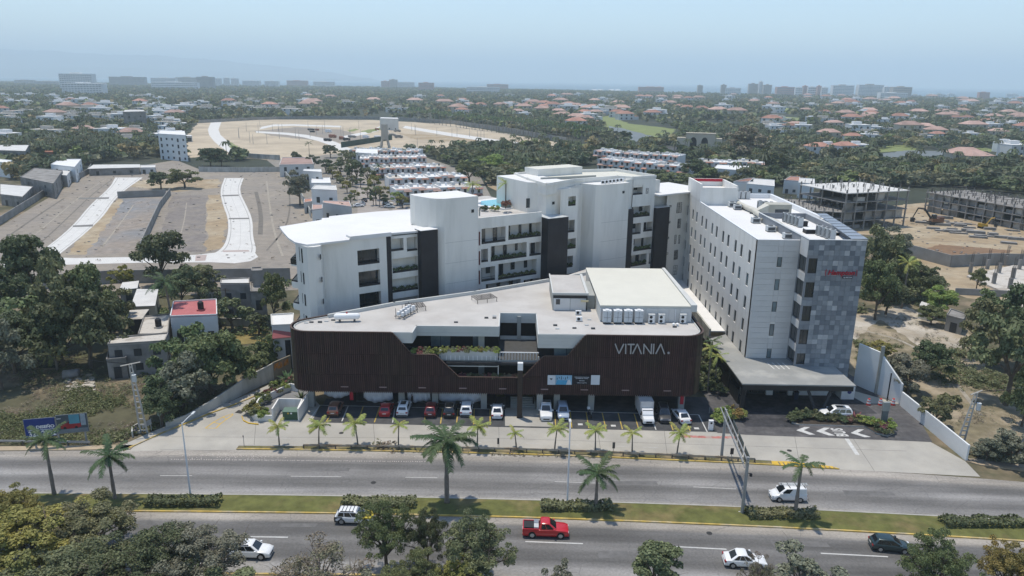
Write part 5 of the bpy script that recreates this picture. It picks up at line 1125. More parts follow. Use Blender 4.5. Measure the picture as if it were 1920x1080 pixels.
def hedge(px0,px1,py,lab,hh=.9,key='olive',dens=60,dp=1.5):
 a,b=G(px0,py),G(px1,py);L=math.dist(a,b);rng=np.random.default_rng(int(px0));n=int(L*dens*2.2)
 u=rng.uniform(0,L,n);v=rng.uniform(-dp/2,dp/2,n);top=hh*(.85+.15*np.sin(u*1.7)+.12*rng.random(n));z=top*np.sqrt(rng.random(n));v=v*np.where(z>top*.8,.8,1)
 side=rng.random(n)<.5;z=np.where(side,z,top*rng.uniform(.88,1.05,n));v=np.where(side,np.sign(v)*dp/2*rng.uniform(.85,1.08,n),v)
 dx,dy=(b[0]-a[0])/L,(b[1]-a[1])/L;P=np.stack([a[0]+dx*u-dy*v,a[1]+dy*u+dx*v,z+.1],1);N=np.stack([v*.2,v*.4,np.where(side,.4,1.0)],1)+rng.normal(size=(n,3))*.45;N/=np.linalg.norm(N,axis=1,keepdims=True)
 V,Fq=leaf_quads(rng,P,N,.26);o=thing('hedge',lab,'hedge',(a[0],a[1],0),0,'clipped hedges on the median')
 V-=np.array([a[0],a[1],0]);c=bpy.data.objects.new('foliage',np_mesh('foliage',V,Fq,LEAF[key]));COL.objects.link(c);c.parent=o
 mb=MB();
 for i in range(max(2,int(L/.9))):x,y=a[0]+dx*(i+.5)*.9-a[0],a[1]+dy*(i+.5)*.9-a[1];mb.tube([(x,y,-.05),(x+.1,y,hh*.5),(x-.1,y+.1,hh*.8)],[.06,.05,.03],4)
 lobj('stem',mb,M['bark'],o)
for a,b,y,l_ in((274,414,947,'dark clipped hedge around the left lamp post'),(642,780,949,'clipped hedge with brown tips left of the tallest palm'),(1013,1147,956,'clipped hedge around the middle lamp post'),(1398,1532,970,'clipped hedge at the foot of the sign gantry'),(1765,1915,986,'long hedge at the right end of the median')):hedge(a,b,y,l_,key='dark' if a in(274,1765)else 'olive')
isl=PL([(1484,794),(1484,784),(1500,776),(1560,776),(1610,783),(1668,795),(1678,800),(1677,813),(1665,819),(1645,815),(1622,801),(1560,799),(1495,797)])
mb=MB();mb.prism(isl,.02,.18);struct('island_kerb',mb,M['kerb'])
cx_=sum(p[0]for p in isl)/len(isl);cy_=sum(p[1]for p in isl)/len(isl)
mb=MB();mb.prism([(cx_+(x-cx_)*.965,cy_+(y-cy_)*.9)for x,y in isl],.18,.22);struct('island_soil',mb,mat('planting_soil',(.05,.04,.03),.95,.3,1))
rr=random.Random(77);k=0
for px,py,key,s in((1492,790,'bush_d',1.3),(1505,786,'bush_d',1.5),(1520,785,'bush',1.4),(1534,788,'bush_d',1.0),(1548,790,'bush_d',1.2),(1563,789,'bush',1.0),(1577,791,'bush_d',1.1),(1590,793,'bush_r',.9),(1604,793,'bush',1.0),(1618,795,'bush_l',1.2),(1632,797,'bush_l',1.3),(1644,802,'bush_y',1.1),(1654,808,'bush_r',1.2),(1664,806,'bush_l',1.5),(1668,812,'bush',1.1),(1650,812,'bush_d',1.2)):
 x,y=G(px,py);put_tree(key,x,y,s,'low garden shrub in the hotel driveway island, '+ordw(k)+' from its left end',name='shrub',cat='shrub',group='shrubs in the hotel island',wide=1.15,z=.2);k+=1
for k,(px,py,key,s)in enumerate(((1348,790,'bush_l',1.8),(1358,786,'bush_l',1.9),(1376,784,'bush_y',1.8),(1386,786,'bush_l',1.5),(1366,790,'bush_d',1.2))):
 x,y=G(px,py);put_tree(key,x,y,s,'bright green shrub by the gantry foot at the hotel entry, '+ORD[k]+' of five',name='shrub',cat='shrub',group='shrubs at the hotel entry',z=.1)
for k,(px,py,key,s)in enumerate(((1322,730,'bush_d',2.2),(1333,720,'bush',2.4),(1343,735,'bush_d',2.0),(1330,708,'bush_d',2.6),(1325,690,'bush',2.4),(1320,672,'bush_d',2.6))):
 x,y=G(px,py);put_tree(key,x,y,s,'dark shrub between the brown screen and the hotel, '+ORD[k]+' of six',name='shrub',cat='shrub',group='shrubs beside the brown building')
for k,(px,py,pt)in enumerate(((1326,735,652),(1340,725,668),(1331,700,640))):
 x,y,h=hgt_at(px,py,pt);palm('coco_y' if k<2 else 'coco',x,y,h,'palm in the narrow gap beside the hotel canopy, '+('nearest','middle','farthest')[k],'palms between the buildings',9,.1,50+k,sc=.5)
rr=random.Random(4);LB=[(478,765),(484,757),(492,750),(500,744),(508,739),(516,734),(524,729),(532,724),(474,773),(540,719),(482,777),(492,780)]
for k,(px,py)in enumerate(LB):x,y=G(px,py,.5);put_tree(['bush','bush_l','bush_d','bush_y','bush_r'][k%5],x,y,1.5+rr.uniform(-.2,.3),'shrub on the curved planter beside the car entrance, '+ordw(k)+' of twelve',name='shrub',cat='shrub',group='shrubs on the curved planter',z=.3)
def agave(px,py,z,s,lab,m='palm',g=None,nf=16,name='agave'):
 x,y=G(px,py,z);o=thing(name,lab,'plant',(x,y,z),0,g);mb=MB();rr=random.Random(int(px))
 for i in range(nf):
  a=i*2.4;e=rr.uniform(.3,1.2);d=Vector((math.cos(a)*math.cos(e),math.sin(a)*math.cos(e),math.sin(e)))*s;w=Vector((-math.sin(a),math.cos(a),0))*s*.09;b=len(mb.v)
  mb.v+=[tuple(w*.6),tuple(-w*.6),tuple(d*.5-w),tuple(d*.5+w),tuple(d+Vector((0,0,-.1*s)))];mb.f+=[(b,b+1,b+2,b+3),(b+3,b+2,b+4)];mb.m+=[0,0]
 lobj('leaves',mb,LEAF[m],o).name='leaf_rosette'
agave(565,748,.3,1.6,'dark spiky agave behind the transformer enclosure');agave(541,715,.6,2.4,'dark spiky plant at the corner of the brown screen');agave(1602,786,.2,1.7,'reddish spiky plant in the hotel island','red')
for k in range(15):
 x=-14.2+k*.86;key=['bush_l','bush_l','bush_g','bush','bush_l','bush_r','bush_y'][(k*5)%7];zb=9.0 if x<xL else 9.3
 put_tree(key,x,102.1 if x>xL else 101.8,.95 if x>xL else 1.2,'leafy plant on the upper terrace planter, '+ordw(k)+' from the left',name='terrace_plant',cat='plant',group='plants on the upper terrace',z=zb-.2,wide=1.0)
for k in range(11):
 x=-7.2+k*.95;put_tree(['bush_r','bush','bush_d','bush_g'][k%4],x,101.35,.85,'small plant on the lower terrace edge, '+ordw(k)+' from the left',name='terrace_plant',cat='plant',group='plants on the lower terrace',z=5.3)
for k,(px,py)in enumerate(((985,742),(995,745),(1003,743),(940,742),(1006,750))):x,y=G(px,py);put_tree('bush_l' if k==2 else 'bush_d',x,y,1.4,'plant beside the entrance steps, '+ORD[k]+' of five',name='shrub',cat='shrub',group='plants by the entrance steps')
rng=np.random.default_rng(9)
for a,b,z0,z1,n0,k in OPEN:
 if k!='p':continue
 n=int((b-a)*46);u=a+.1+(b-a-.2)*rng.random(n);hh=.25+.55*np.abs(np.sin(u*2.3+z0))*rng.random(n);P=np.stack([u,np.full(n,n0+.2)+rng.uniform(-.25,.25,n),z0+.2+hh],1);N=rng.normal(size=(n,3))+np.array([0,-.5,.6]);N/=np.linalg.norm(N,axis=1,keepdims=True)
 V,Fq=leaf_quads(rng,P,N,.3);W_=V.copy();W_[:,0]=AO[0]+V[:,0]*math.cos(AA)-V[:,1]*math.sin(AA)-apt.location.x;W_[:,1]=AO[1]+V[:,0]*math.sin(AA)+V[:,1]*math.cos(AA)-apt.location.y
 o=bpy.data.objects.new('balcony_plant',np_mesh('balcony_plant',W_,Fq,LEAF['mid' if int(a)%2 else 'dark']));COL.objects.link(o);o.parent=apt
for k,(px,py,pt)in enumerate(((948,387,343),(886,382,345))):
 x,y=G(px,py,23.0);h=HT(x,y,pt)-23;p=palm('coco_y',x,y,h,'green palm in a pot on the roof pool deck' if k==0 else 'palm behind the left lift tower by the pool',None,10,.13,90+k,sc=.62);p.location.z=22.9
x,y=G(948,390,23);mb=MB();mb.cyl(x,y,22.9,24.2,.9,14,r2=1.05);tag(obj('planter_pot',mb,mat('pot_grey',(.16,.17,.15),.8,.1,1)),'round grey planter pot under the pool deck palm','planter')
x,y=G(948,388,24);put_tree('bush_r',x,y,1.5,'red leaved bush at the foot of the pool deck palm',name='shrub',cat='shrub',z=24);x,y=G(984,391,23);put_tree('bush_r',x,y,1.9,'red leaved bush on the pool deck beside the wall',name='shrub',cat='shrub',z=22.9);x,y=G(928,395,23);put_tree('bush_l',x,y,1.3,'lime green bush on the pool deck edge',name='shrub',cat='shrub',z=22.9);x,y=G(908,395,23);put_tree('bush_d',x,y,1.3,'dark bush on the pool deck near the lift tower',name='shrub',cat='shrub',z=22.9)
M['tyre']=mat('tyre_rubber',(.018,.018,.018),.85,.1,3,world=False);M['rim']=mat('alloy_rim',(.35,.36,.37),.35,.1,3,metal=.6,world=False)
M['cglass']=mat('car_glass',(.012,.016,.02),.06,0,spec=.9,world=False);M['lamp']=mat('head_lamp',(.65,.67,.68),.15,0,spec=.8,world=False)
M['tail']=mat('tail_lamp',(.30,.01,.01),.2,0,spec=.6,world=False);M['plate']=mat('number_plate',(.55,.55,.53),.5,.1,5,world=False);M['ctrim']=mat('car_black_trim',(.02,.02,.022),.6,.1,3,world=False)
def paint(name,col,metal=0.):
 if name in MATS:return MATS[name]
 m=mat(name,col,.28,.03,2,metal=metal,spec=.6,world=False);m.node_tree.nodes['Principled BSDF'].inputs['Coat Weight'].default_value=.5;return m
def car(kind,col,label,cat,cx,cy,ang,L=4.4,W=1.76,H=1.48,metal=0.,group=None,roof=None,rails=False,name='car',pname=None):
 t=thing(name,label,cat,(cx,cy,.03),ang,group);P_=paint(pname or 'paint_'+'_'.join('%03d'%int(c*1000)for c in col),col,metal)
 h=L/2;w=W/2;zb=.22;belt=H*.60;hood=H*.56
 if kind=='sedan':st=[(-h,.78,.62),(-h+.12,.92,belt*.98),(-h+.5,.97,belt*1.03),(-h+1.0,1,belt*1.02),(0,1,belt),(h-1.25,1,belt*.97),(h-.55,.96,hood*.93),(h-.15,.88,hood*.74),(h,.74,.52)];cab=(-h+.55,h-1.15,-h+1.25,h-2.05)
 elif kind=='hatch':st=[(-h,.84,.70),(-h+.08,.95,belt*1.02),(-h+.5,1,belt*1.03),(0,1,belt),(h-1.15,1,belt*.97),(h-.5,.96,hood*.92),(h-.13,.88,hood*.74),(h,.74,.5)];cab=(-h+.12,h-1.0,-h+.55,h-1.95)
 elif kind=='suv':st=[(-h,.88,.75),(-h+.07,.97,belt*1.0),(-h+.5,1,belt*1.02),(0,1,belt),(h-1.15,1,belt),(h-.45,.97,hood*.98),(h-.1,.9,hood*.84),(h,.8,.6)];cab=(-h+.08,h-1.05,-h+.38,h-1.8)
 elif kind=='van':st=[(-h,.92,.8),(-h+.05,1,belt),(0,1,belt),(h-1.0,1,belt),(h-.4,.96,hood*.84),(h-.1,.88,hood*.66),(h,.78,.5)];cab=(-h+.04,h-.75,-h+.12,h-1.5)
 elif kind=='pickup':st=[(-h,.92,.55),(-h+.04,.97,belt),(-h+1.6,1,belt),(0,1,belt),(h-1.4,1,belt),(h-.5,.97,hood*1.0),(h-.08,.92,hood*.85),(h,.84,.6)];cab=(-h+1.75,h-1.3,-h+1.95,h-2.1)
 else:st=[(-h+1.0,1,belt),(h-1.0,1,belt),(h-.3,.95,hood*.9),(h,.85,.6)];cab=(h-2.0,h-.75,h-1.95,h-1.3)
 mb=MB();rings=[]
 for x,k,zt in st:
  ww=w*k;pr=[(ww*.86,zb),(ww*.97,zb+.14),(ww,zb+.30),(ww,zt*.72+.06),(ww*.965,zt-.06),(ww*.86,zt),(ww*.4,zt+.025)]
  rings.append([(x,y,z)for y,z in pr]+[(x,-y,z)for y,z in reversed(pr)])
 n=len(rings[0]);mb.v=[p for r in rings for p in r]
 for i in range(len(rings)-1):
  for j in range(n):
   j2=(j+1)%n;mb.f.append((i*n+j,i*n+j2,(i+1)*n+j2,(i+1)*n+j));mb.m.append(0)
 mb.f.append(tuple(range(n)));mb.f.append(tuple((len(rings)-1)*n+j for j in reversed(range(n))));mb.m+=[0,0]
 b=lobj('body',mb,P_,t,True);
 b.data.set_sharp_from_angle(angle=.7)
 xb0,xb1,xt0,xt1=cab;zb0,zt0=belt-.03,H-.07;wb,wt=w*.93,w*.76
 if kind=='van':wt=w*.86
 def ring(x0,x1,ww,z):c=.12;return[(x0,-ww+c,z),(x0,ww-c,z),(x0+c,ww,z),(x1-c,ww,z),(x1,ww-c,z),(x1,-ww+c,z),(x1-c,-ww,z),(x0+c,-ww,z)]
 R0,R1,R2,R3=ring(xb0,xb1,wb,zb0),ring(xt0,xt1,wt,zt0),ring(xt0+.06,xt1-.08,wt-.07,H-.015),ring(xt0+.3,xt1-.35,wt-.3,H+.005)
 mb=MB();mb.v=R0+R1+R2+R3
 for k in range(3):
  for j in range(8):j2=(j+1)%8;mb.f.append((k*8+j,k*8+(j+8-1)%8,(k+1)*8+(j+7)%8,(k+1)*8+j));mb.m.append(0)
 mb.f.append(tuple(24+j for j in reversed(range(8))));mb.m.append(0)
 cb=lobj('cabin',mb,P_ if roof is None else[P_],t,True);cb.data.set_sharp_from_angle(angle=.6)
 def lerp(a,b,u):return tuple(a[i]+(b[i]-a[i])*u for i in range(3))
 def glass_quad(nm,a0,a1,b0,b1,u0,u1,v0,v1,off):
  q=[lerp(lerp(a0,a1,u0),lerp(b0,b1,u0),v0),lerp(lerp(a0,a1,u1),lerp(b0,b1,u1),v0),lerp(lerp(a0,a1,u1),lerp(b0,b1,u1),v1),lerp(lerp(a0,a1,u0),lerp(b0,b1,u0),v1)]
  g=MB();g.face([tuple(p[i]+off[i]for i in range(3))for p in q]);return g
 g=glass_quad('w',R0[5],R0[4],R1[5],R1[4],.03,.97,.14,.97,(.012,0,.012));lobj('windscreen',g,M['cglass'],t)
 if kind!='van':g=glass_quad('w',R0[1],R0[0],R1[1],R1[0],.06,.94,.30 if kind!='sedan' else .12,.92,(-.012,0,.012));lobj('rear_window',g,M['cglass'],t)
 for s in(0,1):
  a0,a1,c0,c1=(R0[7],R0[6],R1[7],R1[6])if s==0 else(R0[3],R0[2],R1[3],R1[2])
  spans=((.05,.30),(.335,.62),(.655,.95))if kind in('suv','hatch','sedan')else((.66,.95),)if kind=='van' else((.08,.42),(.47,.94))if kind=='pickup' else((.1,.9),)
  if s==1:spans=[(1-b_,1-a_)for a_,b_ in spans]
  for u0,u1 in spans:g=glass_quad('s',a0,a1,c0,c1,u0,u1,.16,.90,(0,-.012 if s==0 else .012,.004));lobj('side_window',g,M['cglass'],t)
 r=.33 if kind not in('suv','pickup','truck')else .38
 xs=(-h+.82,h-.86)if kind not in('pickup',)else(-h+1.05,h-.92)
 for x in xs:
  for s in(-1,1):
   mb=MB();mb.tube([(x,s*(w-.20),r+.02),(x,s*(w-.005),r+.02)],r*1.14,16);lobj('wheel_arch',mb,M['ctrim'],t)
   wb_=bpy.data.objects.new('wheel',None);COL.objects.link(wb_);wb_.parent=t
   mb=MB();mb.tube([(x,s*(w-.22),r),(x,s*(w+.015),r)],r,18);lobj('tyre',mb,M['tyre'],wb_)
   mb=MB();mb.tube([(x,s*(w-.02),r),(x,s*(w+.03),r)],r*.62,12);lobj('rim',mb,M['rim'],wb_)
 fl=st[-2];
 for s in(-1,1):
  mb=MB();mb.box(h-.26,s*w*.52,hood*.60,h-.02,s*w*.86,hood*.76);lobj('headlight',mb,M['lamp'],t)
  mb=MB();zt_=belt*.80;mb.box(-h-.012,s*w*.60,zt_-.10,-h+.16,s*w*.93,zt_+.10);lobj('tail_light',mb,M['tail'],t)
  mb=MB();mb.box(xb1-.42,s*(w-.02),belt+.0,xb1-.24,s*(w+.17),belt+.15);lobj('mirror',mb,P_,t)
 mb=MB();mb.box(h-.12,-w*.5,.34,h+.015,w*.5,.50);lobj('grille',mb,M['ctrim'],t)
 mb=MB();mb.box(h+.005,-.26,.36,h+.03,.26,.47);mb2=MB();mb2.box(-h-.03,-.26,.62,-h-.006,.26,.74);lobj('number_plate',mb2,M['plate'],t)
 mb=MB();mb.box(-h-.02,-w*.82,.26,-h+.1,w*.82,.42);lobj('rear_bumper',mb,M['ctrim']if kind in('suv','van')else P_,t)
 if roof=='sun':mb=MB();mb.box(xt0+.7,-w*.46,H-.01,xt1-.45,w*.46,H+.02);lobj('sunroof',mb,M['cglass'],t)
 if roof=='black':mb=MB();mb.box(xt0+.3,-w*.58,H-.01,xt1-.3,w*.58,H+.012);lobj('roof_panel',mb,M['ctrim'],t)
 if rails:
  for s in(-1,1):mb=MB();mb.box(xt0+.3,s*wt*.93-.02,H-.05,xt1-.3,s*wt*.93+.02,H+.05);lobj('roof_rail',mb,M['rim']if rails==1 else M['ctrim'],t)
 if kind=='pickup':
  mb=MB();mb.box(-h+.1,-w*.84,belt-.02,-h+1.72,w*.84,belt+.035);lobj('cargo_bed',mb,M['ctrim'],t)
  mb=MB()
  for s in(-1,1):mb.box(-h+.02,s*w*.86,belt-.02,-h+1.75,s*w*.97,belt+.09)
  mb.box(-h+.01,-w*.85,belt-.02,-h+.1,w*.85,belt+.09);lobj('bed_rail',mb,P_,t)
 return t
def at_px(px,py):return G(px,py)
def stall(px,py,up=True):x,y=G(px,py);return x,y
HP=math.pi/2
WHITE=(.72,.73,.73);cg='cars in the parking row'
def park_car(px,py,kind,col,lab,front=False,da=0.,**k):
 x,y=G(px,py);return car(kind,col,lab,k.pop('cat','car'),x,y,(-HP if front else HP)+da,group=cg,**k)
park_car(630,772,'suv',(.20,.095,.06),'copper brown suv parked alone at the left end of the row',L=4.2,H=1.65,metal=.3)
park_car(725,773,'hatch',(.33,.012,.02),'bright red hatchback parked left of the white suv with black sunroof',H=1.52,L=4.1)
park_car(758,771,'suv',WHITE,'white suv with large black sunroof parked beside the red hatchback',L=4.5,H=1.62,roof='sun')
park_car(809,773.5,'suv',(.12,.008,.014),'dark red suv parked left of the black car',L=4.3,H=1.62)
park_car(844,774,'suv',(.012,.013,.016),'black suv parked between the dark red one and the pale crossover',L=4.3,H=1.65,rails=1)
park_car(875,771.5,'suv',(.62,.65,.68),'pale silver crossover parked right of the black suv',L=4.3,H=1.58,W=1.8)
park_car(932.5,775.5,'sedan',WHITE,'white saloon parked alone left of the entrance pad',L=4.5,H=1.45)
park_car(1023,777,'pickup',WHITE,'white double cab pickup parked nose out beside the entrance pad',True,L=5.2,W=1.85,H=1.78,cat='pickup')
park_car(1055,778,'suv',(.33,.40,.50),'silver blue car with roof rails parked behind the lamp post',True,L=4.4,H=1.6,rails=1)
park_car(1244,783,'suv',(.10,.10,.105),'dark grey suv parked nose out right of the white box truck',True,-.08,L=4.6,H=1.7,roof='black',rails=1,metal=.4)
park_car(1276,785,'sedan',WHITE,'white saloon parked askew at the right end of the row',False,.16,L=4.5,H=1.43)
x,y=G(1209,783);t=thing('box_truck','white delivery truck with tall grey topped box parked nose out','truck',(x,y,.03),-HP+.03)
mb=MB();mb.box(-2.9,-1.0,.75,.95,1.0,2.95);lobj('cargo_box',mb,mat('truck_box',(.50,.51,.52),.5,.06,1,world=False),t)
mb=MB();mb.box(-2.85,-.95,2.951,.9,.95,2.99);lobj('box_roof',mb,mat('truck_roof',(.42,.42,.41),.6,.12,1.5,world=False),t)
mb=MB();ww=.9;
secs=[(.98,ww,.5,2.0),(1.5,ww,.5,1.98),(2.0,ww*.98,.5,1.45),(2.1,ww*.97,.5,1.22),(2.75,ww*.93,.45,1.02),(2.9,ww*.85,.42,.8)]
for xx,w_,z0,z1 in secs:mb.v+=[(xx,-w_,z0),(xx,w_,z0),(xx,w_,(z0+z1)/2),(xx,w_*.88,z1),(xx,-w_*.88,z1),(xx,-w_,(z0+z1)/2)]
for i in range(len(secs)-1):
 for j in range(6):mb.f.append((i*6+j,i*6+(j+1)%6,(i+1)*6+(j+1)%6,(i+1)*6+j));mb.m.append(0)
mb.f+=[(0,5,4,3,2,1),tuple(30+j for j in range(6))];mb.m+=[0,0];lobj('cab',mb,paint('paint_truck',WHITE),t)
mb=MB();mb.face([(1.56,-.74,1.93),(1.56,.74,1.93),(2.08,.80,1.28),(2.08,-.80,1.28)][::-1]);lobj('windscreen',mb,M['cglass'],t)
for s in(-1,1):
 mb=MB();mb.box(1.1,s*(ww-.03),1.3,1.75,s*(ww+.01),1.75);lobj('side_window',mb,M['cglass'],t);mb=MB();mb.box(2.75,s*.45,.62,2.93,s*.75,.8);lobj('headlight',mb,M['lamp'],t);mb=MB();mb.box(1.75,s*.92,1.25,1.85,s*1.15,1.6);lobj('mirror',mb,M['ctrim'],t)
 for xx in(-1.9,2.15):mb=MB();mb.tube([(xx,s*.66,.38),(xx,s*.93,.38)],.38,16);lobj('wheel',mb,M['tyre'],t)
mb=MB();mb.box(2.85,-.42,.5,2.96,.42,.72);lobj('grille',mb,M['ctrim'],t);mb=MB();mb.box(-2.8,-.45,.45,2.6,.45,.75);lobj('chassis',mb,M['ctrim'],t)
mb=MB();mb.box(.955,-.9,2.05,.99,.9,2.9);lobj('box_front',mb,MATS['truck_box'],t)
x,y=G(1106,781);t=thing('motorcycle','black motorcycle standing in an empty stall','motorcycle',(x,y,.03),-HP+.2)
for xx in(-.65,.65):mb=MB();mb.tube([(xx,-.06,.3),(xx,.06,.3)],.3,16);lobj('wheel',mb,M['tyre'],t)
mb=MB();mb.tube([(-.6,0,.35),(-.2,0,.7),(.35,0,.75),(.65,0,.35)],[.06,.14,.16,.05],8);mb.box(-.25,-.14,.3,.25,.14,.6);lobj('frame',mb,M['ctrim'],t)
mb=MB();mb.box(-.75,-.12,.75,.0,.12,.86);lobj('seat',mb,M['ctrim'],t);mb=MB();mb.tube([(.42,-.36,1.02),(.5,0,.98),(.42,.36,1.02)],.025,6);mb.tube([(.5,0,.98),(.66,0,.35)],.03,6);lobj('handlebar',mb,M['steel'],t)
mb=MB();mb.tube([(.0,0,.88),(.35,0,.92)],[.15,.12],8);lobj('fuel_tank',mb,paint('paint_moto',(.02,.02,.025)),t);mb=MB();mb.box(-.95,-.2,.85,-.6,.2,1.15);lobj('top_case',mb,M['white_metal'],t)
def road_car(p0,p1,*a,**k):
 A_,B_=G(*p0),G(*p1);L=math.dist(A_,B_);return car(*a[:4],(A_[0]+B_[0])/2,(A_[1]+B_[1])/2,math.atan2(B_[1]-A_[1],B_[0]-A_[0]),L=k.pop('L',L),**k)
p=road_car((980,1000),(1066,1002.5),'pickup',(.44,.008,.014),'red pickup with loaded bed driving on the near road','pickup',W=1.85,H=1.75)
for i,(a,b,c,d,e,m)in enumerate(((-2.35,-.7,-1.35,.35,.22,'ctrim'),(-1.3,-.75,-.8,.0,.28,'unit'),(-1.3,.05,-.8,.75,.3,'rim'))):mb=MB();mb.box(a,b,1.02,c,d,1.02+e);lobj('load_box',mb,M[m],p)
road_car((1359,1056),(1431,1060),'sedan',WHITE,'white saloon driving on the near road behind the leafless sapling','car',W=1.75,H=1.5,L=4.3)
road_car((1637,1026),(1699,1032),'hatch',(.018,.040,.045),'dark teal hatchback driving on the near road at right','car',W=1.74,H=1.45,L=4.1,metal=.3)
road_car((436,1040),(506,1042),'suv',WHITE,'white estate car half hidden by the grey olive tree','car',W=1.72,H=1.6,L=4.4,rails=2)
road_car((632,976),(700,978),'suv',WHITE,'yellow and white taxi with roof rack hidden behind trees','taxi',W=1.72,H=1.55,L=4.3,rails=2,pname='paint_taxi')
tx=[o for o in COL.objects if o.get('category')=='taxi'][0]
for c in tx.children:
 if c.name.startswith('cabin'):c.data.materials[0]=paint('paint_taxi_white',WHITE)
mb=MB();mb.prism([(1.0,-.84),(1.9,-.8),(2.14,-.55),(2.14,.55),(1.9,.8),(1.0,.84)],.45,.955);lobj('yellow_bonnet',mb,paint('paint_taxi_yellow',(.60,.46,.02)),tx)
mb=MB();[mb.box(-1.7+i*.4,-.6,1.6,-1.66+i*.4,.6,1.64)for i in range(6)];mb.box(-2.14,-.84,.3,-1.2,.84,.92);lobj('roof_rack',mb,M['ctrim'],tx)
v=road_car((1506,936),(1445,935),'van',WHITE,'white van with ladder on its roof driving on the far carriageway','van',W=1.7,H=1.8,L=4.15)
mb=MB()
for s in(-.3,.1):mb.box(-2.3,s-.03,1.9,1.1,s+.03,1.96)
for i in range(9):mb.box(-2.2+i*.4,-.3,1.9,-2.15+i*.4,.1,1.95)
lobj('ladder',mb,M['unit'],v)
mb=MB();[mb.box(-1.8+i*.9,-.65,1.8,-1.74+i*.9,.65,1.88)for i in range(3)];lobj('roof_rack',mb,M['ctrim'],v)
road_car((1590,783),(1542,781),'suv',WHITE,'white suv with dark roof panels stopped by the slanted canopy columns','car',W=1.85,H=1.7,L=4.7,roof='sun',rails=1)
def lamp_post(px,py,pt,lab,arm=1.6,ax=1):
 x,y,h=hgt_at(px,py,pt);t=thing('lamp_post',lab,'street lamp',(x,y,0),0,'white median lamp posts');mb=MB();mb.tube([(0,0,0),(0,0,h-.2)],[.12,.065],8);lobj('pole',mb,M['white_metal'],t)
 mb=MB();mb.tube([(0,0,h-.3),(.3*ax,arm*.6,h),(.45*ax,arm,h+.05)],.04,6);lobj('arm',mb,M['white_metal'],t)
 mb=MB();mb.box(.45*ax-.14,arm-.1,h-.02,.45*ax+.14,arm+.65,h+.1);lobj('lamp_head',mb,M['unit'],t);mb=MB();mb.box(-.2,-.2,0,.2,.2,.1);lobj('base_plate',mb,M['kerb'],t)
lamp_post(358,935,790,'tall white lamp post on the median at left',1.8);lamp_post(1063.5,947,800,'tall white lamp post on the median at the middle hedge',1.2,.2)
xn,yn,hn=hgt_at(1391,965,857);xf,yf,hf=hgt_at(1352.5,858,768)
ga=thing('sign_gantry','grey steel sign gantry spanning the far carriageway on two posts','gantry',(xn,yn,0))
for x,y,h in((xn,yn,hn),(xf,yf,hf)):
 mb=MB();mb.tube([(x,y,0),(x,y,h)],[.2,.17],10);obj('post',mb,M['steel'],ga);mb=MB();mb.box(x-.35,y-.35,0,x+.35,y+.35,.25);obj('post_base',mb,M['kerb'],ga)
bh=min(hn,hf)-.1;dx,dy=xf-xn,yf-yn;Lb=math.hypot(dx,dy);ux,uy=dx/Lb,dy/Lb;px_,py_=-uy,ux
mb=MB()
for o_ in(-.0,.55):mb.tube([(xn-ux*.4+px_*o_,yn-uy*.4+py_*o_,bh),(xf+ux*.8+px_*o_,yf+uy*.8+py_*o_,bh)],.085,6)
mb.tube([(xn+px_*.27,yn+py_*.27,bh-.8),(xf+px_*.27,yf+py_*.27,bh-.8)],.07,6)
for i in range(13):
 a=Lb*i/13;b=Lb*(i+1)/13;mb.tube([(xn+ux*a+px_*.27,yn+uy*a+py_*.27,bh-.8),(xn+ux*(a+b)/2,yn+uy*(a+b)/2,bh)],.03,4);mb.tube([(xn+ux*(a+b)/2+px_*.55,yn+uy*(a+b)/2+py_*.55,bh),(xn+ux*b+px_*.27,yn+uy*b+py_*.27,bh-.8)],.03,4)
obj('truss',mb,M['steel'],ga)
for k,(a,b)in enumerate(((.6,3.0),(3.8,6.6),(7.4,10.0))):
 mb=MB();q=[(xn+ux*a+px_*-.25,yn+uy*a+py_*-.25),(xn+ux*b+px_*-.25,yn+uy*b+py_*-.25),(xn+ux*b+px_*-.32,yn+uy*b+py_*-.32),(xn+ux*a+px_*-.32,yn+uy*a+py_*-.32)];mb.prism(q,bh-1.25,bh+.35);s_=obj('sign_panel',mb,mat('sign_back_grey',(.06,.075,.07),.5,.1,1),ga)
mb=MB();mb.tube([(xn,yn-.05,hn-2.0),(xn+.45,yn-.1,hn-2.0)],.04,6);mb.box(xn+.35,yn-.25,hn-2.35,xn+.6,yn,hn-2.0);obj('camera_box',mb,M['dark'],ga)
def sign_post(px,py,pt,lab,col,w=.5,hh=.6,name='road_sign',round_=False,ang=0.):
 x,y,h=hgt_at(px,py,pt);t=thing(name,lab,'road sign',(x,y,0),ang);mb=MB();mb.tube([(0,0,0),(0,0,h)],.04,6);lobj('pole',mb,M['steel'],t)
 mb=MB();(mb.tube([(0,-.04,h-hh/2),(0,-.07,h-hh/2)],hh/2,14)if round_ else mb.box(-w/2,-.07,h-hh,w/2,-.04,h));lobj('plate',mb,mat('sign_%s'%name+str(int(px)),col,.5,.1,1),t)
sign_post(1150,848,829,'small grey sign on the divider right of the seventh palm',(.10,.09,.08),.35,.9);sign_post(934,839.5,821,'thin dark sign post by the divider below the white saloon',(.05,.05,.05),.25,.9);sign_post(1371,859,840,'small dark sign on the divider beside the gantry',(.06,.05,.05),.45,.9)
sign_post(302,800,772,'round green bordered sign by the left entrance pavement',(.25,.32,.27),.4,.7,round_=True);sign_post(458,838,816,'slim grey post at the left tip of the divider',(.1,.1,.1),.12,.3)
x,y=G(1332,806);t=thing('ticket_machine','white parking ticket machine at the right end of the stalls','ticket machine',(x,y,.02));mb=MB();mb.box(-.32,-.22,0,.32,.22,1.5);lobj('body',mb,M['white_metal'],t);mb=MB();mb.tube([(0,-.24,1.15),(0,-.22,1.15)],.16,12);lobj('round_mark',mb,M['dark'],t)
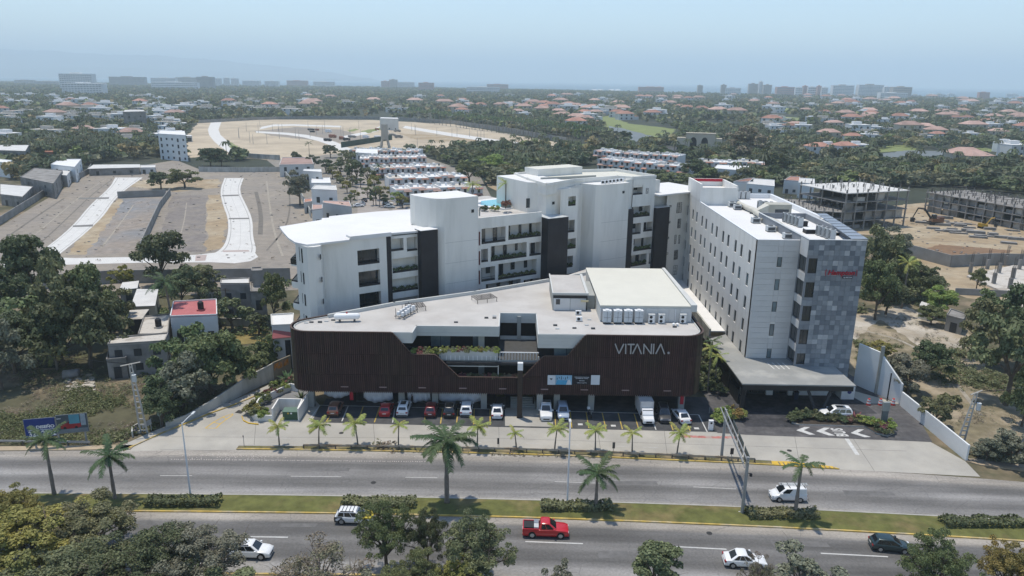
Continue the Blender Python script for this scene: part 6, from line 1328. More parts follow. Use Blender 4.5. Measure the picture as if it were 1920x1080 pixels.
x,y=G(1330,775);t=thing('boom_post','short dark bollard at the corner of the stalls','bollard',(x,y,.02));mb=MB();mb.cyl(0,0,0,.9,.09,8);lobj('post',mb,M['steel'],t)
for k,px in enumerate((1628,1650,1674)):
 x,y=G(px,759.5);t=thing('traffic_drum','red and white traffic drum across the ramp, '+('left','middle','right')[k]+' one of three','traffic drum',(x,y,.03),0,'traffic drums');z=0
 for i in range(5):
  h_=.28;mb=MB();mb.cyl(0,0,z,z+h_-.02,.34-.035*i,12,r2=.34-.035*(i+.8));lobj('band',mb,mat('drum_red',(.55,.04,.03),.5,.1,2)if i%2==0 else M['white_metal'],t);z+=h_ if i%2==0 else .12;
x,y,h=hgt_at(1655,802,754);t=thing('hotel_totem','grey totem post with a pale top in the hotel island','totem',(x,y,.2));mb=MB();mb.box(-.42,-.15,0,.42,.15,h*.62);lobj('panel',mb,mat('totem_grey',(.10,.12,.13),.5,.1,1),t);mb=MB();mb.box(-.5,-.18,h*.62,.5,.18,h-.2);lobj('top_panel',mb,mat('totem_pale',(.24,.26,.25),.5,.1,1),t)
def guard(L,lab,grp=None,rust=True):
 t=thing('guard_rail',lab,'guard rail',(L[0][0],L[0][1],0));mb=MB()
 for a,b in zip(L,L[1:]):mb.prism([(a[0],a[1]-.05),(b[0],b[1]-.05),(b[0],b[1]+.05),(a[0],a[1]+.05)],.5,.78)
 obj('rail',mb,mat('rail_steel',(.36,.33,.27),.6,.2,1.5,col2=(.27,.20,.13),c2scale=.6)if rust else M['steel'],t)
 for i in range(0,len(L),2):mb=MB();mb.box(L[i][0]-.06,L[i][1]-.12,0,L[i][0]+.06,L[i][1]+.14,.66);obj('post',mb,MATS.get('rusty_steel'),t)
guard([(x,y-.75)for x,y in interp(E_divN,[G(572,838)[0]+(G(1410,861)[0]-G(572,838)[0])*i/56 for i in range(57)])],'long rusty guard rail on the divider beneath the young palms')
guard([(G(-300,836)[0]+i*3,G(100,836)[1])for i in range(int((G(190,836)[0]-G(-300,836)[0])/3)+1)],'grey guard rail along the left edge below the billboard',rust=False)
def wallthing(name,label,cat,L,z1,w=.2,m='white_wall',z0=0,cap=None,posts=0,zs=None):
 o=MB();zs=zs or[z1]*len(L)
 for i in range(len(L)-1):
  a,b=L[i],L[i+1];dx,dy=b[0]-a[0],b[1]-a[1];l=math.hypot(dx,dy);nx,ny=-dy/l*w/2,dx/l*w/2;bb=len(o.v)
  o.v+=[(a[0]+nx,a[1]+ny,z0),(b[0]+nx,b[1]+ny,z0),(b[0]-nx,b[1]-ny,z0),(a[0]-nx,a[1]-ny,z0),(a[0]+nx,a[1]+ny,zs[i]),(b[0]+nx,b[1]+ny,zs[i+1]),(b[0]-nx,b[1]-ny,zs[i+1]),(a[0]-nx,a[1]-ny,zs[i])]
  for q in((0,1,2,3),(7,6,5,4),(0,4,5,1),(1,5,6,2),(2,6,7,3),(3,7,4,0)):o.f.append(tuple(bb+k for k in q));o.m.append(0)
 if not posts:ob=obj(name,o,M[m]if isinstance(m,str)else m);tag(ob,label,cat);return ob
 t=thing(name,label,cat,(L[0][0],L[0][1],0));obj('wall_panel',o,M[m]if isinstance(m,str)else m,t)
 for i in range(len(L)-1):
  a,b=L[i],L[i+1];l=math.dist(a,b);n=max(1,int(l/posts))
  for k in range(n):
   x,y,zz=a[0]+(b[0]-a[0])*k/n,a[1]+(b[1]-a[1])*k/n,zs[i]+(zs[i+1]-zs[i])*k/n;mb=MB();mb.box(x-w*.8,y-w*.8,z0,x+w*.8,y+w*.8,zz+.12);obj('pillar',mb,M[m]if isinstance(m,str)else m,t)
 return t
M['block_wall']=mat('grey_block_wall',(.27,.265,.25),.9,.16,.6,.2,5,col2=(.20,.195,.18),c2scale=.3);M['stain_wall']=mat('stained_pale_wall',(.43,.43,.40),.9,.16,.4,.1,6,col2=(.30,.30,.27),c2scale=.35,stretch=(1,1,.25))
M['bluewhite']=mat('bluish_white_wall',(.66,.675,.67),.85,.07,.3)
L=[G(236,822),G(330,798),G(400,768),G(470,732),G(513,712)];zs=[1.2,HT(*L[1],794),HT(*L[2],753),HT(*L[3],706),HT(*L[4],694)]
zs=[.9,1.0,1.6,2.6,2.9]
wallthing('boundary_wall','stained pale boundary wall rising beside the left entrance ramp','wall',[G(312,803),G(352,789),G(400,768),G(470,732),G(513,712)],0,.25,'stain_wall',zs=zs)
wallthing('painted_wall','dull wall section with an orange painted notice by the brown screen','wall',[G(513,712),G(546,697)],3.0,.25,mat('olive_wall',(.20,.18,.14),.9,.15,.6))
a,b=G(513,712),G(546,697);s0,z1=WP(515,697,a,b);s1,z0=WP(534,708,a,b);an=math.atan2(b[1]-a[1],b[0]-a[0]);mb=MB((a[0],a[1],an));mb.box(.2,-.16,1.6,math.dist(a,b)*.85,-.13,2.7);tag(obj('painted_notice',mb,mat('orange_paint',(.42,.17,.03),.9,.45,2.5,col2=(.20,.17,.13),c2scale=1.3,c2lo=.48,c2hi=.6)),'faded orange notice painted on the wall by the brown screen','painted sign')
mb=MB();mb.prism(PL([(484,775),(482,766),(500,750),(545,727),(590,732),(580,758),(512,782)]),.02,.12);struct('ramp_surface',mb,mat('ramp_grey',(.19,.19,.19),.9,.12,.5))
wallthing('ramp_wall','white low wall along the sloping ramp left of the enclosure','wall',[G(487,776),G(483,768),G(488,760),G(545,733),G(560,736)],1.3,.2)
wallthing('planter_wall','curved white planter wall at the left car entrance','wall',[G(471,766)]+[G(470+11*(1-math.cos(t)),767+22*math.sin(t))for t in(.3,.7,1.1,1.45)]+[G(512,790)],.95,.2)
wallthing('enclosure_wall','white three sided wall around the green transformer','wall',[G(512,790),G(524,770),G(568,771),G(560,790)],2.0,.2)
wallthing('enclosure_side_wall','white sloping wall right of the green transformer','wall',[G(560,790),G(578,762)],2.0,.2,zs=[2.0,2.05])
x,y=G(545,789);t=thing('transformer','green electrical transformer cabinet in the white enclosure','transformer',(x,y+.6,.02));mb=MB();mb.box(-1.1,-.6,.12,1.1,.6,1.35);lobj('cabinet',mb,mat('cabinet_green',(.035,.085,.05),.5,.1,1),t);mb=MB();mb.v+=[(-1.15,-.66,1.35),(1.15,-.66,1.35),(1.15,.66,1.5),(-1.15,.66,1.5),(-1.15,-.66,1.42),(1.15,-.66,1.42),(1.15,.66,1.58),(-1.15,.66,1.58)];mb.f+=[(0,3,2,1),(4,5,6,7),(0,1,5,4),(1,2,6,5),(2,3,7,6),(3,0,4,7)];mb.m+=[0]*6;lobj('lid',mb,mat('cabinet_green_lid',(.10,.16,.12),.5,.1,1),t)
mb=MB();mb.box(-1.3,-.8,0,1.3,.8,.12);lobj('plinth',mb,M['kerb'],t)
for dx_,m_ in((-.3,'yellow'),(.15,'white_metal')):mb=MB();mb.tube([(dx_,-.62,1.15),(dx_,-.6,1.15)],.14,8);lobj('warning_sticker',mb,M[m_],t)
mb=MB();pts=[G(453,782),G(456,790),G(466,795),G(484,797)]
for a,b in zip(pts,pts[1:]):mb.prism([a,b,(b[0],b[1]+.2),(a[0],a[1]+.2)],.02,.16)
struct('curved_yellow_kerb',mb,M['yellow'])
La=[G(1600,737),G(1648,737),G(1700,741)]
A1,B1,C1=G(1602,730),G(1660,757.5),G(1690,757)
A1=(56.9,112.5);wallthing('tall_boundary_wall','tall white retaining wall running down beside the hotel','wall',[(57.2,113.5),(59.0,110.0),(G(1687,757)[0],G(1687,757)[1])],0,.3,'bluewhite',zs=[7.2,7.0,3.3],posts=0)
x,y=59.0,109.8;mb=MB();mb.box(x-.25,y-.4,0,x+.25,y-.1,8.2);tag(obj('wall_pillar',mb,M['stain_wall']),'pale pillar where the tall white wall turns at the hotel','pillar')
wallthing('low_boundary_wall','long low white wall slanting down to the road at right','wall',[G(1688,760),G(1812,864)],0,.25,'bluewhite',zs=[2.3,2.3])
xw,yw,hw=hgt_at(1663,752,700);mb=MB();mb.tube([(xw,yw,0),(xw,yw,hw)],.1,6);tag(obj('wall_post',mb,M['dark']),'thin dark post standing against the tall white wall','post')
def lattice_pole(px,py,pt,lab,wd=.32,cross=True,leanx=0.):
 x,y,h=hgt_at(px,py,pt);t=thing('utility_pole',lab,'utility pole',(x,y,0));
 for s in(-1,1):mb=MB();mb.tube([(s*wd*1.5,0,0),(leanx+s*wd*.5,0,h)],[.16,.1],4);lobj('leg',mb,mat('pole_concrete',(.42,.40,.36),.9,.1,1),t)
 mb=MB();n=12
 for i in range(n):k=1-i/n*.66;mb.box(leanx*i/n-wd*1.5*k,-.08,h*(i+.5)/n-.08,leanx*i/n+wd*1.5*k,.08,h*(i+.5)/n+.08)
 lobj('rung',mb,MATS['pole_concrete'],t).name='ladder_rungs'
 if cross:mb=MB();mb.v=[];mb.tube([(leanx-1.1,-.5,h-.1),(leanx+1.1,.6,h+.1)],.09,4);lobj('crossarm',mb,MATS['pole_concrete'],t);mb=MB();mb.cyl(leanx+.45,-.3,h-2.4,h-1.4,.3,10);lobj('transformer_can',mb,M['unit'],t)
 return(x+leanx,y,h)
p1=lattice_pole(270,812,683,'pale concrete lattice pole with crossarm beside the left entrance',leanx=-.6);p2=lattice_pole(1799,836,736,'pale concrete lattice pole with crossarm in the scrub at right',leanx=.9)
x,y,h=hgt_at(1905,868,776);t=thing('utility_pole','plain round pole at the far right edge by the road','utility pole',(x,y,0));mb=MB();mb.tube([(0,0,0),(.7,0,h)],[.2,.13],8);lobj('pole',mb,MATS['pole_concrete'],t);mb=MB();mb.box(.35,-.35,h*.55,.7,-.3,h*.66);lobj('orange_tag',mb,mat('orange_tag',(.5,.2,.05),.6,.2,2),t)
def wires(a,b,lab,n=3,sag=1.2):
 mb=MB()
 for k in range(n):
  q=[(a[0]+(b[0]-a[0])*i/10,a[1]+(b[1]-a[1])*i/10+k*.35,a[2]-k*.12+(b[2]-a[2])*i/10-sag*4*(i/10)*(1-i/10))for i in range(11)];mb.tube(q,.018,3,caps=False)
 o=obj('overhead_wire',mb,M['dark'],stuff=False);tag(o,lab,'wires');return o
wires(p1,(-120,118,9),'overhead wires running left from the concrete pole');wires(p2,(110,108,9.5),'overhead wires running right from the scrub pole')
for k,(px,py,pt)in enumerate(((398,560,508),(826,1,1),(412,596,540),(428,600,540))):
 if px>800:continue
 x,y,h=hgt_at(px,py,pt);t=thing('utility_pole','thin pole among the left houses, '+('by the pink roof','','beside the unfinished block','in the yard gap')[k],'utility pole',(x,y,0));mb=MB();mb.tube([(0,0,0),(0,0,h)],.1,6);lobj('pole',mb,MATS['pole_concrete']if k==0 else M['bark'],t);mb=MB();mb.box(-.8,-.05,h-.5,.8,.05,h-.4);lobj('crossarm',mb,M['bark'],t)
def quad_frame(TL,TR,BL,BR,yb):pass
xa_,ya_=G(62,842);xb_,yb_=G(157,833)
bb=thing('billboard','two panel roadside billboard, blue advert on the left and red car advert on the right','billboard',(xa_,ya_,0))
A_,B_=(xa_,ya_),(xb_,yb_)
def bq(px,py):return WP(px,py,A_,B_)
an=math.atan2(yb_-ya_,xb_-xa_);fr=(xa_,ya_,an)
(s0,zt0),(s1,zt1),(s0b,zb0_),(s1b,zb1_)=bq(43,790),bq(104,782),bq(48,819),bq(108,819)
(s2,zt2),(s2b,zb2_)=bq(162.8,773),bq(167.5,812)
zt=(zt0+zt1+zt2)/3;zb=(zb0_+zb1_+zb2_)/3;sL,sM,sR=(s0+s0b)/2,(s1+s1b)/2,(s2+s2b)/2
def bpan(nm,a,b,z0,z1,n,m):mb=MB(fr);mb.box(a,n-.04,z0,b,n,z1);return obj(nm,mb,m,bb)
bpan('panel_frame',sL,sM-.05,zb,zt,.06,M['steel']);bpan('panel_frame',sM+.05,sR,zb+.2,zt+.2,.06,M['steel'])
BL=mat('ad_blue',(.012,.035,.17),.5,.08,1);bpan('advert_blue',sL+.06,sM-.1,zb+.06,zt-.06,.0,BL)
hh=zt-zb;ww=sM-sL
bpan('advert_white_line',sL+.4,sM-.2,zb+hh*.39,zb+hh*.41,-.045,M['white_metal'])
for body,a,b,z,k in(('DISEÑO',.38,.95,.47,.2),('322 2222',.12,.97,.06,.3)):
 text_obj('advert_text',body,.6,M['white_metal'],bb,(xa_+(sL+ww*a)*math.cos(an)+.09*math.sin(an),ya_+(sL+ww*a)*math.sin(an)-.09*math.cos(an),zb+hh*z),an,.01,0,.02,ww*(b-a),height=hh*k)
zb+=.2;zt+=.2;w2=sR-sM
bpan('advert_scene',sM+.1,sR-.06,zb+.06,zt-.06,.0,mat('ad_slate',(.055,.075,.09),.5,.25,.8));bpan('advert_sky',sM+w2*.42,sR-w2*.25,zb+hh*.5,zt-.1,-.045,mat('ad_teal',(.07,.24,.31),.5,.15,1));bpan('advert_tower',sR-w2*.22,sR-w2*.06,zb+hh*.38,zt-.1,-.045,mat('ad_pale',(.24,.30,.34),.5,.2,2));bpan('advert_ground',sM+.12,sR-.1,zb+.08,zb+hh*.24,-.045,mat('ad_ground',(.13,.16,.18),.5,.15,1))
mb=MB(fr);c=sM+w2*.12;pts=[(0,.30),(.02,.45),(.12,.52),(.22,.55),(.30,.66),(.5,.68),(.6,.56),(.66,.50),(.66,.32),(.55,.26),(.1,.24)];mb.face([(c+a*w2,-.06,zb+b*hh)for a,b in pts]);obj('printed_red_car',mb,mat('ad_red',(.25,.015,.02),.5,.2,2),bb)
mb=MB(fr);mb.face([(c+a*w2,-.07,zb+b*hh)for a,b in((.24,.55),(.31,.64),(.48,.65),(.54,.56))]);
for q in(.14,.5):mb.face([(c+(q+.05*math.cos(t))*w2,-.07,zb+(.27+.1*math.sin(t))*hh)for t in[i*math.pi/4 for i in range(8)]][::1])
obj('printed_car_glass',mb,MATS['banner_black'],bb)
text_obj('advert_text','NUEVO',.3,M['white_metal'],bb,(xa_+(sM+w2*.04)*math.cos(an)+.09*math.sin(an),ya_+(sM+w2*.04)*math.sin(an)-.09*math.cos(an),zb+hh*.8),an,.01,0,.01,w2*.14)
for s in(sL+ww*.25,sM,sR-w2*.15):mb=MB(fr);mb.box(s-.1,.07,-.1,s+.1,.25,zt-.3);obj('post',mb,M['steel'],bb)
Z=.02
RAG=('grey_plot','brown_plot','straw_verge','ochre_patch','bare_yard','dirt_patch','cleared_estate','grey_works','brown_works','building_site','estate_lawn','golf_green','pond','dry_yard','dry_soil','wheel_rut')
def rag(P,amp,sd):
 r=random.Random(sd);out=[]
 for i in range(len(P)):
  a,b=P[i],P[(i+1)%len(P)];L=math.dist(a,b);n=max(1,min(24,int(L/(amp*3))))
  for k in range(n):t=k/n;q=amp*(k>0);out.append((a[0]+(b[0]-a[0])*t+r.uniform(-q,q),a[1]+(b[1]-a[1])*t+r.uniform(-q,q)))
 return out
def sheet_px(name,px,z,m):
 W_=PL(px);d=sum(p[1]for p in W_)/len(W_)
 if name in RAG:W_=rag(W_,d*.0028,int(d))
 mb=MB();mb.sheet(W_,z);return struct(name,mb,m)
sheet_px('plot_soil',[(-60,560),(-60,440),(0,425),(165,327),(330,300),(375,318),(530,322),(585,405),(640,440),(640,540),(200,560)],.03,M['lot_soil'])
sheet_px('grey_plot',[(222,372),(313,372),(262,475),(160,478),(185,440)],.034,M['lot_grey'])
M['lot_brown']=mat('lot_brown_soil',(.185,.165,.15),.95,.2,.5,.3,5,col2=(.22,.195,.165),c2scale=.12)
sheet_px('brown_plot',[(322,368),(390,366),(385,472),(285,474),(300,440)],.034,M['lot_brown'])
sheet_px('straw_verge',[(390,366),(413,365),(428,410),(418,465),(385,472)],.037,M['ochre']);sheet_px('straw_verge',[(222,372),(205,385),(125,478),(160,478),(210,410),(232,375)],.037,M['ochre'])
sheet_px('ochre_patch',[(240,350),(262,338),(410,336),(412,352),(330,360),(300,356)],.034,M['ochre'])
def road_px(name,Lp,Rp,z,m):A,B=PL(Lp),PL(Rp);mb=MB();[mb.sheet([A[i],A[i+1],B[i+1],B[i]],z)for i in range(len(A)-1)];return struct(name,mb,m)
def smpx(P,n=3):
 for _ in range(n):
  Q=[P[0]]
  for a,b in zip(P,P[1:]):Q+=[(a[0]*.75+b[0]*.25,a[1]*.75+b[1]*.25),(a[0]*.25+b[0]*.75,a[1]*.25+b[1]*.75)]
  P=Q+[P[-1]]
 return P
l1=smpx([(216,333),(206,352),(168,385),(140,420),(100,455),(60,482),(20,492)],2);r1=smpx([(268,333),(232,358),(212,378),(195,405),(160,438),(128,464),(95,490)],2)
l2=smpx([(421,334),(412,358),(418,385),(428,410),(428,440),(418,466),(392,480)],2);r2=smpx([(457,334),(448,358),(462,385),(474,412),(474,445),(482,470),(470,490)],2)
M['pave_kerb']=mat('grey_kerb_strip',(.30,.29,.27),.9,.1,.5)
def inset(L,Rr,a,b):return[(x+(u-x)*a,y+(v-y)*a)for(x,y),(u,v)in zip(L,Rr)],[(x+(u-x)*b,y+(v-y)*b)for(x,y),(u,v)in zip(L,Rr)]
for nm,L,Rr in(('west_plot_road',l1,r1),('east_plot_road',l2,r2)):
 road_px(nm,L,Rr,.042,M['concrete_new'])
 for a,b in((.10,.125),(.875,.90),(.495,.502)):A,B=inset(L,Rr,a,b);road_px('kerb_line',A,B,.047,M['pave_kerb'])
sheet_px('cross_plot_road',[(5,494),(10,487),(60,482),(140,484),(270,482),(370,478),(420,472),(478,474),(484,482),(470,490),(440,494),(395,492),(262,493),(110,497),(20,504),(6,501)],.052,M['concrete_new'])
for q in([(148,371),(205,370),(204,373),(147,374)],[(137,423),(175,421),(174,425),(136,426)],[(416,366),(447,365),(448,367.5),(417,368.5)],[(429,409),(467,408.5),(468,411),(429,411.5)]):sheet_px('grey_cross_band',[(x+(38 if False else 0),y)for x,y in q],.0565,M['joint'])
for q in([(367,479),(388,478),(385,489),(366,490)],[(418,470),(466,469),(468,472),(418,473)]):sheet_px('pink_cross_band',q,.0565,mat('pinkish_band',(.38,.31,.28),.9,.1,.5))
def tw(name,label,px,h,m='block_wall',w=.25,cat='wall',posts=0):return wallthing(name,label,cat,PL(px),h,w,m,posts=posts)
tw('plot_wall','grey block wall along the left side of the building plot',[(-40,440),(0,422),(80,370),(165,327),(172,316)],2.6,posts=18)
tw('plot_wall','grey block wall closing the back of the grey plot',[(221,372),(312,368)],2.8);tw('plot_wall','grey block wall slanting down between the two inner plots',[(320,365),(300,392),(262,478)],2.7)
tw('plot_wall','long grey block wall along the near side of the building plot',[(-40,552),(100,540),(210,531),(330,529),(545,526)],3.2,posts=14)
tw('plot_wall','pale wall with pillars behind the east plot road',[(374,322),(460,323),(528,322)],2.6,'stain_wall',posts=22);tw('plot_wall','pale wall separating the plot from the white townhouses',[(528,322),(560,362),(583,408)],2.8,'stain_wall')
for k,(px,py,pt,hw,ky)in enumerate(((302,355,322,21,'m0'),(347,353,316,26,'m1_mid'))):T(px,py,pt,hw,ky,('round dark tree' if k==0 else 'broad green tree')+' standing on the plot behind the inner wall')
M['zinc']=mat('pale_sheet_roof',(.55,.54,.51),.6,.12,.3);M['tile']=mat('red_clay_tile',(.31,.165,.125),.85,.25,.12,.15,6,rnd=.28);M['tile_pink']=mat('pinkish_tile',(.37,.25,.21),.85,.25,.12,rnd=.22)
M['raw']=mat('raw_concrete',(.25,.24,.225),.9,.18,.4,.15,4,col2=(.18,.17,.155),c2scale=.3);M['brick']=mat('raw_brick',(.30,.13,.08),.9,.2,.5);M['wall_w']=mat('village_white',(.60,.60,.58),.85,.12,.1,rnd=.15);M['wall_c']=mat('village_cream',(.50,.44,.34),.85,.08,.2)
M['pink_roof']=mat('faded_red_roof',(.40,.13,.13),.85,.12,.35);M['dirty_roof']=mat('dirty_pale_roof',(.50,.47,.42),.9,.2,.35,col2=(.30,.27,.23),c2scale=.35,c2lo=.5,c2hi=.62)
M['win']=mat('far_window',(.035,.04,.045),.3,.2,.5)
def block(name,label,roofpx,h,wall='wall_w',roof='white_roof',cat='house',wins=2,storeys=1,tank=False,par=.25,over=0.,group=None):
 P=PL(roofpx,h);A=sum(P[i][0]*P[(i+1)%len(P)][1]-P[(i+1)%len(P)][0]*P[i][1]for i in range(len(P)))
 if A<0:P=P[::-1]
 cx,cy=sum(p[0]for p in P)/len(P),sum(p[1]for p in P)/len(P);t=thing(name,label,cat,(cx,cy,0),0,group)
 I=[(cx+(x-cx)*(.97-over),cy+(y-cy)*(.97-over))for x,y in P]
 mb=MB();mb.prism(I if over else P,0,h-.12);obj('wall',mb,M[wall],t)
 mb=MB();mb.prism(P if over else[(cx+(x-cx)*.985,cy+(y-cy)*.985)for x,y in P],h-.118,h);obj('roof',mb,M[roof],t)
 if par and not over:
  mb=MB();pwall(mb,[(cx+(x-cx)*.99,cy+(y-cy)*.99)for x,y in P+[P[0]]],.16,h+.001,h+par);obj('parapet',mb,M[wall],t)
 Q=I if over else P
 for i in range(len(Q)):
  a,b=Q[i],Q[(i+1)%len(Q)];dx,dy=b[0]-a[0],b[1]-a[1];L=math.hypot(dx,dy);nx,ny=dy/L,-dx/L
  if nx*(0-(a[0]+b[0])/2)+ny*(0-(a[1]+b[1])/2)<=0 or L<2.5:continue
  ang=math.atan2(dy,dx);n=max(1,min(wins,int(L/2.2)))
  for s in range(storeys):
   for k in range(n):
    c=L*(k+.5)/n;zz=(h-.6)/storeys*s+.9;w=min(1.3,L/n*.4)
    if n and wins:window(t,(a[0],a[1],ang),c-w/2,c+w/2,zz if(k+i)%3 else zz-.8,zz+1.25,-.05,2,.06,'win')
 if tank:
  x,y=cx+(P[0][0]-cx)*.3,cy+(P[0][1]-cy)*.3;mb=MB();mb.cyl(x,y,h+.3,h+1.6,.55,12);mb.cyl(x,y,h+1.6,h+1.85,.5,12,r2=.25);o=obj('water_tank',mb,M['dark']);tag(o,'black water tank on the roof of the '+label,'water tank')if len(label.split())<8 else tag(o,'black water tank on a roof left of the brown building','water tank')
  mb=MB();mb.box(x-.6,y-.6,h+.01,x+.6,y+.6,h+.3);obj('tank_plinth',mb,M[roof],t)
 return t
M['win']=MATS['far_window']
def z5(X,Y):return(200+X/4.153,440+Y/4.153)
def Z5(L):return[z5(*p)for p in L]
block('house','small house with white sheet roof behind the tall coconut palm',Z5([(185,560),(235,422),(402,425),(378,552)]),3.4,'wall_c','zinc',wins=1,over=.02)
block('house','pale roofed house with dark blue open front',Z5([(160,660),(178,588),(330,580),(275,655)]),3.2,'dark','dirty_roof',wins=0,over=.01)
block('house','house with stained pale roof and black tank',Z5([(245,782),(292,642),(492,622),(476,775)]),3.4,'raw','dirty_roof',wins=1,tank=True)
block('house','pale blue house with faded red roof',Z5([(495,640),(520,525),(855,507),(860,628)]),5.2,'bluewhite','pink_roof',wins=3,tank=True,storeys=1)
block('unfinished_house','unfinished grey block house with yellowish beam roof',Z5([(8,860),(35,808),(480,770),(455,832)]),5.6,'raw','dirty_roof',wins=3,storeys=2,over=.0)
block('unfinished_house','low grey roofless room in front of the beam roof house',Z5([(0,980),(15,905),(170,895),(150,965)]),3.4,'raw','raw',wins=1)
block('house','white roofed house at the back behind the plot wall',Z5([(95,432),(122,372),(252,358),(240,415)]),3.2,'raw','zinc',wins=1,over=.02)
block('brick_house','two storey raw brick house with pale roof left of the apartments',Z5([(885,385),(892,350),(1110,340),(1112,385)]),7.5,'raw','zinc',wins=2,storeys=2)
block('brick_house','grey flat roofed house joined to the raw brick house',Z5([(1120,450),(1125,375),(1232,370),(1238,448)]),7.0,'raw','raw',wins=1,storeys=2);block('stair_tower','small grey stair tower on the flat roofed house',Z5([(1130,288),(1130,262),(1205,258),(1212,285)]),10.2,'raw','raw',wins=0,cat='tower')
th_=block('white_house','narrow white house with red awning beside the brown screen',Z5([(1285,712),(1280,628),(1455,618),(1450,705)]),7.8,'wall_w','white_roof',wins=0)
a1,a2=G(*z5(1300,715),7.6),G(*z5(1425,700),7.6);mb=MB();b1,b2=G(*z5(1303,815),5.4),G(*z5(1425,808),5.4);a1=(a1[0],a1[1]-.1);a2=(a2[0]+1,a2[1]-.1);b1=(a1[0],a1[1]-1.2);b2=(a2[0],a2[1]-1.2);zl=HT(b1[0],b1[1],635);mb.v+=[(*a1,7.5),(*a2,7.5),(*b2,zl),(*b1,zl),(*a1,7.4),(*a2,7.4),(*b2,zl-.1),(*b1,zl-.1)];mb.f+=[(0,3,2,1),(4,5,6,7),(0,1,5,4),(1,2,6,5),(2,3,7,6),(3,0,4,7)];mb.m+=[0]*6;obj('awning',mb,M['pink_roof'],th_)
mb=MB();mb.prism([G(*z5(1310,830),5),G(*z5(1425,830),5),a2,a1],0,5.2);obj('dark_carport',mb,M['dark_in'],th_);mb=MB();g0=G(*z5(1345,1035),0);pwall(mb,[a1,g0],.25,0,4.5);obj('side_wall',mb,M['wall_w'],th_)
x,y=G(387,640,3);mb=MB();mb.prism([(x-3,y-2),(x+2.6,y-2.6),(x+2.2,y+1.8),(x-2.4,y+2)],2.9,3.0);o=obj('tarpaulin',mb,mat('blue_tarp',(.10,.17,.38),.6,.25,1));tag(o,'blue tarpaulin shade seen between the left trees','tarpaulin');
tw('yard_wall','low pale yard wall with small fence in front of the brick house',[(408,610),(470,612)],1.6,'stain_wall')
sheet_px('dry_yard',[(415,625),(500,618),(505,645),(425,645)],.03,mat('dry_grass_yard',(.20,.16,.06),.95,.25,.5));sheet_px('dirt_mound_base',[(60,690),(150,690),(190,730),(120,735)],.03,M['ochre'])
def zA(X,Y):return(X/4,80+Y/4)
def ZA(L):return[zA(*p)for p in L]
for lb,L,h,w,r,n,s in(('unfinished grey house behind the left plot wall',[(150,1010),(260,940),(470,960),(400,1060)],6,'raw','raw',2,2),('grey house with white strips on its roof at the left edge',[(0,1140),(0,1060),(250,1080),(170,1160)],4,'raw','zinc',2,1),('bright white modern house beside the long shed',[(380,915),(450,875),(610,875),(560,935)],7,'bluewhite','white_roof',2,2),('white house in front of the modern white one',[(360,980),(430,930),(545,940),(500,1000)],5,'wall_w','zinc',2,1),('white corner house at the far left edge',[(-60,890),(-40,870),(90,885),(60,905)],7,'bluewhite','white_roof',2,2),('brick red water tower house behind the shed',[(335,822),(340,812),(395,812),(398,822)],7,'brick','brick',1,2)):
 block('house',lb,ZA(L),h,w,r,wins=n,storeys=s)
block('shed','long low shed with pale sheet roof at the back of the plot',ZA([(655,945),(700,915),(1050,912),(1050,935)]),3.6,'raw','zinc',wins=3,over=.01,cat='shed');block('hut','small white hut at the right end of the long shed',ZA([(1050,940),(1055,920),(1165,918),(1165,938)]),3,'wall_w','zinc',wins=2,cat='hut')
def frame_building(label,p0,p1,pt,depth,floors,bays,m='raw',name='unfinished_building',cat='building under construction',fill=.3,top='zinc',seed=1,rebar=True,nb=3):
 a,b=G(*p0),G(*p1);L=math.dist(a,b);ang=math.atan2(b[1]-a[1],b[0]-a[0]);h=HT(*a,pt);t=thing(name,label,cat,(a[0],a[1],0),0);fr=(a[0],a[1],ang);rr=random.Random(seed);fh=h/floors
 for f in range(1,floors+1):mb=MB(fr);mb.box(-.4,-.5,f*fh-.28,L+.4,depth+.4,f*fh);obj('floor_slab',mb,M[top]if f==floors else M[m],t)
 for i in range(bays+1):
  for j in range(nb):
   mb=MB(fr);x=L*i/bays;y=depth*j/(nb-1);e=1.1 if rebar else 0
   mb.box(x-.2,y-.2 if j else-.35,0,x+.2,y+.2 if j else .05,h+e);obj('column',mb,M[m],t)
 mb=MB(fr);mb.box(.5,depth*.55,0,L-.5,depth*.55+.2,h-.3);obj('dark_core',mb,M['dark_in'],t)
 for f in range(floors):
  for i in range(bays):
   if rr.random()<fill:mb=MB(fr);mb.box(L*i/bays+.25,.2+rr.random()*2,f*fh+.05,L*(i+1)/bays-.25,.4+rr.random(),f*fh+fh*rr.choice([.45,.8,.8]));obj('block_infill',mb,M[rr.choice(['raw','block_wall','dirty_roof'])],t)
 return t,fr,L,h
t_,fr_,L_,h_=frame_building('unfinished four storey concrete frame with white roof behind the hotel',(1578,432),(1692,424),362,22,4,6,seed=4)
tb2,frb,Lb2,hb2=frame_building('lower concrete frame full of formwork props left of the white roofed frame',(1474,428),(1574,434),392,24,3,6,seed=8,fill=.2,top='raw')
for fx_,lx_,hx_,dx_,ob_ in((fr_,L_,h_,22,t_),(frb,Lb2,hb2,24,tb2)):
 mb=MB(fx_);rr=random.Random(6)
 for i in range(70):x,y=rr.uniform(0,lx_),rr.uniform(0,dx_);mb.box(x-.07,y-.07,hx_,x+.07,y+.07,hx_+rr.uniform(.6,2.2))
 for i in range(60):x,y,w=rr.uniform(0,lx_-3),rr.uniform(.3,dx_*.5),rr.uniform(.6,2.4);z=hx_/3*rr.choice([0,1,2]);mb.box(x,y,z+.02,x+w,y+.5,z+rr.uniform(.4,1.5))
 obj('site_clutter',mb,[M['raw'],MATS['rusty_steel']][ob_ is tb2],ob_,stuff=True)
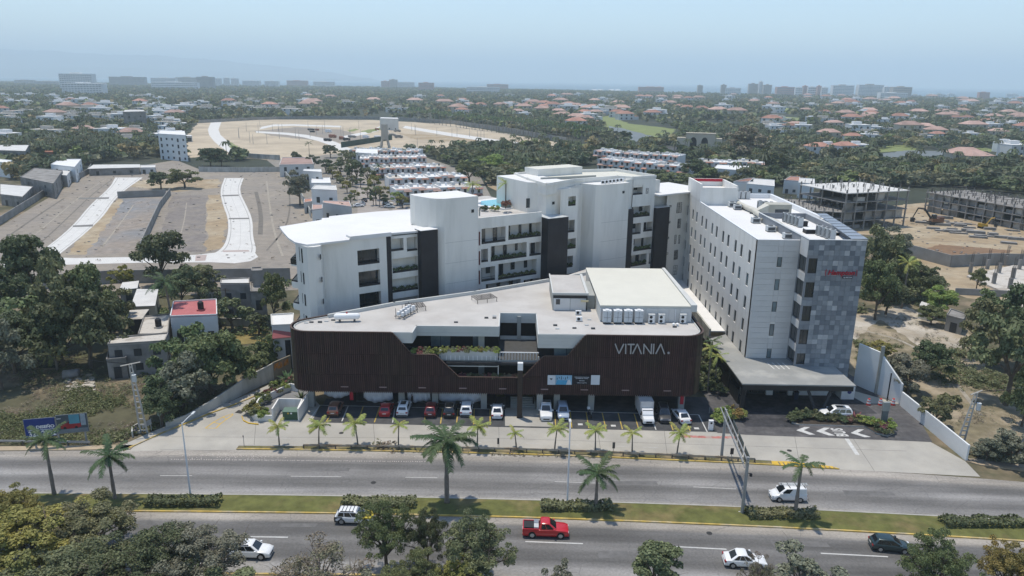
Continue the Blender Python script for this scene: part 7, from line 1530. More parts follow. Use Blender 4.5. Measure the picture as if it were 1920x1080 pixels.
t,fr2,L2,h2=frame_building('long three storey grey shell with formwork on top at right',(1734,396),(1990,447),360,20,3,15,fill=.85,top='raw',seed=3,nb=2,rebar=True)
for nm,frx,Lx,hx,dpx in(('formwork_prop',fr2,L2,h2,20),):
 mb=MB(frx)
 for i in range(150):x,y=rr.uniform(0,Lx),rr.uniform(0,dpx);mb.box(x-.08,y-.08,hx,x+.08,y+.08,hx+rr.uniform(.8,2.0))
 for i in range(14):mb.box(Lx*i/14,.3,hx+1.5,Lx*i/14+.15,dpx,hx+1.62)
 obj(nm,mb,MATS['rusty_steel'],t,stuff=True)
sheet_px('building_site',[(1468,470),(1480,400),(1560,395),(1740,380),(1990,430),(1990,545),(1960,600),(1770,545),(1700,505),(1690,440),(1600,440)],.03,M['ochre'])
sheet_px('bare_yard',[(1600,640),(1600,590),(1700,575),(1790,620),(1830,650),(1740,660),(1650,600)],.034,M['chalk']);sheet_px('dirt_patch',[(1700,480),(1760,458),(1900,470),(1850,490)],.034,mat('brown_heap',(.19,.12,.07),.95,.2,.5))
sheet_px('white_ground',[(1960,560),(1900,540),(1880,570),(1990,600)],.037,M['chalk'])
tw('site_wall','concrete retaining wall bending across the construction site',[(1697,478),(1781,501),(1860,497),(1990,500)],3.4,'block_wall',.3)
tw('site_wall','low concrete wall in front of the column footings',[(1790,552),(1990,562)],1.6,'block_wall',.3)
rr=random.Random(12)
ft=thing('column_footing','concrete slab with rows of unfinished columns and rebar at right','foundation',(*G(1880,535),0));mb=MB();mb.prism(PL([(1812,520),(1900,500),(1990,510),(1990,555),(1875,548)]),.05,.5);obj('slab',mb,M['dirty_roof'],ft)
for i,(px,py)in enumerate(((1818,515),(1838,525),(1862,535),(1892,545),(1850,508),(1872,515),(1898,525),(1925,535),(1885,500),(1910,508),(1935,515),(1950,545))):
 x,y=G(px,py);mb=MB();mb.box(x-.35,y-.35,.5,x+.35,y+.35,3.2);obj('column',mb,M['raw'],ft);mb=MB()
 for k in range(8):a=k*.785;mb.tube([(x+.28*math.cos(a),y+.28*math.sin(a),3.2),(x+.3*math.cos(a),y+.3*math.sin(a),5.6+rr.random())],.03,3)
 obj('rebar',mb,MATS['rusty_steel'],ft,stuff=True)
sp=0
for k in range(26):
 px,py=rr.uniform(1725,1910),0;py=412+(px-1725)*.19+rr.uniform(-12,16);x,y=G(px,py);w,d,h=rr.uniform(3,6),rr.uniform(1,2),rr.uniform(.4,1.1);mb=MB((x,y,-.35+rr.uniform(-.1,.1)))
 for j in range(3):mb.box(-w/2+j*.1,-d/2,j*h/3+.03,w/2-j*.07,d/2,(j+1)*h/3-.03)
 o=obj('slab_stack',mb,M['raw']);tag(o,'stack of precast concrete slabs on the ochre site, '+ordw(k)+' of the stacks','slab stack','slab stacks on the site')
def digger(px,py,col,label,sc,ang,name='excavator'):
 x,y=G(px,py);t=thing(name,label,'excavator',(x,y,0),ang);t.scale=(sc,)*3;P_=paint('paint_'+name,col);
 for s in(-1,1):mb=MB();mb.box(-1.8,s*1.0-.3,0,1.8,s*1.0+.3,.8);lobj('track',mb,M['ctrim'],t)
 mb=MB();mb.box(-1.9,-1.2,.9,1.2,1.2,1.9);mb.box(-1.95,-1.1,1.9,-.6,1.1,2.3);lobj('body',mb,P_,t);mb=MB();mb.box(.2,.2,1.9,1.3,1.2,3.0);lobj('cab',mb,M['cglass'],t)
 mb=MB();mb.tube([(1.1,-.2,1.7),(3.2,-.2,4.4),(5.0,-.2,4.6)],[.28,.3,.2],4);lobj('boom',mb,P_ if name!='excavator' else M['ctrim'],t);mb=MB();mb.tube([(5.0,-.2,4.7),(6.2,-.2,1.8)],[.2,.14],4);lobj('stick',mb,M['ctrim'],t);mb=MB();mb.box(5.7,-.7,.6,6.6,.3,1.8);lobj('bucket',mb,M['ctrim'],t)
digger(1752,421,(.14,.05,.02),'dark orange excavator with raised boom on the building site',1.25,math.pi*.97);digger(1843,428,(.45,.27,.02),'yellow backhoe loader among the slab stacks',.8,.2,'backhoe')
block('shed','small blue grey shed with open door in the right scrub',[(1724,572),(1728,565),(1744,570),(1742,577)],3,'bluewhite','zinc',cat='shed',wins=1,over=.01);block('shed','dark roofless shed near the round white table',[(1775,592),(1783,580),(1812,590),(1806,600)],3.2,'block_wall','raw',cat='shed',wins=1)
def unit_proto(name,variant):
 t=thing(name,'white townhouse','townhouse',(0,0,0));w,d,h=6.0,9.5,5.6;fr=(0,0,0);rr=random.Random(variant)
 hs=[(.7,1.9,.1,2.2),(3.2,5.2,.6,2.2),(1.0,2.3,3.4,4.8),(3.8,5.0,3.3,4.8)]
 mb=MB();mb.wall(0,w,0,h,hs,.3,0,0,0,back=None);mb.box(0,.35,0,.2,d,h);mb.box(w-.2,.35,0,w,d,h);mb.box(0,d-.2,0,w,d,h+.3);lobj('wall',mb,M['wall_w'],t)
 mb=MB();mb.box(.02,.3,h-.5,w-.02,d-.2,h-.3);lobj('roof',mb,M['white_roof']if variant!=1 else M['dirty_roof'],t)
 for a,b,z0,z1 in hs:mb=MB();mb.box(a,.28,z0,b,.34,z1);lobj('window',mb,M['win'],t)
 mb=MB();mb.v+=[(.2,-1.1,2.5),(w-.2 if variant else w*.5,-1.1,2.5),(w-.2 if variant else w*.5,0,3.1),(.2,0,3.1)];mb.f.append((0,1,2,3));mb.m.append(0)
 mb.v+=[(w*.45,-.8,5.0),(w,-.8,5.0),(w,0,5.5),(w*.45,0,5.5)];mb.f.append((4,5,6,7));mb.m.append(0);a_=lobj('tile_awning',mb,M['tile']if variant!=2 else M['tile_pink'],t);a_.modifiers.new('s','SOLIDIFY').thickness=.12
 mb=MB();mb.box(w*.2,d*.6,h-.3,w*.42,d*.82,h+.9);lobj('stair_box',mb,M['wall_w'],t);mb=MB();mb.cyl(w*.75,d*.6,h-.3,h+.7,.42,8);lobj('tank',mb,M['dark']if variant==1 else M['white_metal'],t)
 if variant==2:mb=MB();mb.box(.1,.3,h-.3,w-.1,3.2,h-.1);lobj('tile_roof',mb,M['tile_pink'],t)
 return t
UP=[unit_proto('townhouse',v)for v in range(3)];first=[True]*3;RL=['back','second','third','front'];TU=[]
def unit_row(p0,p1,n,rl,sd):
 a,b=G(*p0),G(*p1);ang=math.atan2(b[1]-a[1],b[0]-a[0]);L=math.dist(a,b);sc=L/n/6.0;rr=random.Random(sd)
 for i in range(n):
  v=rr.choice([0,1,2,0,2]);x,y=a[0]+(b[0]-a[0])*i/n,a[1]+(b[1]-a[1])*i/n;lab='white townhouse with red awnings, '+ORD[i]+' from left, '+rl+' row'
  if first[v]:o=UP[v];o.location=(x,y,0);o.rotation_euler=(0,0,ang);o['label']=lab;o['group']='rows of white townhouses';first[v]=False;KID.pop(o,None)
  else:o=dup(UP[v],(x,y,0),ang,lab,'rows of white townhouses')
  o.scale=(sc,1.35,.98+.15*rr.random());TU.append((x,y))
unit_row((655,299),(785,302),9,'farthest',1);unit_row((675,316),(800,315),7,'second',2);unit_row((703,338),(836,333),7,'third',3);unit_row((730,359),(876,354),6,'fourth',4);unit_row((745,384),(905,376),6,'nearest',5);unit_row((1112,300),(1270,312),9,'far right rear',6);unit_row((1120,318),(1290,334),8,'right rear',7);unit_row((1310,322),(1440,326),5,'rear behind the hotel',8)
def z6(X,Y):return(460+X/4.364,220+Y/4.364)
def Z6(L):return[z6(*p)for p in L]
for lb,L,h,r,n,s in(('white villa with pink tiled patches left of the tree street, farthest',[(278,390),(300,330),(540,330),(560,385)],6,'tile_pink',3,2),('big plain white villa left of the tree street',[(470,440),(480,425),(620,425),(625,450)],8,'white_roof',2,2),('white house with low roofs behind the plain villa',[(540,540),(545,500),(690,495),(700,540)],5,'white_roof',2,1),('tall white villa with grey roof slab nearest the plot wall',[(540,590),(570,555),(740,560),(750,600)],9,'zinc',2,2),('nearest white villa with pink roof terrace beside the parked cars',[(632,700),(640,685),(850,690),(870,735)],5.5,'tile_pink',3,1),('white two storey house right of the far tree row',[(900,290),(910,255),(1080,262),(1085,300)],7,'white_roof',3,2),('long white house with arched parapet behind the farthest row',[(1090,320),(1100,305),(1250,312),(1260,330)],5,'white_roof',3,1),('white house with low roof beside the dark trees',[(1250,320),(1260,305),(1400,310),(1405,330)],5,'white_roof',2,1),('red roofed small house by the plot wall',[(480,700),(485,670),(545,665),(545,690)],4,'tile',1,1),('white house with pale roof by the plot wall',[(545,760),(550,715),(630,715),(630,750)],5.5,'tile_pink',1,1)):block('villa',lb,Z6(L),h,'wall_w',r,wins=n,storeys=s,cat='house')
sheet_px('townhouse_ground',[(500,300),(600,288),(790,292),(900,330),(935,395),(640,415),(590,410),(528,322)],.022,mat('village_ground',(.22,.20,.17),.95,.2,.3))
sheet_px('tree_street',[(655,318),(668,316),(700,360),(735,400),(670,405),(672,360)],.028,mat('street_tan',(.30,.27,.24),.9,.12,.3));sheet_px('tree_street_east',[(725,385),(745,375),(770,392),(745,400)],.028,MATS['street_tan'])
k=0
for px,py,pt,hw,ky in((612,325,300,13,'round_d'),(623,335,313,10,'round'),(632,343,322,9,'round_y'),(642,352,333,11,'round'),(651,362,340,10,'round_y'),(640,330,305,14,'round_d'),(652,320,288,15,'round'),(660,335,300,12,'round'),(668,345,305,14,'round_d'),(648,300,282,12,'round'),(662,350,330,9,'round'),(690,346,315,14,'round'),(702,362,330,13,'round_y'),(676,352,335,8,'round_d'),(690,372,352,11,'round'),(712,375,350,12,'round_y'),(735,372,350,11,'round_y'),(745,385,361,12,'round_l'),(755,390,368,12,'round_y'),(665,375,357,8,'round_y'),(657,385,366,9,'round'),(720,385,365,9,'round_d'),(700,385,362,8,'round_d'),(728,342,330,8,'round_d'),(556,310,286,12,'m2'),(587,318,290,12,'m1'),(620,296,272,14,'m0'),(760,312,300,6,'round_d')):
 T(px,py,pt,hw,ky,'clipped round street tree among the white townhouses, '+ordw(k)+' counted from the far left',group='street trees of the townhouse estate');k+=1
T(563,385,320,24,'m1_grey','large grey green tree leaning over the plot wall by the white villas')
rr=random.Random(31)
for k,(px,py,pt,sc)in enumerate(((711,352,312,.8),(705,385,352,.6),(712,388,352,.6),(758,300,280,.6),(668,312,288,.6),(683,305,285,.5),(580,290,268,.9),(645,410,385,.7),(630,410,388,.6),(655,408,388,.6),(862,362,342,.6))):
 x,y,h=hgt_at(px,py,pt);palm('coco',x,y,h,'dark palm among the white townhouses, '+ordw(k)+' of eleven','palms in the townhouse estate',10,.15,200+k,sc=sc)
for k,(px,py,ang,col,ty)in enumerate(((683,378,2.0,(.03,.03,.035),'pickup'),(680,384,2.0,WHITE,'pickup'),(730,390,0,(.35,.4,.42),'sedan'),(672,388,.4,WHITE,'sedan'),(727,384,0,WHITE,'suv'))):
 x,y=G(px,py);car(ty,col,'car parked on the townhouse street, '+('dark one at the end','white one behind the dark one','silver one on the east branch','white one by the garden trees','white one deeper in the east branch')[k],'car',x,y,ang,group='cars in the townhouse street')
for lb,px,h in(('white house with orange tiled roof just behind the hotel tower',[(1375,341),(1400,335),(1414,334),(1412,341)],7),('small white house with orange tiled roof right of the hotel tower',[(1470,338),(1482,331),(1500,332),(1498,340)],6),('low white building with blue pool screen behind the hotel',[(1338,316),(1345,309),(1412,312),(1412,322)],5)):
 block('house',lb,px,h,'wall_w','tile' if 'orange' in lb else 'white_roof',wins=2,storeys=1,over=.0)
block('house','large white gabled house behind the orange roofed one',[(1400,345),(1412,335),(1452,338),(1452,350)],7,'bluewhite','zinc',wins=3,storeys=2);block('house','white house beside the small orange roofed one',[(1497,343),(1500,334),(1527,336),(1527,345)],6.5,'bluewhite','zinc',wins=2,storeys=1)
sheet_px('cleared_estate',[(352,296),(352,252),(372,230),(480,224),(700,225),(850,233),(1062,270),(1062,280),(770,285),(660,285),(600,292),(520,300),(500,300),(430,292),(390,292)],.04,M['sand'])
sheet_px('grey_works',[(470,246),(560,238),(640,243),(700,262),(640,268),(520,256)],.06,M['lot_soil']);sheet_px('brown_works',[(745,250),(900,258),(1040,275),(900,272),(780,262)],.06,M['ochre'])
for nm,L,Rr in(('estate_road',[(395,230),(388,248),(405,270),(432,288)],[(415,229),(408,248),(430,268),(465,290)]),('estate_road',[(480,246),(560,250),(620,262),(660,280)],[(480,249),(555,254),(610,268),(640,284)]),('estate_road',[(712,237),(690,246),(640,256)],[(725,238),(704,248),(650,259)]),('estate_road',[(760,236),(880,255),(1040,276)],[(755,240),(870,260),(1020,280)]),('estate_road',[(490,238),(520,232),(640,236)],[(486,243),(522,235),(640,239)])):road_px(nm,smpx(L,1),smpx(Rr,1),.08,M['concrete_new'])
sheet_px('estate_lawn',[(650,244),(668,241),(672,244),(655,248)],.1,M['grass_far']);sheet_px('estate_lawn',[(676,246),(720,238),(718,242),(690,250)],.1,M['grass_far']);sheet_px('estate_lawn',[(425,262),(445,275),(470,288),(440,288)],.1,M['grass_far'])
tw('estate_wall','long grey wall with posts behind the cleared estate',[(372,231),(480,225),(600,222),(712,224)],3.2,'block_wall',.5,posts=26);tw('estate_wall','long grey wall with posts running right of the white pavilion',[(745,226),(850,233),(960,249),(1062,268)],4.2,'block_wall',.5,posts=24)
tw('estate_wall','low pale wall at the front of the cleared estate',[(432,294),(500,299),(525,300)],3,'stain_wall',.4);tw('green_screen','dark green fence screen before the monument tower',[(640,277),(735,262)],4,mat('green_screen',(.03,.06,.045),.8,.2,.3),.3)
x,y=G(722,277);a=1;t=thing('monument_tower','slender pale concrete gate tower at the cleared estate','tower',(x,y,0));h=HT(x,y,233)
for s in(-1,1):mb=MB();mb.tube([(s*3.2,0,0),(s*1.8,0,h*.35),(s*1.6,0,h)],[1.1,.9,.8],4);lobj('leg',mb,M['concrete'],t)
mb=MB();mb.box(-1.6,-.9,h*.35,1.6,.9,h);lobj('shaft',mb,M['concrete'],t)
block('pavilion','white flat roofed pavilion at the head of the cleared estate',[(712,222),(714,220),(746,221),(747,223)],11,'wall_w','white_roof',wins=3,storeys=1,cat='pavilion')
rr=random.Random(44)
for k in range(44):
 px=rr.uniform(420,1000);py=236+rr.uniform(0,34)*(1 if px<800 else .5)+(px-400)*.02;x,y=G(px,py);mb=MB();h=rr.uniform(7,9);mb.tube([(x,y,0),(x,y,h),(x+1.5,y,h+.2)],[.16,.1,.06],4);tag(obj('estate_lamp',mb,M['steel']),'thin street lamp on the cleared estate, '+ordw(k)+' of the lamps','street lamp','street lamps of the cleared estate')
for k in range(16):
 px=rr.uniform(560,760);py=rr.uniform(244,266);x,y=G(px,py);h=rr.uniform(1.5,3);mb=MB((x,y,rr.uniform(-.4,.4)));w=rr.uniform(3,7);mb.box(-w/2,-1.3,.5,w/2*.55,1.3,h);mb.box(w*.3,-1.2,.4,w/2,1.2,h*.8);[mb.box(u-.5,-1.35,0,u+.5,1.35,.6)for u in(-w*.3,w*.3)];tag(obj('site_vehicle',mb,[M['raw'],M['white_metal'],M['brick'],M['dark']][k%4]),'small work truck on the cleared estate, '+ORD[k]+' of the trucks','truck','work trucks on the cleared estate')
x,y=G(325,292);block('apartment_block','white four storey apartment block beyond the long shed',[(296,251),(300,245),(346,246),(348,254)],15,'bluewhite','white_roof',wins=5,storeys=4,cat='apartment building')
block('grey_frame_house','grey concrete frame house at the upper left edge',[(-10,282),(0,272),(55,272),(48,284)],9,'raw','zinc',wins=5,storeys=3);block('grey_block','grey windowless block among the left trees',[(230,210),(234,206),(268,206),(273,209)],16,'raw','zinc',wins=2,storeys=3,cat='building')
for q in([(1125,218),(1145,217),(1180,232),(1235,238),(1265,242),(1258,262),(1190,264),(1140,246)],[(1444,217),(1500,221),(1498,228),(1444,226)],[(1850,216),(1920,218),(1920,222),(1850,221)],[(1455,275),(1520,276),(1515,284),(1455,283)],[(1600,278),(1640,270),(1700,272),(1730,282),(1640,286)],[(1790,283),(1850,276),(1870,284),(1800,290)]):sheet_px('golf_green',q,.05,M['grass_far'])
for q in([(1140,236),(1165,240),(1225,256),(1215,268),(1160,262)],[(1480,262),(1505,262),(1508,268),(1482,268)],[(1640,290),(1700,282),(1850,285),(1860,302),(1800,300),(1700,304)]):sheet_px('pond',q,.06,M['pond'])
sheet_px('gate_road',[(1190,280),(1260,274),(1350,282),(1345,290),(1200,288)],.05,M['asphalt'])
g0=G(1268,280);g1=G(1352,283);L=math.dist(g0,g1);ang=math.atan2(g1[1]-g0[1],g1[0]-g0[0]);hg=HT(*g0,250);gt=thing('arched_gatehouse','cream gatehouse with two tall arches beyond the townhouses','gatehouse',(g0[0],g0[1],0))
def arch_hole(c,w,h):return[(c-w/2,0),(c-w/2,h*.6)]+[(c-w/2*math.cos(a),h*.6+h*.4*math.sin(a))for a in[math.pi*i/8 for i in range(1,8)]]+[(c+w/2,h*.6),(c+w/2,0)]
mb=MB((g0[0],g0[1],ang));ar=[(L*.37,L*.15,hg*.8),(L*.62,L*.15,hg*.8)];out=[(L*.2,0)]
for c,w,h in ar:out+=arch_hole(c,w,h)
out+=[(L*.85,0),(L*.85,hg),(L*.2,hg)]
mb.face([(s,0,z)for s,z in out]);mb.face([(s,5,z)for s,z in out][::-1]);mb.face([(L*.2,0,hg),(L*.85,0,hg),(L*.85,5,hg),(L*.2,5,hg)]);mb.face([(L*.2,0,0),(L*.2,0,hg),(L*.2,5,hg),(L*.2,5,0)])
mb.box(0,-.5,0,L*.19,6,hg*.75);mb.box(L*.86,-.5,0,L,6,hg*.75);obj('wall',mb,M['wall_c'],gt);mb=MB((g0[0],g0[1],ang));mb.box(L*.19,-.4,hg+.01,L*.86,5.4,hg+.7);obj('cornice',mb,M['wall_c'],gt);mb=MB((g0[0],g0[1],ang));mb.box(L*.22,2.5,0,L*.83,2.7,hg*.9);obj('dark_passage',mb,M['dark_in'],gt)
def villa_proto(name,w,d,h,roof,wall,hip,seed,cheap=False):
 t=thing(name,'villa','house',(0,0,0));rr=random.Random(seed)
 def P_(nm,mb,m):return lobj(nm,mb,m,t)
 mb=MB();mb.box(-w/2,-d/2,0,w/2,d/2,h);mb.box(w/2+.02,-d/2+1.5,0,w/2+w*.35,d/2-1,h*.55);P_('wall',mb,M[wall])
 mb=MB();mb.box(w/2-.01,-d/2+1.3,h*.55,w/2+w*.37,d/2-.8,h*.55+.25)
 if hip:e=.6;mb.v+=[(-w/2-e,-d/2-e,h),(w/2+e,-d/2-e,h),(w/2+e,d/2+e,h),(-w/2-e,d/2+e,h),(-w/2+d*.45,0,h+d*.24),(w/2-d*.45,0,h+d*.24)];b=8;mb.f+=[(b,b+1,b+5,b+4),(b+1,b+2,b+5),(b+2,b+3,b+4,b+5),(b+3,b,b+4),(b+3,b+2,b+1,b)];mb.m+=[0]*5
 else:mb.box(-w/2-.1,-d/2-.1,h+.01,w/2+.1,d/2+.1,h+.3);mb.box(-w/4,0,h+.31,w/6,d/3,h+2.2)
 P_('roof',mb,M[roof])
 if not cheap:
  for s in range(2):
   for k in range(3):mb=MB();x=-w/2+w*(k+.5)/3;mb.box(x-.7,-d/2-.06,h*.5*s+.8,x+.7,-d/2-.005,h*.5*s+2.4);P_('window',mb,M['win'])
  mb=MB();mb.box(w/2+.5,-d/2+1.42,.3,w/2+w*.35-.5,-d/2+1.49,h*.4);P_('window',mb,M['win'])
 else:mb=MB();[mb.box(-w/2+w*(k+.5)/3-.9,-d/2-.06,h*.5*s+.8,-w/2+w*(k+.5)/3+.9,-d/2-.005,h*.5*s+2.4)for k in range(3)for s in range(2)];P_('window_rows',mb,M['win'])['kind']='stuff'
 return t
VP=[villa_proto('villa',15,10,6.2,'tile','wall_w',True,1),villa_proto('villa',17,11,6.4,'tile_pink','wall_c',True,2),villa_proto('villa',14,11,6.6,'white_roof','wall_w',False,3),villa_proto('villa',18,9,5.4,'dirty_roof','wall_w',False,4)]
VPc=[villa_proto('villa',17,11,6.2,'tile','wall_w',True,1,True),villa_proto('villa',19,11,6.4,'tile_pink','wall_c',True,2,True),villa_proto('villa',18,12,7,'white_roof','wall_w',False,3,True),villa_proto('villa',24,12,5,'dirty_roof','wall_w',False,4,True)]
vused=set();VILL=[];vd=['red roofed white villa','pink roofed cream villa','white flat roofed villa','low weathered pale house']
def zone(px,py):
 a='at left' if px<560 else 'in the centre' if px<1130 else 'beyond the hotel' if px<1500 else 'at far right'
 b='near skyline' if py<185 else 'in far trees' if py<208 else 'in middle trees' if py<240 else 'in nearer trees'
 return b+' '+a
def villa(px,py,v,ang=0.,sc=1.):
 x,y=G(px,py);cheap=y>800;pr=(VPc if cheap else VP)[v];lab=''
 if pr not in vused:vused.add(pr);o=pr;o.location=(x,y,0);o.rotation_euler=(0,0,ang);KID.pop(o,None)
 else:o=dup(pr,(x,y,0),ang)
 o.scale=(sc,sc,sc*1.05);o['v']=v;VILL.append((px,py,v,o,x,y));return o
rr=random.Random(99)
for px,py,v,s in((1552,262,1,1.3),(1597,268,0,1.2),(1628,266,2,1.2),(1605,250,0,1.1),(1562,240,1,1.2),(1480,246,0,1.2),(1490,240,1,1),(1532,292,0,1.3),(1553,289,2,1.2),(1580,290,0,1.3),(1605,288,2,1.2),(1630,223,1,1.3),(1700,226,2,1.3),(1718,230,2,1.1),(1755,262,0,1.1),(1732,264,3,1),(1790,255,3,1.1),(1820,262,2,1.1),(1870,258,1,1.2),(1900,293,2,1.5),(1885,285,2,1.3),(1805,310,1,1.5),(1825,312,1,1.3),(1790,228,0,1.2),(1812,228,0,1.2),(1838,222,2,1.2),(1900,242,2,1.3),(1880,236,3,1.3),(1288,210,0,1.6),(1315,212,0,1.6),(1345,217,1,1.8),(1380,219,1,1.8),(1275,206,0,1.4),(1080,240,0,1.5),(1095,233,1,1.4),(1055,225,1,1.4),(985,222,2,1.2),(970,216,1,1.2),(1240,188,1,2),(1270,188,1,2),(1290,190,0,1.8),(1310,190,1,2),(1200,186,0,1.8),(1215,168.5,0,3),(1235,168.5,0,3),(1000,200,1,1.8),(1020,202,0,1.8),(990,198,2,1.8),(1085,182,2,1.8),(1060,183,1,1.8),(1040,184,2,1.8),(1640,250,2,1.2),(1660,248,3,1),(1520,228,2,1),(1545,216,0,1.2),(1510,212,1,1.2)):villa(px,py,v,rr.uniform(-.4,.4),s*.8)
def rnd_villas(n,x0,x1,y0,y1,w,sd,sc=(1,1.4)):
 r2=random.Random(sd);c=0
 while c<n:
  px,py=r2.uniform(x0,x1),y0+(y1-y0)*r2.random()**1.2
  if 340<px<1070 and 216<py<300:continue
  x,y=G(px,py)
  if any(abs(x-q[4])<17 and abs(y-q[5])<17 for q in VILL):continue
  villa(px,py,r2.choices(range(4),w)[0],r2.uniform(-.6,.6),r2.uniform(*sc));c+=1
rnd_villas(60,1440,1925,192,262,(2,4,6,3),1,(.95,1.4));rnd_villas(46,1500,1920,180,205,(2,3,6,3),2,(1.3,1.9));rnd_villas(34,560,1150,180,212,(4,4,4,4),3,(1.1,1.6));rnd_villas(52,0,560,184,216,(1,1,6,6),4,(1.0,1.5));rnd_villas(34,0,330,216,275,(0,1,5,6),5,(.9,1.3));rnd_villas(12,1150,1480,178,200,(3,4,2,1),6,(1.2,1.6));rnd_villas(24,860,1130,200,235,(3,4,3,1),7,(1.0,1.4));rnd_villas(16,1080,1480,196,226,(2,4,3,1),8,(1.2,1.8))
zc={}
for q in sorted(VILL,key=lambda q:q[0]):
 o=q[3];z_=zone(q[0],q[1]);k_=(q[2],z_);i=zc.get(k_,0);zc[k_]=i+1;o['label']=vd[q[2]]+' '+z_+', '+ordw(i)+' from left';o['group']='villas among the trees';del o['v']
M['hr_w']=mat('tower_white',(.78,.78,.76),.8,.05,.05);M['hr_g']=mat('tower_grey',(.36,.35,.33),.8,.1,.05);M['hr_p']=mat('tower_pink',(.55,.36,.32),.8,.08,.05);M['hr_b']=mat('tower_glass',(.22,.32,.36),.3,.1,.05);M['hr_t']=mat('tower_tan',(.50,.47,.42),.8,.1,.05)
def coast_y(x):
 for(a,b),(c,d)in zip(coast,coast[1:]):
  if a<=x<=c:return b+(d-b)*(x-a)/(c-a)
 return 3000
def tower(px0,px1,yt,yb,m,lab,flr=None,bays=None):
 pc=(px0+px1)/2;x,y=G(pc,yb);
 if y>coast_y(x)-120:k=1;yy=coast_y(x)-150;x*=yy/y;y=yy;x=G(pc,300)[0]/G(pc,300)[1]*y
 w=(px1-px0)/FPX*(y*math.cos(PITCH)+CAMH*math.sin(PITCH));h=HT(x,y,yt);t=thing('coastal_tower',lab,'tower block',(x,y,0),0,'hotels and towers on the coast');n=flr or max(3,int(h/4.2));bn=bays or max(3,int(w/7));d=max(14,min(26,w*.4))
 mb=MB();mb.box(-w/2+.6,.8,0,w/2-.6,d,h-.5);lobj('core',mb,mat('tower_recess',(.28,.30,.31),.5,.2,.1)if m!='hr_b' else M['hr_b'],t)
 mb=MB();[mb.box(-w/2,0,h*(i+1)/n-h/n*.6,w/2,d+.3,h*(i+1)/n)for i in range(n)];[mb.box(-w/2+w*i/bn-.45,.1,0,-w/2+w*i/bn+.45,d+.2,h-.1)for i in range(bn+1)];o=lobj('storey_grid',mb,M[m if m!='hr_b' else 'hr_w'],t);o['kind']='stuff'
 mb=MB();mb.box(-w*.18,d*.2,h,w*.12,d*.8,h+h*.07);lobj('roof_block',mb,M[m if m!='hr_b' else 'hr_g'],t)
 return t
for a in((28,62,150,159,'hr_t','low grey hotel at the far left edge of the skyline'),(65,110,152,161,'hr_t','long low grey hotel left of the biggest white one',3),(114,175,138,170,'hr_w','biggest white hotel slab on the left skyline',9),(118,192,156,180,'hr_w','lower white hotel wing in front of the biggest slab',7),(206,272,144,162,'hr_g','stepped grey hotel right of the biggest white slab',6),(284,330,146,163,'hr_w','pale hotel left part of the long white complex',6),(330,372,145,163,'hr_t','tan hotel in the middle of the long white complex',6),(285,370,154,168,'hr_w','long low white building in front of the tan hotel',4),(370,400,144,167,'hr_g','dark grey stepped tower at left of the slim white towers',8),(405,415,147,163,'hr_w','first of the slim white towers'),(420,430,146,163,'hr_w','second of the slim white towers'),(434,447,147,163,'hr_w','widest of the slim white towers'),(455,487,151,163,'hr_w','white block right of the slim white towers',6),(497,522,152,165,'hr_w','small white block before the reddish one',6),(538,576,151,163,'hr_p','reddish hotel at left of centre skyline',6),(588,626,153,164,'hr_w','white gridded hotel right of the reddish one',6),(715,730,152,166,'hr_p','pinkish narrow hotel left of the centre cluster',7),(730,745,149,166,'hr_t','tan twin topped tower of the centre cluster',8),(746,776,154,166,'hr_w','white hotel of the centre cluster',6),(785,813,155,171,'hr_p','dark reddish stepped hotel right of the centre cluster',6),(875,936,163,175,'hr_w','long white four storey building in front of the sea',4),(912,952,158,166,'hr_p','pink hotel behind the long white building',4),(1190,1236,163,172,'hr_p','orange pink hotel before the open sea',4),(1298,1307,160,171,'hr_t','tiny tan tower on the sea horizon'),(1341,1350,159,171,'hr_t','tiny domed tower on the sea horizon'),(1360,1388,165,179,'hr_b','blue glass office block at right of centre',5),(1391,1408,157,178,'hr_t','first of the paired tan towers'),(1410,1416,153,178,'hr_w','needle like white tower between the paired tan ones'),(1418,1433,159,178,'hr_t','second of the paired tan towers'),(1443,1475,163,176,'hr_p','pink hotel block, leftmost of the pink group',5),(1477,1490,164,176,'hr_w','white block inside the pink group',5),(1491,1499,161,177,'hr_p','pink stair tower of the pink group'),(1500,1516,163,177,'hr_w','second white block inside the pink group',5),(1517,1524,161,177,'hr_p','second pink stair tower of the pink group'),(1525,1536,164,177,'hr_w','white end block of the pink group',5),(1545,1584,160,180,'hr_b','blue grey apartment tower with balconies, left one',8),(1592,1638,159,182,'hr_b','widest blue grey apartment tower with balconies',9),(1639,1650,163,181,'hr_w','narrow white tower beside the widest blue grey one'),(1655,1690,163,176,'hr_t','tan stepped tower at right',6),(1650,1700,174,187,'hr_w','low white block in front of the tan stepped tower',4),(1835,1854,173,188,'hr_p','lone pink tower near the right edge',7),(1911,1921,170,187,'hr_w','white tower cut by the right edge',7)):tower(*a[:6],*(a[6:]or()))
for k,px in enumerate((1114,1126,1146,1158)):x,y=G(px,171);mb=MB((x,y,0));mb.v+=[mb.P(p)for p in((-14,-10,0),(14,-10,0),(14,10,0),(-14,10,0),(-13,-10,5),(13,-10,5),(13,10,5),(-13,10,5),(-13,0,9),(13,0,9))];mb.f+=[(0,1,5,4),(1,2,6,5),(2,3,7,6),(3,0,4,7),(4,5,9,8),(6,7,8,9),(5,6,9),(7,4,8)];mb.m+=[0]*8;tag(obj('event_tent',mb,M['white_metal']),'white event tent below the sea horizon, '+ORD[k]+' of four','tent','white event tents')
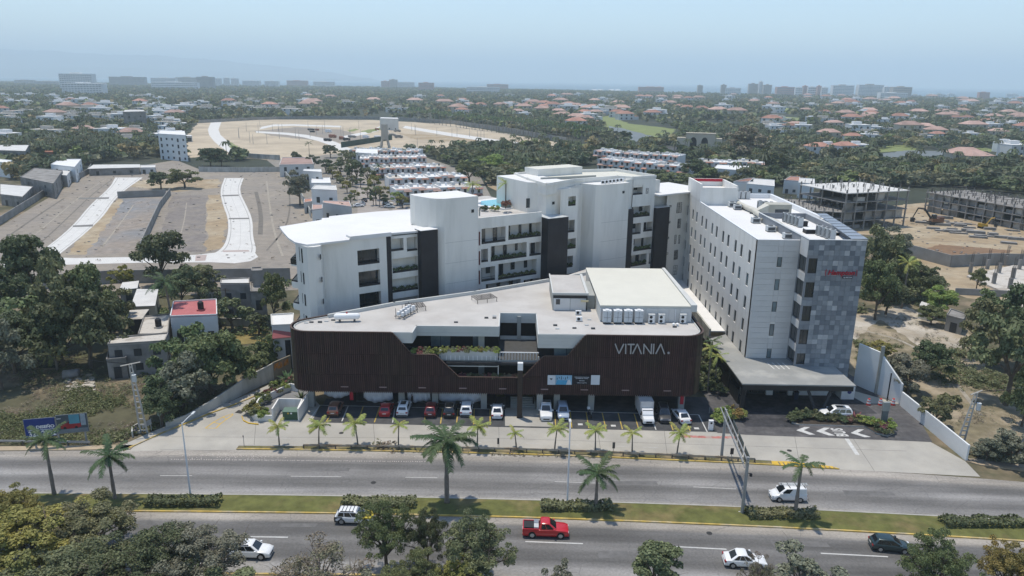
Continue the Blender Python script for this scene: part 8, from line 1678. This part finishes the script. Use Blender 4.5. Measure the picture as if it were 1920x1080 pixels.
for a in((72,590,441,47,'m0','tall dark tree standing alone left of the plot road'),(22,620,505,42,'m1','dark tree at the left edge under the plot wall'),(118,650,498,48,'m2_olive','broad olive tree below the plot wall'),(165,640,500,42,'m0_mid','green tree right of the broad olive one'),(60,660,550,55,'m1_mid','large green tree in the left mass'),(30,700,590,50,'m0','dark tree at the left edge above the dry field'),(170,690,548,62,'m2','biggest dark tree left of the pale roofs'),(120,690,570,45,'m0','dark tree between the two biggest left ones'),(215,620,530,30,'m1_olive','olive tree touching the white sheet roof'),(5,730,610,38,'m2_grey','grey tree cut by the left edge'),(210,660,565,32,'m0','dark tree beside the dark blue open house'),(305,535,437,44,'m0','big dark tree in front of the cross plot road'),(375,560,497,38,'m1_olive','thin olive tree right of the big dark one'),(345,580,505,32,'m2_olive','olive tree behind the tall coconut palm'),(232,545,500,18,'m1_yellow','small yellowish tree against the long plot wall'),(516,612,514,24,'m0_mid','dark green tree left of the apartment balconies'),(437,620,563,26,'round','clipped bushy tree before the raw brick house'),(486,628,590,20,'round_d','dark bush tree beside the yard wall'),(362,735,618,50,'m1_mid','spreading green tree in front of the red roofed house'),(395,740,625,55,'m0_mid','green tree in the middle of the left thicket'),(440,722,640,42,'m2_mid','green tree right of the left thicket centre'),(318,780,700,36,'m1','dark tree behind the lattice pole'),(345,770,675,50,'m2_grey','grey green tree low in the thicket'),(400,742,655,46,'m0','dark tree close to the boundary wall'),(470,715,655,34,'m1_mid','green tree touching the boundary wall'),(305,800,735,28,'m0','dark low tree right of the lattice pole foot'),(505,690,625,26,'m1_mid','small green tree by the narrow white house'),(520,680,632,16,'round_l','lime green bush tree beside the white side wall'),(1650,560,425,36,'m1_olive','tall olive tree touching the right edge of the hotel'),(1668,500,428,30,'m1_grey','grey tree behind the tall olive one'),(1640,600,490,32,'m0_mid','dark green tree under the hotel right edge'),(1690,560,480,34,'m2_mid','green tree beside the yellow palm'),(1725,565,500,32,'m0','dark tree right of the yellow palm'),(1660,590,520,34,'m2','dark tree left of the yellow palm'),(1762,592,540,28,'m1_lime','lime green tree above the sheds'),(1745,610,575,22,'m0_mid','green bushy tree between the sheds'),(1700,740,672,36,'m1_grey','grey green bushy tree above the tall white wall'),(1740,710,645,32,'m0','dark bushy tree right of the grey green one'),(1670,712,668,26,'m2_grey','pale bushy tree beside the wall pillar'),(1640,690,640,30,'m1_yellow','yellowish bush tree beside the hotel foot'),(1885,760,575,52,'m1_olive','large olive tree near the right edge'),(1840,680,570,40,'m2_olive','olive tree left of the largest right one'),(1910,690,540,44,'m0','dark tree at the right edge by the footings'),(1860,620,545,30,'m1_mid','green tree below the column footings'),(1775,760,735,18,'bush','small bush in the dry scrub'),(1750,800,745,22,'m1_olive','small olive tree in the dry scrub'),(1895,870,812,30,'m1_grey','roadside bushy tree at the far right'),(1850,865,825,24,'m2_grey','low roadside bush right of the lattice pole'),(1915,800,700,30,'m2','dark tree cut by the right edge'),(1830,545,505,14,'m0_mid','small tree before the footings'),(1270,352,322,38,'m1_mid','green tree between apartments and hotel roofs'),(1235,345,318,26,'m0','dark tree behind the apartment roof'),(1305,340,300,32,'m2','dark spreading tree behind the hotel tower'),(1400,300,240,42,'m2_dry','large bare brownish tree behind the gatehouse'),(395,312,277,20,'m0','dark tree left of the estate road end'),(415,312,280,18,'m2','second dark tree at the estate road end'),(1450,345,310,16,'m0','dark tree between the orange roofed houses'),(880,345,300,26,'m1_mid','green tree by the dirt track'),(925,330,290,26,'m0_lime','lime tinted tree above the dirt track')):
 T(*a[:5],a[5])
for k,(px,py,pt,kd,sc)in enumerate(((325,620,518,'coco',1.05),(108,695,648,'coco_y',.7),(1690,578,485,'coco_y',.75))):
 x,y,h=hgt_at(px,py,pt);palm(kd,x,y,h-1.0,('tall coconut palm leaning before the pale roofs','young coconut palm in the dry field at left','palm with yellow dead fronds right of the hotel')[k],None,14,.2,300+k,lean=(-.6,0)if k==0 else(0,0),sc=sc)
for k,(px,py,pt)in enumerate(((1432,332,268),(1462,340,275),(1445,330,285),(1472,325,290))):T(px,py,pt,9,'cypress','dark narrow cypress behind the hotel, '+ORD[k]+' of four',group='cypresses behind the hotel')
mb=MB();mb.sheet(PL([(905,330),(935,335),(985,362),(960,372),(915,350)]),.035);struct('dirt_track',mb,M['ochre'])
def inpoly(x,y,P):
 c=False;j=len(P)-1
 for i in range(len(P)):
  if(P[i][1]>y)!=(P[j][1]>y)and x<(P[j][0]-P[i][0])*(y-P[i][1])/(P[j][1]-P[i][1])+P[i][0]:c=not c
  j=i
 return c
CLR=[PL(p)for p in([(-80,575),(-80,440),(0,420),(165,322),(300,296),(375,314),(530,318),(590,400),(640,540),(560,560)],[(345,304),(345,250),(368,227),(700,219),(850,228),(1068,266),(1066,276),(770,283),(600,292),(520,302),(430,298)],[(495,302),(600,285),(790,288),(905,328),(940,400),(590,420)],[(1118,216),(1148,215),(1240,235),(1268,242),(1262,264),(1190,270),(1135,250)],[(1108,304),(1260,300),(1440,322),(1440,333),(1290,336),(1120,325)],[(1460,440),(1470,385),(1740,378),(1990,420),(1990,560),(1700,510),(1680,455)],[(1190,288),(1250,272),(1355,280),(1350,292)],[(1638,306),(1640,280),(1860,280),(1870,304)],[(1442,230),(1442,214),(1505,218),(1500,232)],[(1150,300),(1000,330),(900,395),(1290,470),(1600,470),(1500,420),(1290,330)],[(640,206),(700,205),(700,212),(640,213)])]
BOXES=[(q[4],q[5],9.5 if q[5]<700 else 13)for q in VILL]+[(o.location.x,o.location.y,9)for o in COL.objects if o.get('category')in('house','townhouse','shed','hut','pavilion','building','apartment building','gatehouse')]
grid={}
for bx,by,r in BOXES:grid.setdefault((int(bx//40),int(by//40)),[]).append((bx,by,r))
def blocked(x,y):
 gx,gy=int(x//40),int(y//40)
 for i in(-1,0,1):
  for j in(-1,0,1):
   for bx,by,r in grid.get((gx+i,gy+j),()):
    if(x-bx)**2+(y-by-0)**2<r*r or(abs(x-bx)<r*.95 and 0<by-y<r*(1.7 if y<700 else 2.3)):return True
 return any(inpoly(x,y,P)for P in CLR)
def templ(seed,nq,size,R=1.,hz=.75,palm_=False):
 rng=np.random.default_rng(seed)
 if palm_:
  V=[];
  for i in range(9):
   a=i*.7+rng.uniform(-.2,.2);c,s=math.cos(a),math.sin(a);w=.16
   for(r0,z0),(r1,z1)in(((.05,2.0),(.6,2.25)),((.6,2.25),(1.15,1.75))):V+=[(c*r0+s*w,s*r0-c*w,z0),(c*r1+s*w*.7,s*r1-c*w*.7,z1),(c*r1-s*w*.7,s*r1+c*w*.7,z1),(c*r0-s*w,s*r0+c*w,z0)]
  V+=[(-.05,0,0),(.05,0,0),(.05,0,2.0),(-.05,0,2.0),(0,-.05,0),(0,.05,0),(0,.05,2.0),(0,-.05,2.0)]
  return np.array(V)*np.array([1,1,1.])
 r_,P,N,Cc,cr=crown_pts(seed,R,hz,1.0,9,nq,.42,shell=.35);V,F_=leaf_quads(r_,P,N,size);return V
M['tinted']=leafmat('forest_leaf',(.098,.108,.052),(.140,.138,.080),.35,.02,attr=True)
TINT=np.array([(1,1,1),(.62,.75,.7),(.8,.95,.75),(1.25,1.15,.9),(1.5,1.2,1.0),(.7,.85,.8),(1.1,1.3,.8),(.55,.62,.62)])
def forest(name,y0,y1,area_per,nq,size,hr,seed,xr=.78,pfrac=.15,tinted=None,region=None,clump=0.):
 rng=np.random.default_rng(seed);A=xr*(y1*y1-y0*y0);n=int(A/area_per);ts=[templ(seed+i,nq,size)for i in range(5)];tp=templ(3,0,0,palm_=True);VV=[];TT=[];cnt=0
 ys=np.sqrt(rng.uniform(y0*y0,y1*y1,n));xs=rng.uniform(-xr,xr,n)*ys
 for x,y in zip(xs,ys):
  if y>coast_y(x)-60:continue
  if region is not None and not inpoly(x,y,region):continue
  if clump and(math.sin(x*.013+1.3*math.sin(y*.009))+math.sin(y*.017+x*.006))<-1.1+clump and rng.random()<.75:continue
  if blocked(x,y):continue
  h=rng.uniform(*hr)
  if rng.random()<pfrac:t=tp*np.array([h*.36,h*.36,h*.55]);tin=TINT[rng.choice([1,5,7])]*.9
  else:t=ts[rng.integers(5)];t=t*np.array([h*.55*rng.uniform(.8,1.3),h*.55*rng.uniform(.8,1.3),h*.5]);t=t-np.array([0,0,h*.12]);tin=TINT[rng.choice(len(TINT),p=(.2,.18,.16,.12,.06,.12,.08,.08))]
  a=rng.uniform(0,6.28);c,s=math.cos(a),math.sin(a);V=np.empty_like(t);V[:,0]=t[:,0]*c-t[:,1]*s+x;V[:,1]=t[:,0]*s+t[:,1]*c+y;V[:,2]=t[:,2]
  VV.append(V);TT.append(np.repeat(np.append(tin*rng.uniform(.85,1.15),1.0)[None],len(V),0));cnt+=1
 if not VV:return
 V=np.concatenate(VV);Tn=np.concatenate(TT);me=np_mesh(name,V,np.arange(len(V)).reshape(-1,4),M['tinted'],Tn);o=bpy.data.objects.new(name,me);COL.objects.link(o);o['kind']='stuff';print(name,cnt,len(V)//4)
forest('near_woodland',255,430,42,210,.40,(6.5,10),11,region=PL([(1226,352),(1290,352),(1330,345),(1372,350),(1460,352),(1530,350),(1730,352),(2000,372),(2000,300),(1290,300),(1060,294),(1000,318),(1150,330)]),pfrac=.1)
forest('centre_woodland',290,640,40,150,.44,(6.5,9.5),12,region=PL([(772,302),(860,296),(1060,293),(1110,302),(1140,330),(1000,332),(985,366),(940,356),(925,345),(875,330),(830,300)]),pfrac=.04)
forest('left_woodland',300,560,60,130,.46,(6,11),13,region=PL([(-40,330),(60,345),(165,310),(300,285),(300,240),(-40,240)]),pfrac=.2)
forest('middle_forest',430,900,84,56,.62,(5,9.5),14,pfrac=.25,clump=.4)
forest('far_forest',900,1800,170,18,.95,(6,10.5),15,pfrac=.18,clump=.4,xr=.74)
forest('coastal_forest',1800,4300,620,11,1.15,(6.5,9.5),16,pfrac=.0,xr=.72)
x0_,y0_=G(760,223);rr=random.Random(71);PT=templ(3,0,0,palm_=True);VV=[]
for k in range(46):
 px=770+k*7.6+rr.uniform(-2,2);py=227+(px-770)*.135;x,y=G(px,py);h=rr.uniform(12,15);me_=PT*np.array([h*.26,h*.26,h*.5]);V=me_+np.array([x,y,0]);t=thing('avenue_palm','tall palm of the avenue behind the estate wall, '+ordw(k)+' from the left','palm tree',(x,y,0),0,'palm avenue behind the estate wall');c=bpy.data.objects.new('crown',np_mesh('crown',me_,np.arange(len(me_)).reshape(-1,4),LEAF['palm']));COL.objects.link(c);c.parent=t;mb=MB();mb.tube([(0,0,0),(0,0,h)],[.3,.2],5);lobj('trunk',mb,M['bark_pale'],t)
def cover(name,region,n,hr,seed,leaf,nq=26,size=.42,thr=-.2):
 rng=np.random.default_rng(seed);P=PL(region);xs=[p[0]for p in P];ys=[p[1]for p in P];ts=[templ(seed+i,nq,size)for i in range(4)];VV=[];c=0
 for _ in range(n*6):
  x,y=rng.uniform(min(xs),max(xs)),rng.uniform(min(ys),max(ys))
  if not inpoly(x,y,P):continue
  if math.sin(x*.31+seed+1.5*math.sin(y*.17))+math.sin(y*.37+x*.11)<thr+rng.normal()*.35:continue
  h=rng.uniform(*hr)*rng.uniform(.5,1);t=ts[rng.integers(4)]*np.array([h,h,h*.7])-np.array([0,0,h*.35]);VV.append(t+np.array([x,y,0]));c+=1
  if c>=n:break
 V=np.concatenate(VV);o=bpy.data.objects.new(name,np_mesh(name,V,np.arange(len(V)).reshape(-1,4),LEAF[leaf]));COL.objects.link(o);o['kind']='stuff'
RF=[(1610,680),(1600,605),(1700,590),(1930,600),(1990,640),(1990,872),(1840,860),(1700,745)]
sheet_px('dry_soil',[(1590,700),(1595,585),(1700,570),(1800,610),(1850,640),(1850,700),(1990,760),(1990,850),(1838,858),(1750,800),(1700,752)],.026,mat('dry_field_soil',(.17,.145,.09),.95,.3,.4,.3,5,col2=(.30,.25,.18),c2scale=.11,c2lo=.44,c2hi=.58))
RG=[(1610,700),(1605,640),(1700,650),(1760,660),(1990,660),(1990,760),(1800,745),(1700,735)]
cover('right_scrub',RG,480,(.5,1.5),1,'olive',nq=60,size=.25,thr=-.1);cover('right_dry_weeds',RF,520,(.3,.8),2,'dry',nq=40,size=.22,thr=.1);cover('right_green_weeds',RG,260,(.4,1.2),3,'mid',nq=50,size=.25,thr=.3);cover('right_low_grass',RF,500,(.25,.5),31,'olive',nq=30,size=.2,thr=.3)
LF=[(-40,832),(-40,690),(120,650),(260,700),(300,760),(470,700),(510,700),(380,765),(238,822),(225,832)]
cover('left_weeds',[(-40,832),(-40,770),(150,730),(300,770),(380,765),(238,822),(225,832)],800,(.4,1.2),4,'mid',nq=50,size=.25,thr=-.3);cover('left_olive_weeds',LF,800,(.3,.9),5,'olive',nq=46,size=.24,thr=0);cover('left_dry_weeds',LF,900,(.3,.8),6,'dry',nq=40,size=.22,thr=-.2)
cover('yard_bushes',[(200,650),(230,560),(330,530),(560,530),(540,690),(300,740)],420,(.6,1.8),7,'mid',thr=-.2);cover('roadside_weeds',[(1820,850),(1840,838),(1990,850),(1990,878),(1840,862)],220,(.5,1.4),8,'grey',thr=-2)
cover('plot_edge_weeds',[(100,505),(560,502),(560,524),(100,528)],120,(.3,.7),9,'dry',thr=.4,nq=16);cover('east_scrub',[(1600,590),(1600,450),(1700,450),(1700,500),(1790,545),(1790,590),(1700,570)],420,(.8,2.2),10,'olive',thr=-.5);cover('divider_weeds',[(600,840),(1400,862),(1400,868),(600,845)],160,(.2,.45),11,'dry',thr=0,nq=14)
cover('tall_divider_tuft',[(702,836),(735,836),(735,841),(702,841)],14,(.6,1.1),12,'dry',thr=-3)
x,y=G(410,588)if False else G(120,710);mb=MB();mb.tube([(x,y,.7),(x+2.2,y+.6,.75)],[.75,.75],14,caps=True);tag(obj('concrete_pipe',mb,M['raw'],smooth=True),'short concrete pipe lying in the dry field at left','pipe')
rr=random.Random(5);mb=MB()
for k in range(60):x,y=G(rr.uniform(125,175),rr.uniform(705,735));s=rr.uniform(.15,.5);mb.box(x-s,y-s*.7,-.1,x+s,y+s*.7,s*.8)
obj('rubble_heap',mb,M['chalk'],stuff=True)
for k,(px,py)in enumerate(((157,692),(60,700))):
 pass
M['rut']=mat('rut_soil',(.30,.27,.22),.95,.2,.6);M['rut_dk']=mat('rut_dark',(.15,.135,.115),.95,.25,.6)
for k,(L,w,m)in enumerate((([(30,470),(90,420),(160,360),(200,335)],.5,'rut'),([(60,470),(110,425),(175,362),(210,337)],.5,'rut_dk'),([(500,340),(506,390),(515,440),(530,480)],.7,'rut'),([(540,345),(545,390),(535,430),(500,470)],.6,'rut_dk'),([(480,360),(490,400),(488,440)],1.6,'rut_dk'),([(350,380),(345,420),(330,465)],.4,'rut'),([(250,385),(225,420),(190,465)],.5,'rut'),([(275,345),(330,352),(400,347)],.8,'rut'),([(20,440),(70,405),(120,372)],.8,'rut_dk'),([(1620,620),(1700,640),(1770,690),(1840,780)],.7,'rut'),([(1480,410),(1600,440),(1720,450),(1900,460)],1.2,'rut_dk'))):
 P=PL(smpx(L,2));q=[(x-w/2,y)for x,y in P]+[(x+w/2,y)for x,y in P[::-1]];mb=MB();[mb.sheet([(P[i][0]-w/2,P[i][1]),(P[i+1][0]-w/2,P[i+1][1]),(P[i+1][0]+w/2,P[i+1][1]),(P[i][0]+w/2,P[i][1])],.0395)for i in range(len(P)-1)];struct('wheel_rut',mb,M[m])
rr=random.Random(14);mb=MB();PR=[PL(p)for p in([(0,500),(0,430),(165,330),(330,305),(530,325),(580,400),(600,520)],[(1480,460),(1500,400),(1740,400),(1990,440),(1990,540),(1700,500)])]
for P in PR:
 xs=[p[0]for p in P];ys=[p[1]for p in P]
 for k in range(420):
  x,y=rr.uniform(min(xs),max(xs)),rr.uniform(min(ys),max(ys));s=rr.uniform(.1,.45)
  if inpoly(x,y,P):mb.box(x-s,y-s*.6,0,x+s,y+s*.6,s*.7)
obj('scattered_rubble',mb,M['raw'],stuff=True)
cover('plot_weeds',[(0,500),(0,430),(165,330),(330,305),(530,325),(580,400),(600,520)],300,(.25,.8),41,'dry',nq=20,size=.3,thr=.5)
def person(x,y,z,lab,ang,cols,pose='stand',h=1.70):
 me=bpy.data.meshes.new('body');k=h/1.7
 if pose=='stand':V=[(0,0,.92),(0,0,1.15),(0,0,1.38),(0,.01,1.50),(0,.03,1.60),(0,.03,1.68),(-.17,0,1.38),(-.22,.02,1.12),(-.20,.12,.90),(.17,0,1.38),(.23,0,1.12),(.22,.05,.88),(-.10,0,.86),(-.11,.02,.48),(-.12,-.04,.07),(-.12,.13,.03),(.10,0,.86),(.12,.05,.48),(.13,.03,.07),(.13,.20,.03)]
 else:V=[(0,0,.50),(0,.02,.75),(0,.06,.98),(0,.09,1.08),(0,.12,1.18),(0,.13,1.26),(-.17,.06,.96),(-.24,.16,.74),(-.14,.36,.66),(.17,.06,.96),(.24,.16,.74),(.14,.36,.66),(-.10,.06,.50),(-.13,.46,.52),(-.13,.46,.08),(-.13,.62,.04),(.10,.06,.50),(.13,.46,.52),(.13,.42,.08),(.13,.58,.04)]
 E_=[(0,1),(1,2),(2,3),(3,4),(4,5),(2,6),(6,7),(7,8),(2,9),(9,10),(10,11),(0,12),(12,13),(13,14),(14,15),(0,16),(16,17),(17,18),(18,19)]
 me.from_pydata([(a*k,b*k,c*k)for a,b,c in V],E_,[]);o=bpy.data.objects.new('body',me);COL.objects.link(o);m=o.modifiers.new('s','SKIN');R=[(.15,.11),(.14,.10),(.15,.10),(.055,.055),(.09,.10),(.075,.085),(.06,.06),(.045,.045),(.035,.03),(.06,.06),(.045,.045),(.035,.03),(.095,.095),(.065,.065),(.045,.045),(.04,.03),(.095,.095),(.065,.065),(.045,.045),(.04,.03)]
 for v,r in zip(me.skin_vertices[0].data,R):v.radius=r
 me.skin_vertices[0].data[0].use_root=True;o.modifiers.new('b','SUBSURF').levels=1;dg=bpy.context.evaluated_depsgraph_get();dg.update();me2=bpy.data.meshes.new_from_object(o.evaluated_get(dg));bpy.data.objects.remove(o)
 me2.materials.clear();[me2.materials.append(c)for c in cols]
 hip=.90*k if pose=='stand' else .56*k;nk=(1.47 if pose=='stand' else 1.06)*k
 for p in me2.polygons:
  c=p.center;p.use_smooth=True;p.material_index=2 if c.z>nk or(abs(c.x)>.17*k and c.z<(1.1 if pose=='stand' else .72)*k and c.z>.6*k)else 1 if c.z<hip else 0
  if c.z<.09*k:p.material_index=3
 t=thing('person',lab,'person',(x,y,z),ang);b=bpy.data.objects.new('body',me2);COL.objects.link(b);b.parent=t
 hz=V[5][2]*k;hy=V[5][1]*k;mb=MB();n=10
 for j in range(4):
  a=j/3*1.35;mb.v+=[(.088*k*math.cos(a)*math.cos(6.283*i/n),hy-.012+.098*k*math.cos(a)*math.sin(6.283*i/n),hz+.0+.10*k*math.sin(a))for i in range(n)]
 for j in range(3):mb.f+=[(j*n+i,j*n+(i+1)%n,(j+1)*n+(i+1)%n,(j+1)*n+i)for i in range(n)]
 mb.f.append(tuple(3*n+i for i in range(n)));lobj('hair',mb,cols[3],t,True);return t
SK=mat('skin_tone',(.25,.14,.09),.6,.05,2);CD=[mat('dark_green_cloth',(.03,.05,.04),.9,.1,3),mat('dark_trousers',(.02,.022,.03),.9,.1,3),SK,M['dark']]
x,y=G(283,806);person(x,y,.13,'person in dark clothes standing behind the grey board near the concrete lattice pole',-2.4,CD)
x,y=G(258,813);mb=MB();mb.box(x-.5,y-.25,.13,x+.5,y+.15,.55);tag(obj('block_seat',mb,M['kerb']),'low pale block by the concrete lattice pole','bench');person(x,y-.1,.08,'person in grey clothes sitting on a low block left of the lattice pole',2.8,[mat('grey_cloth',(.12,.12,.13),.9,.1,3)]+CD[1:],'sit')
x,y=G(773,761);person(x,y,.14,'person in black clothes walking in front of the hung white sheet',1.2,[M['dark']]+CD[1:])
x,y=G(277,810);t=thing('leaning_board','slanting grey board on legs beside the concrete lattice pole','board',(x,y,.13),.5);mb=MB();mb.v+=[(-.6,-.1,.55),(.6,-.1,1.0),(.6,.1,1.75),(-.6,.1,1.2),(-.6,-.04,.53),(.6,-.04,.98),(.6,.16,1.73),(-.6,.16,1.18)];mb.f+=[(0,1,2,3),(7,6,5,4),(3,2,6,7),(0,4,5,1),(1,5,6,2),(0,3,7,4)];mb.m+=[0]*6;lobj('panel',mb,M['steel'],t)
for s in(-.5,.5):mb=MB();mb.box(s-.03,.0,0,s+.03,.06,.8 if s<0 else 1.2);lobj('leg',mb,M['unit'],t)
wallthing('low_stub_wall','low pale stub wall around the base of the left lattice pole','wall',[G(249,820),G(249,811),G(262,803)],.9,.18,'stain_wall')
x,y=G(1787,608);t=thing('round_table','round white table standing before the dark shed','table',(x,y,0));mb=MB();mb.cyl(0,0,.7,.76,.9,16);lobj('tabletop',mb,M['white_metal'],t);mb=MB();mb.cyl(0,0,0,.7,.08,8);lobj('leg',mb,M['red_metal'],t)
mb=MB();mb.box(-34000,-400,-3,34000,32500,760)
hz=obj('haze',mb,[]);hz['kind']='stuff'
hm=bpy.data.materials.new('haze_air');hm.use_nodes=True;n=hm.node_tree.nodes;n.clear()
pv=n.new('ShaderNodeVolumePrincipled');pv.inputs['Color'].default_value=(.78,.92,.99,1);pv.inputs['Density'].default_value=1.6e-4;pv.inputs['Anisotropy'].default_value=0.0
ho=n.new('ShaderNodeOutputMaterial');hm.node_tree.links.new(pv.outputs[0],ho.inputs['Volume']);hz.data.materials.append(hm)
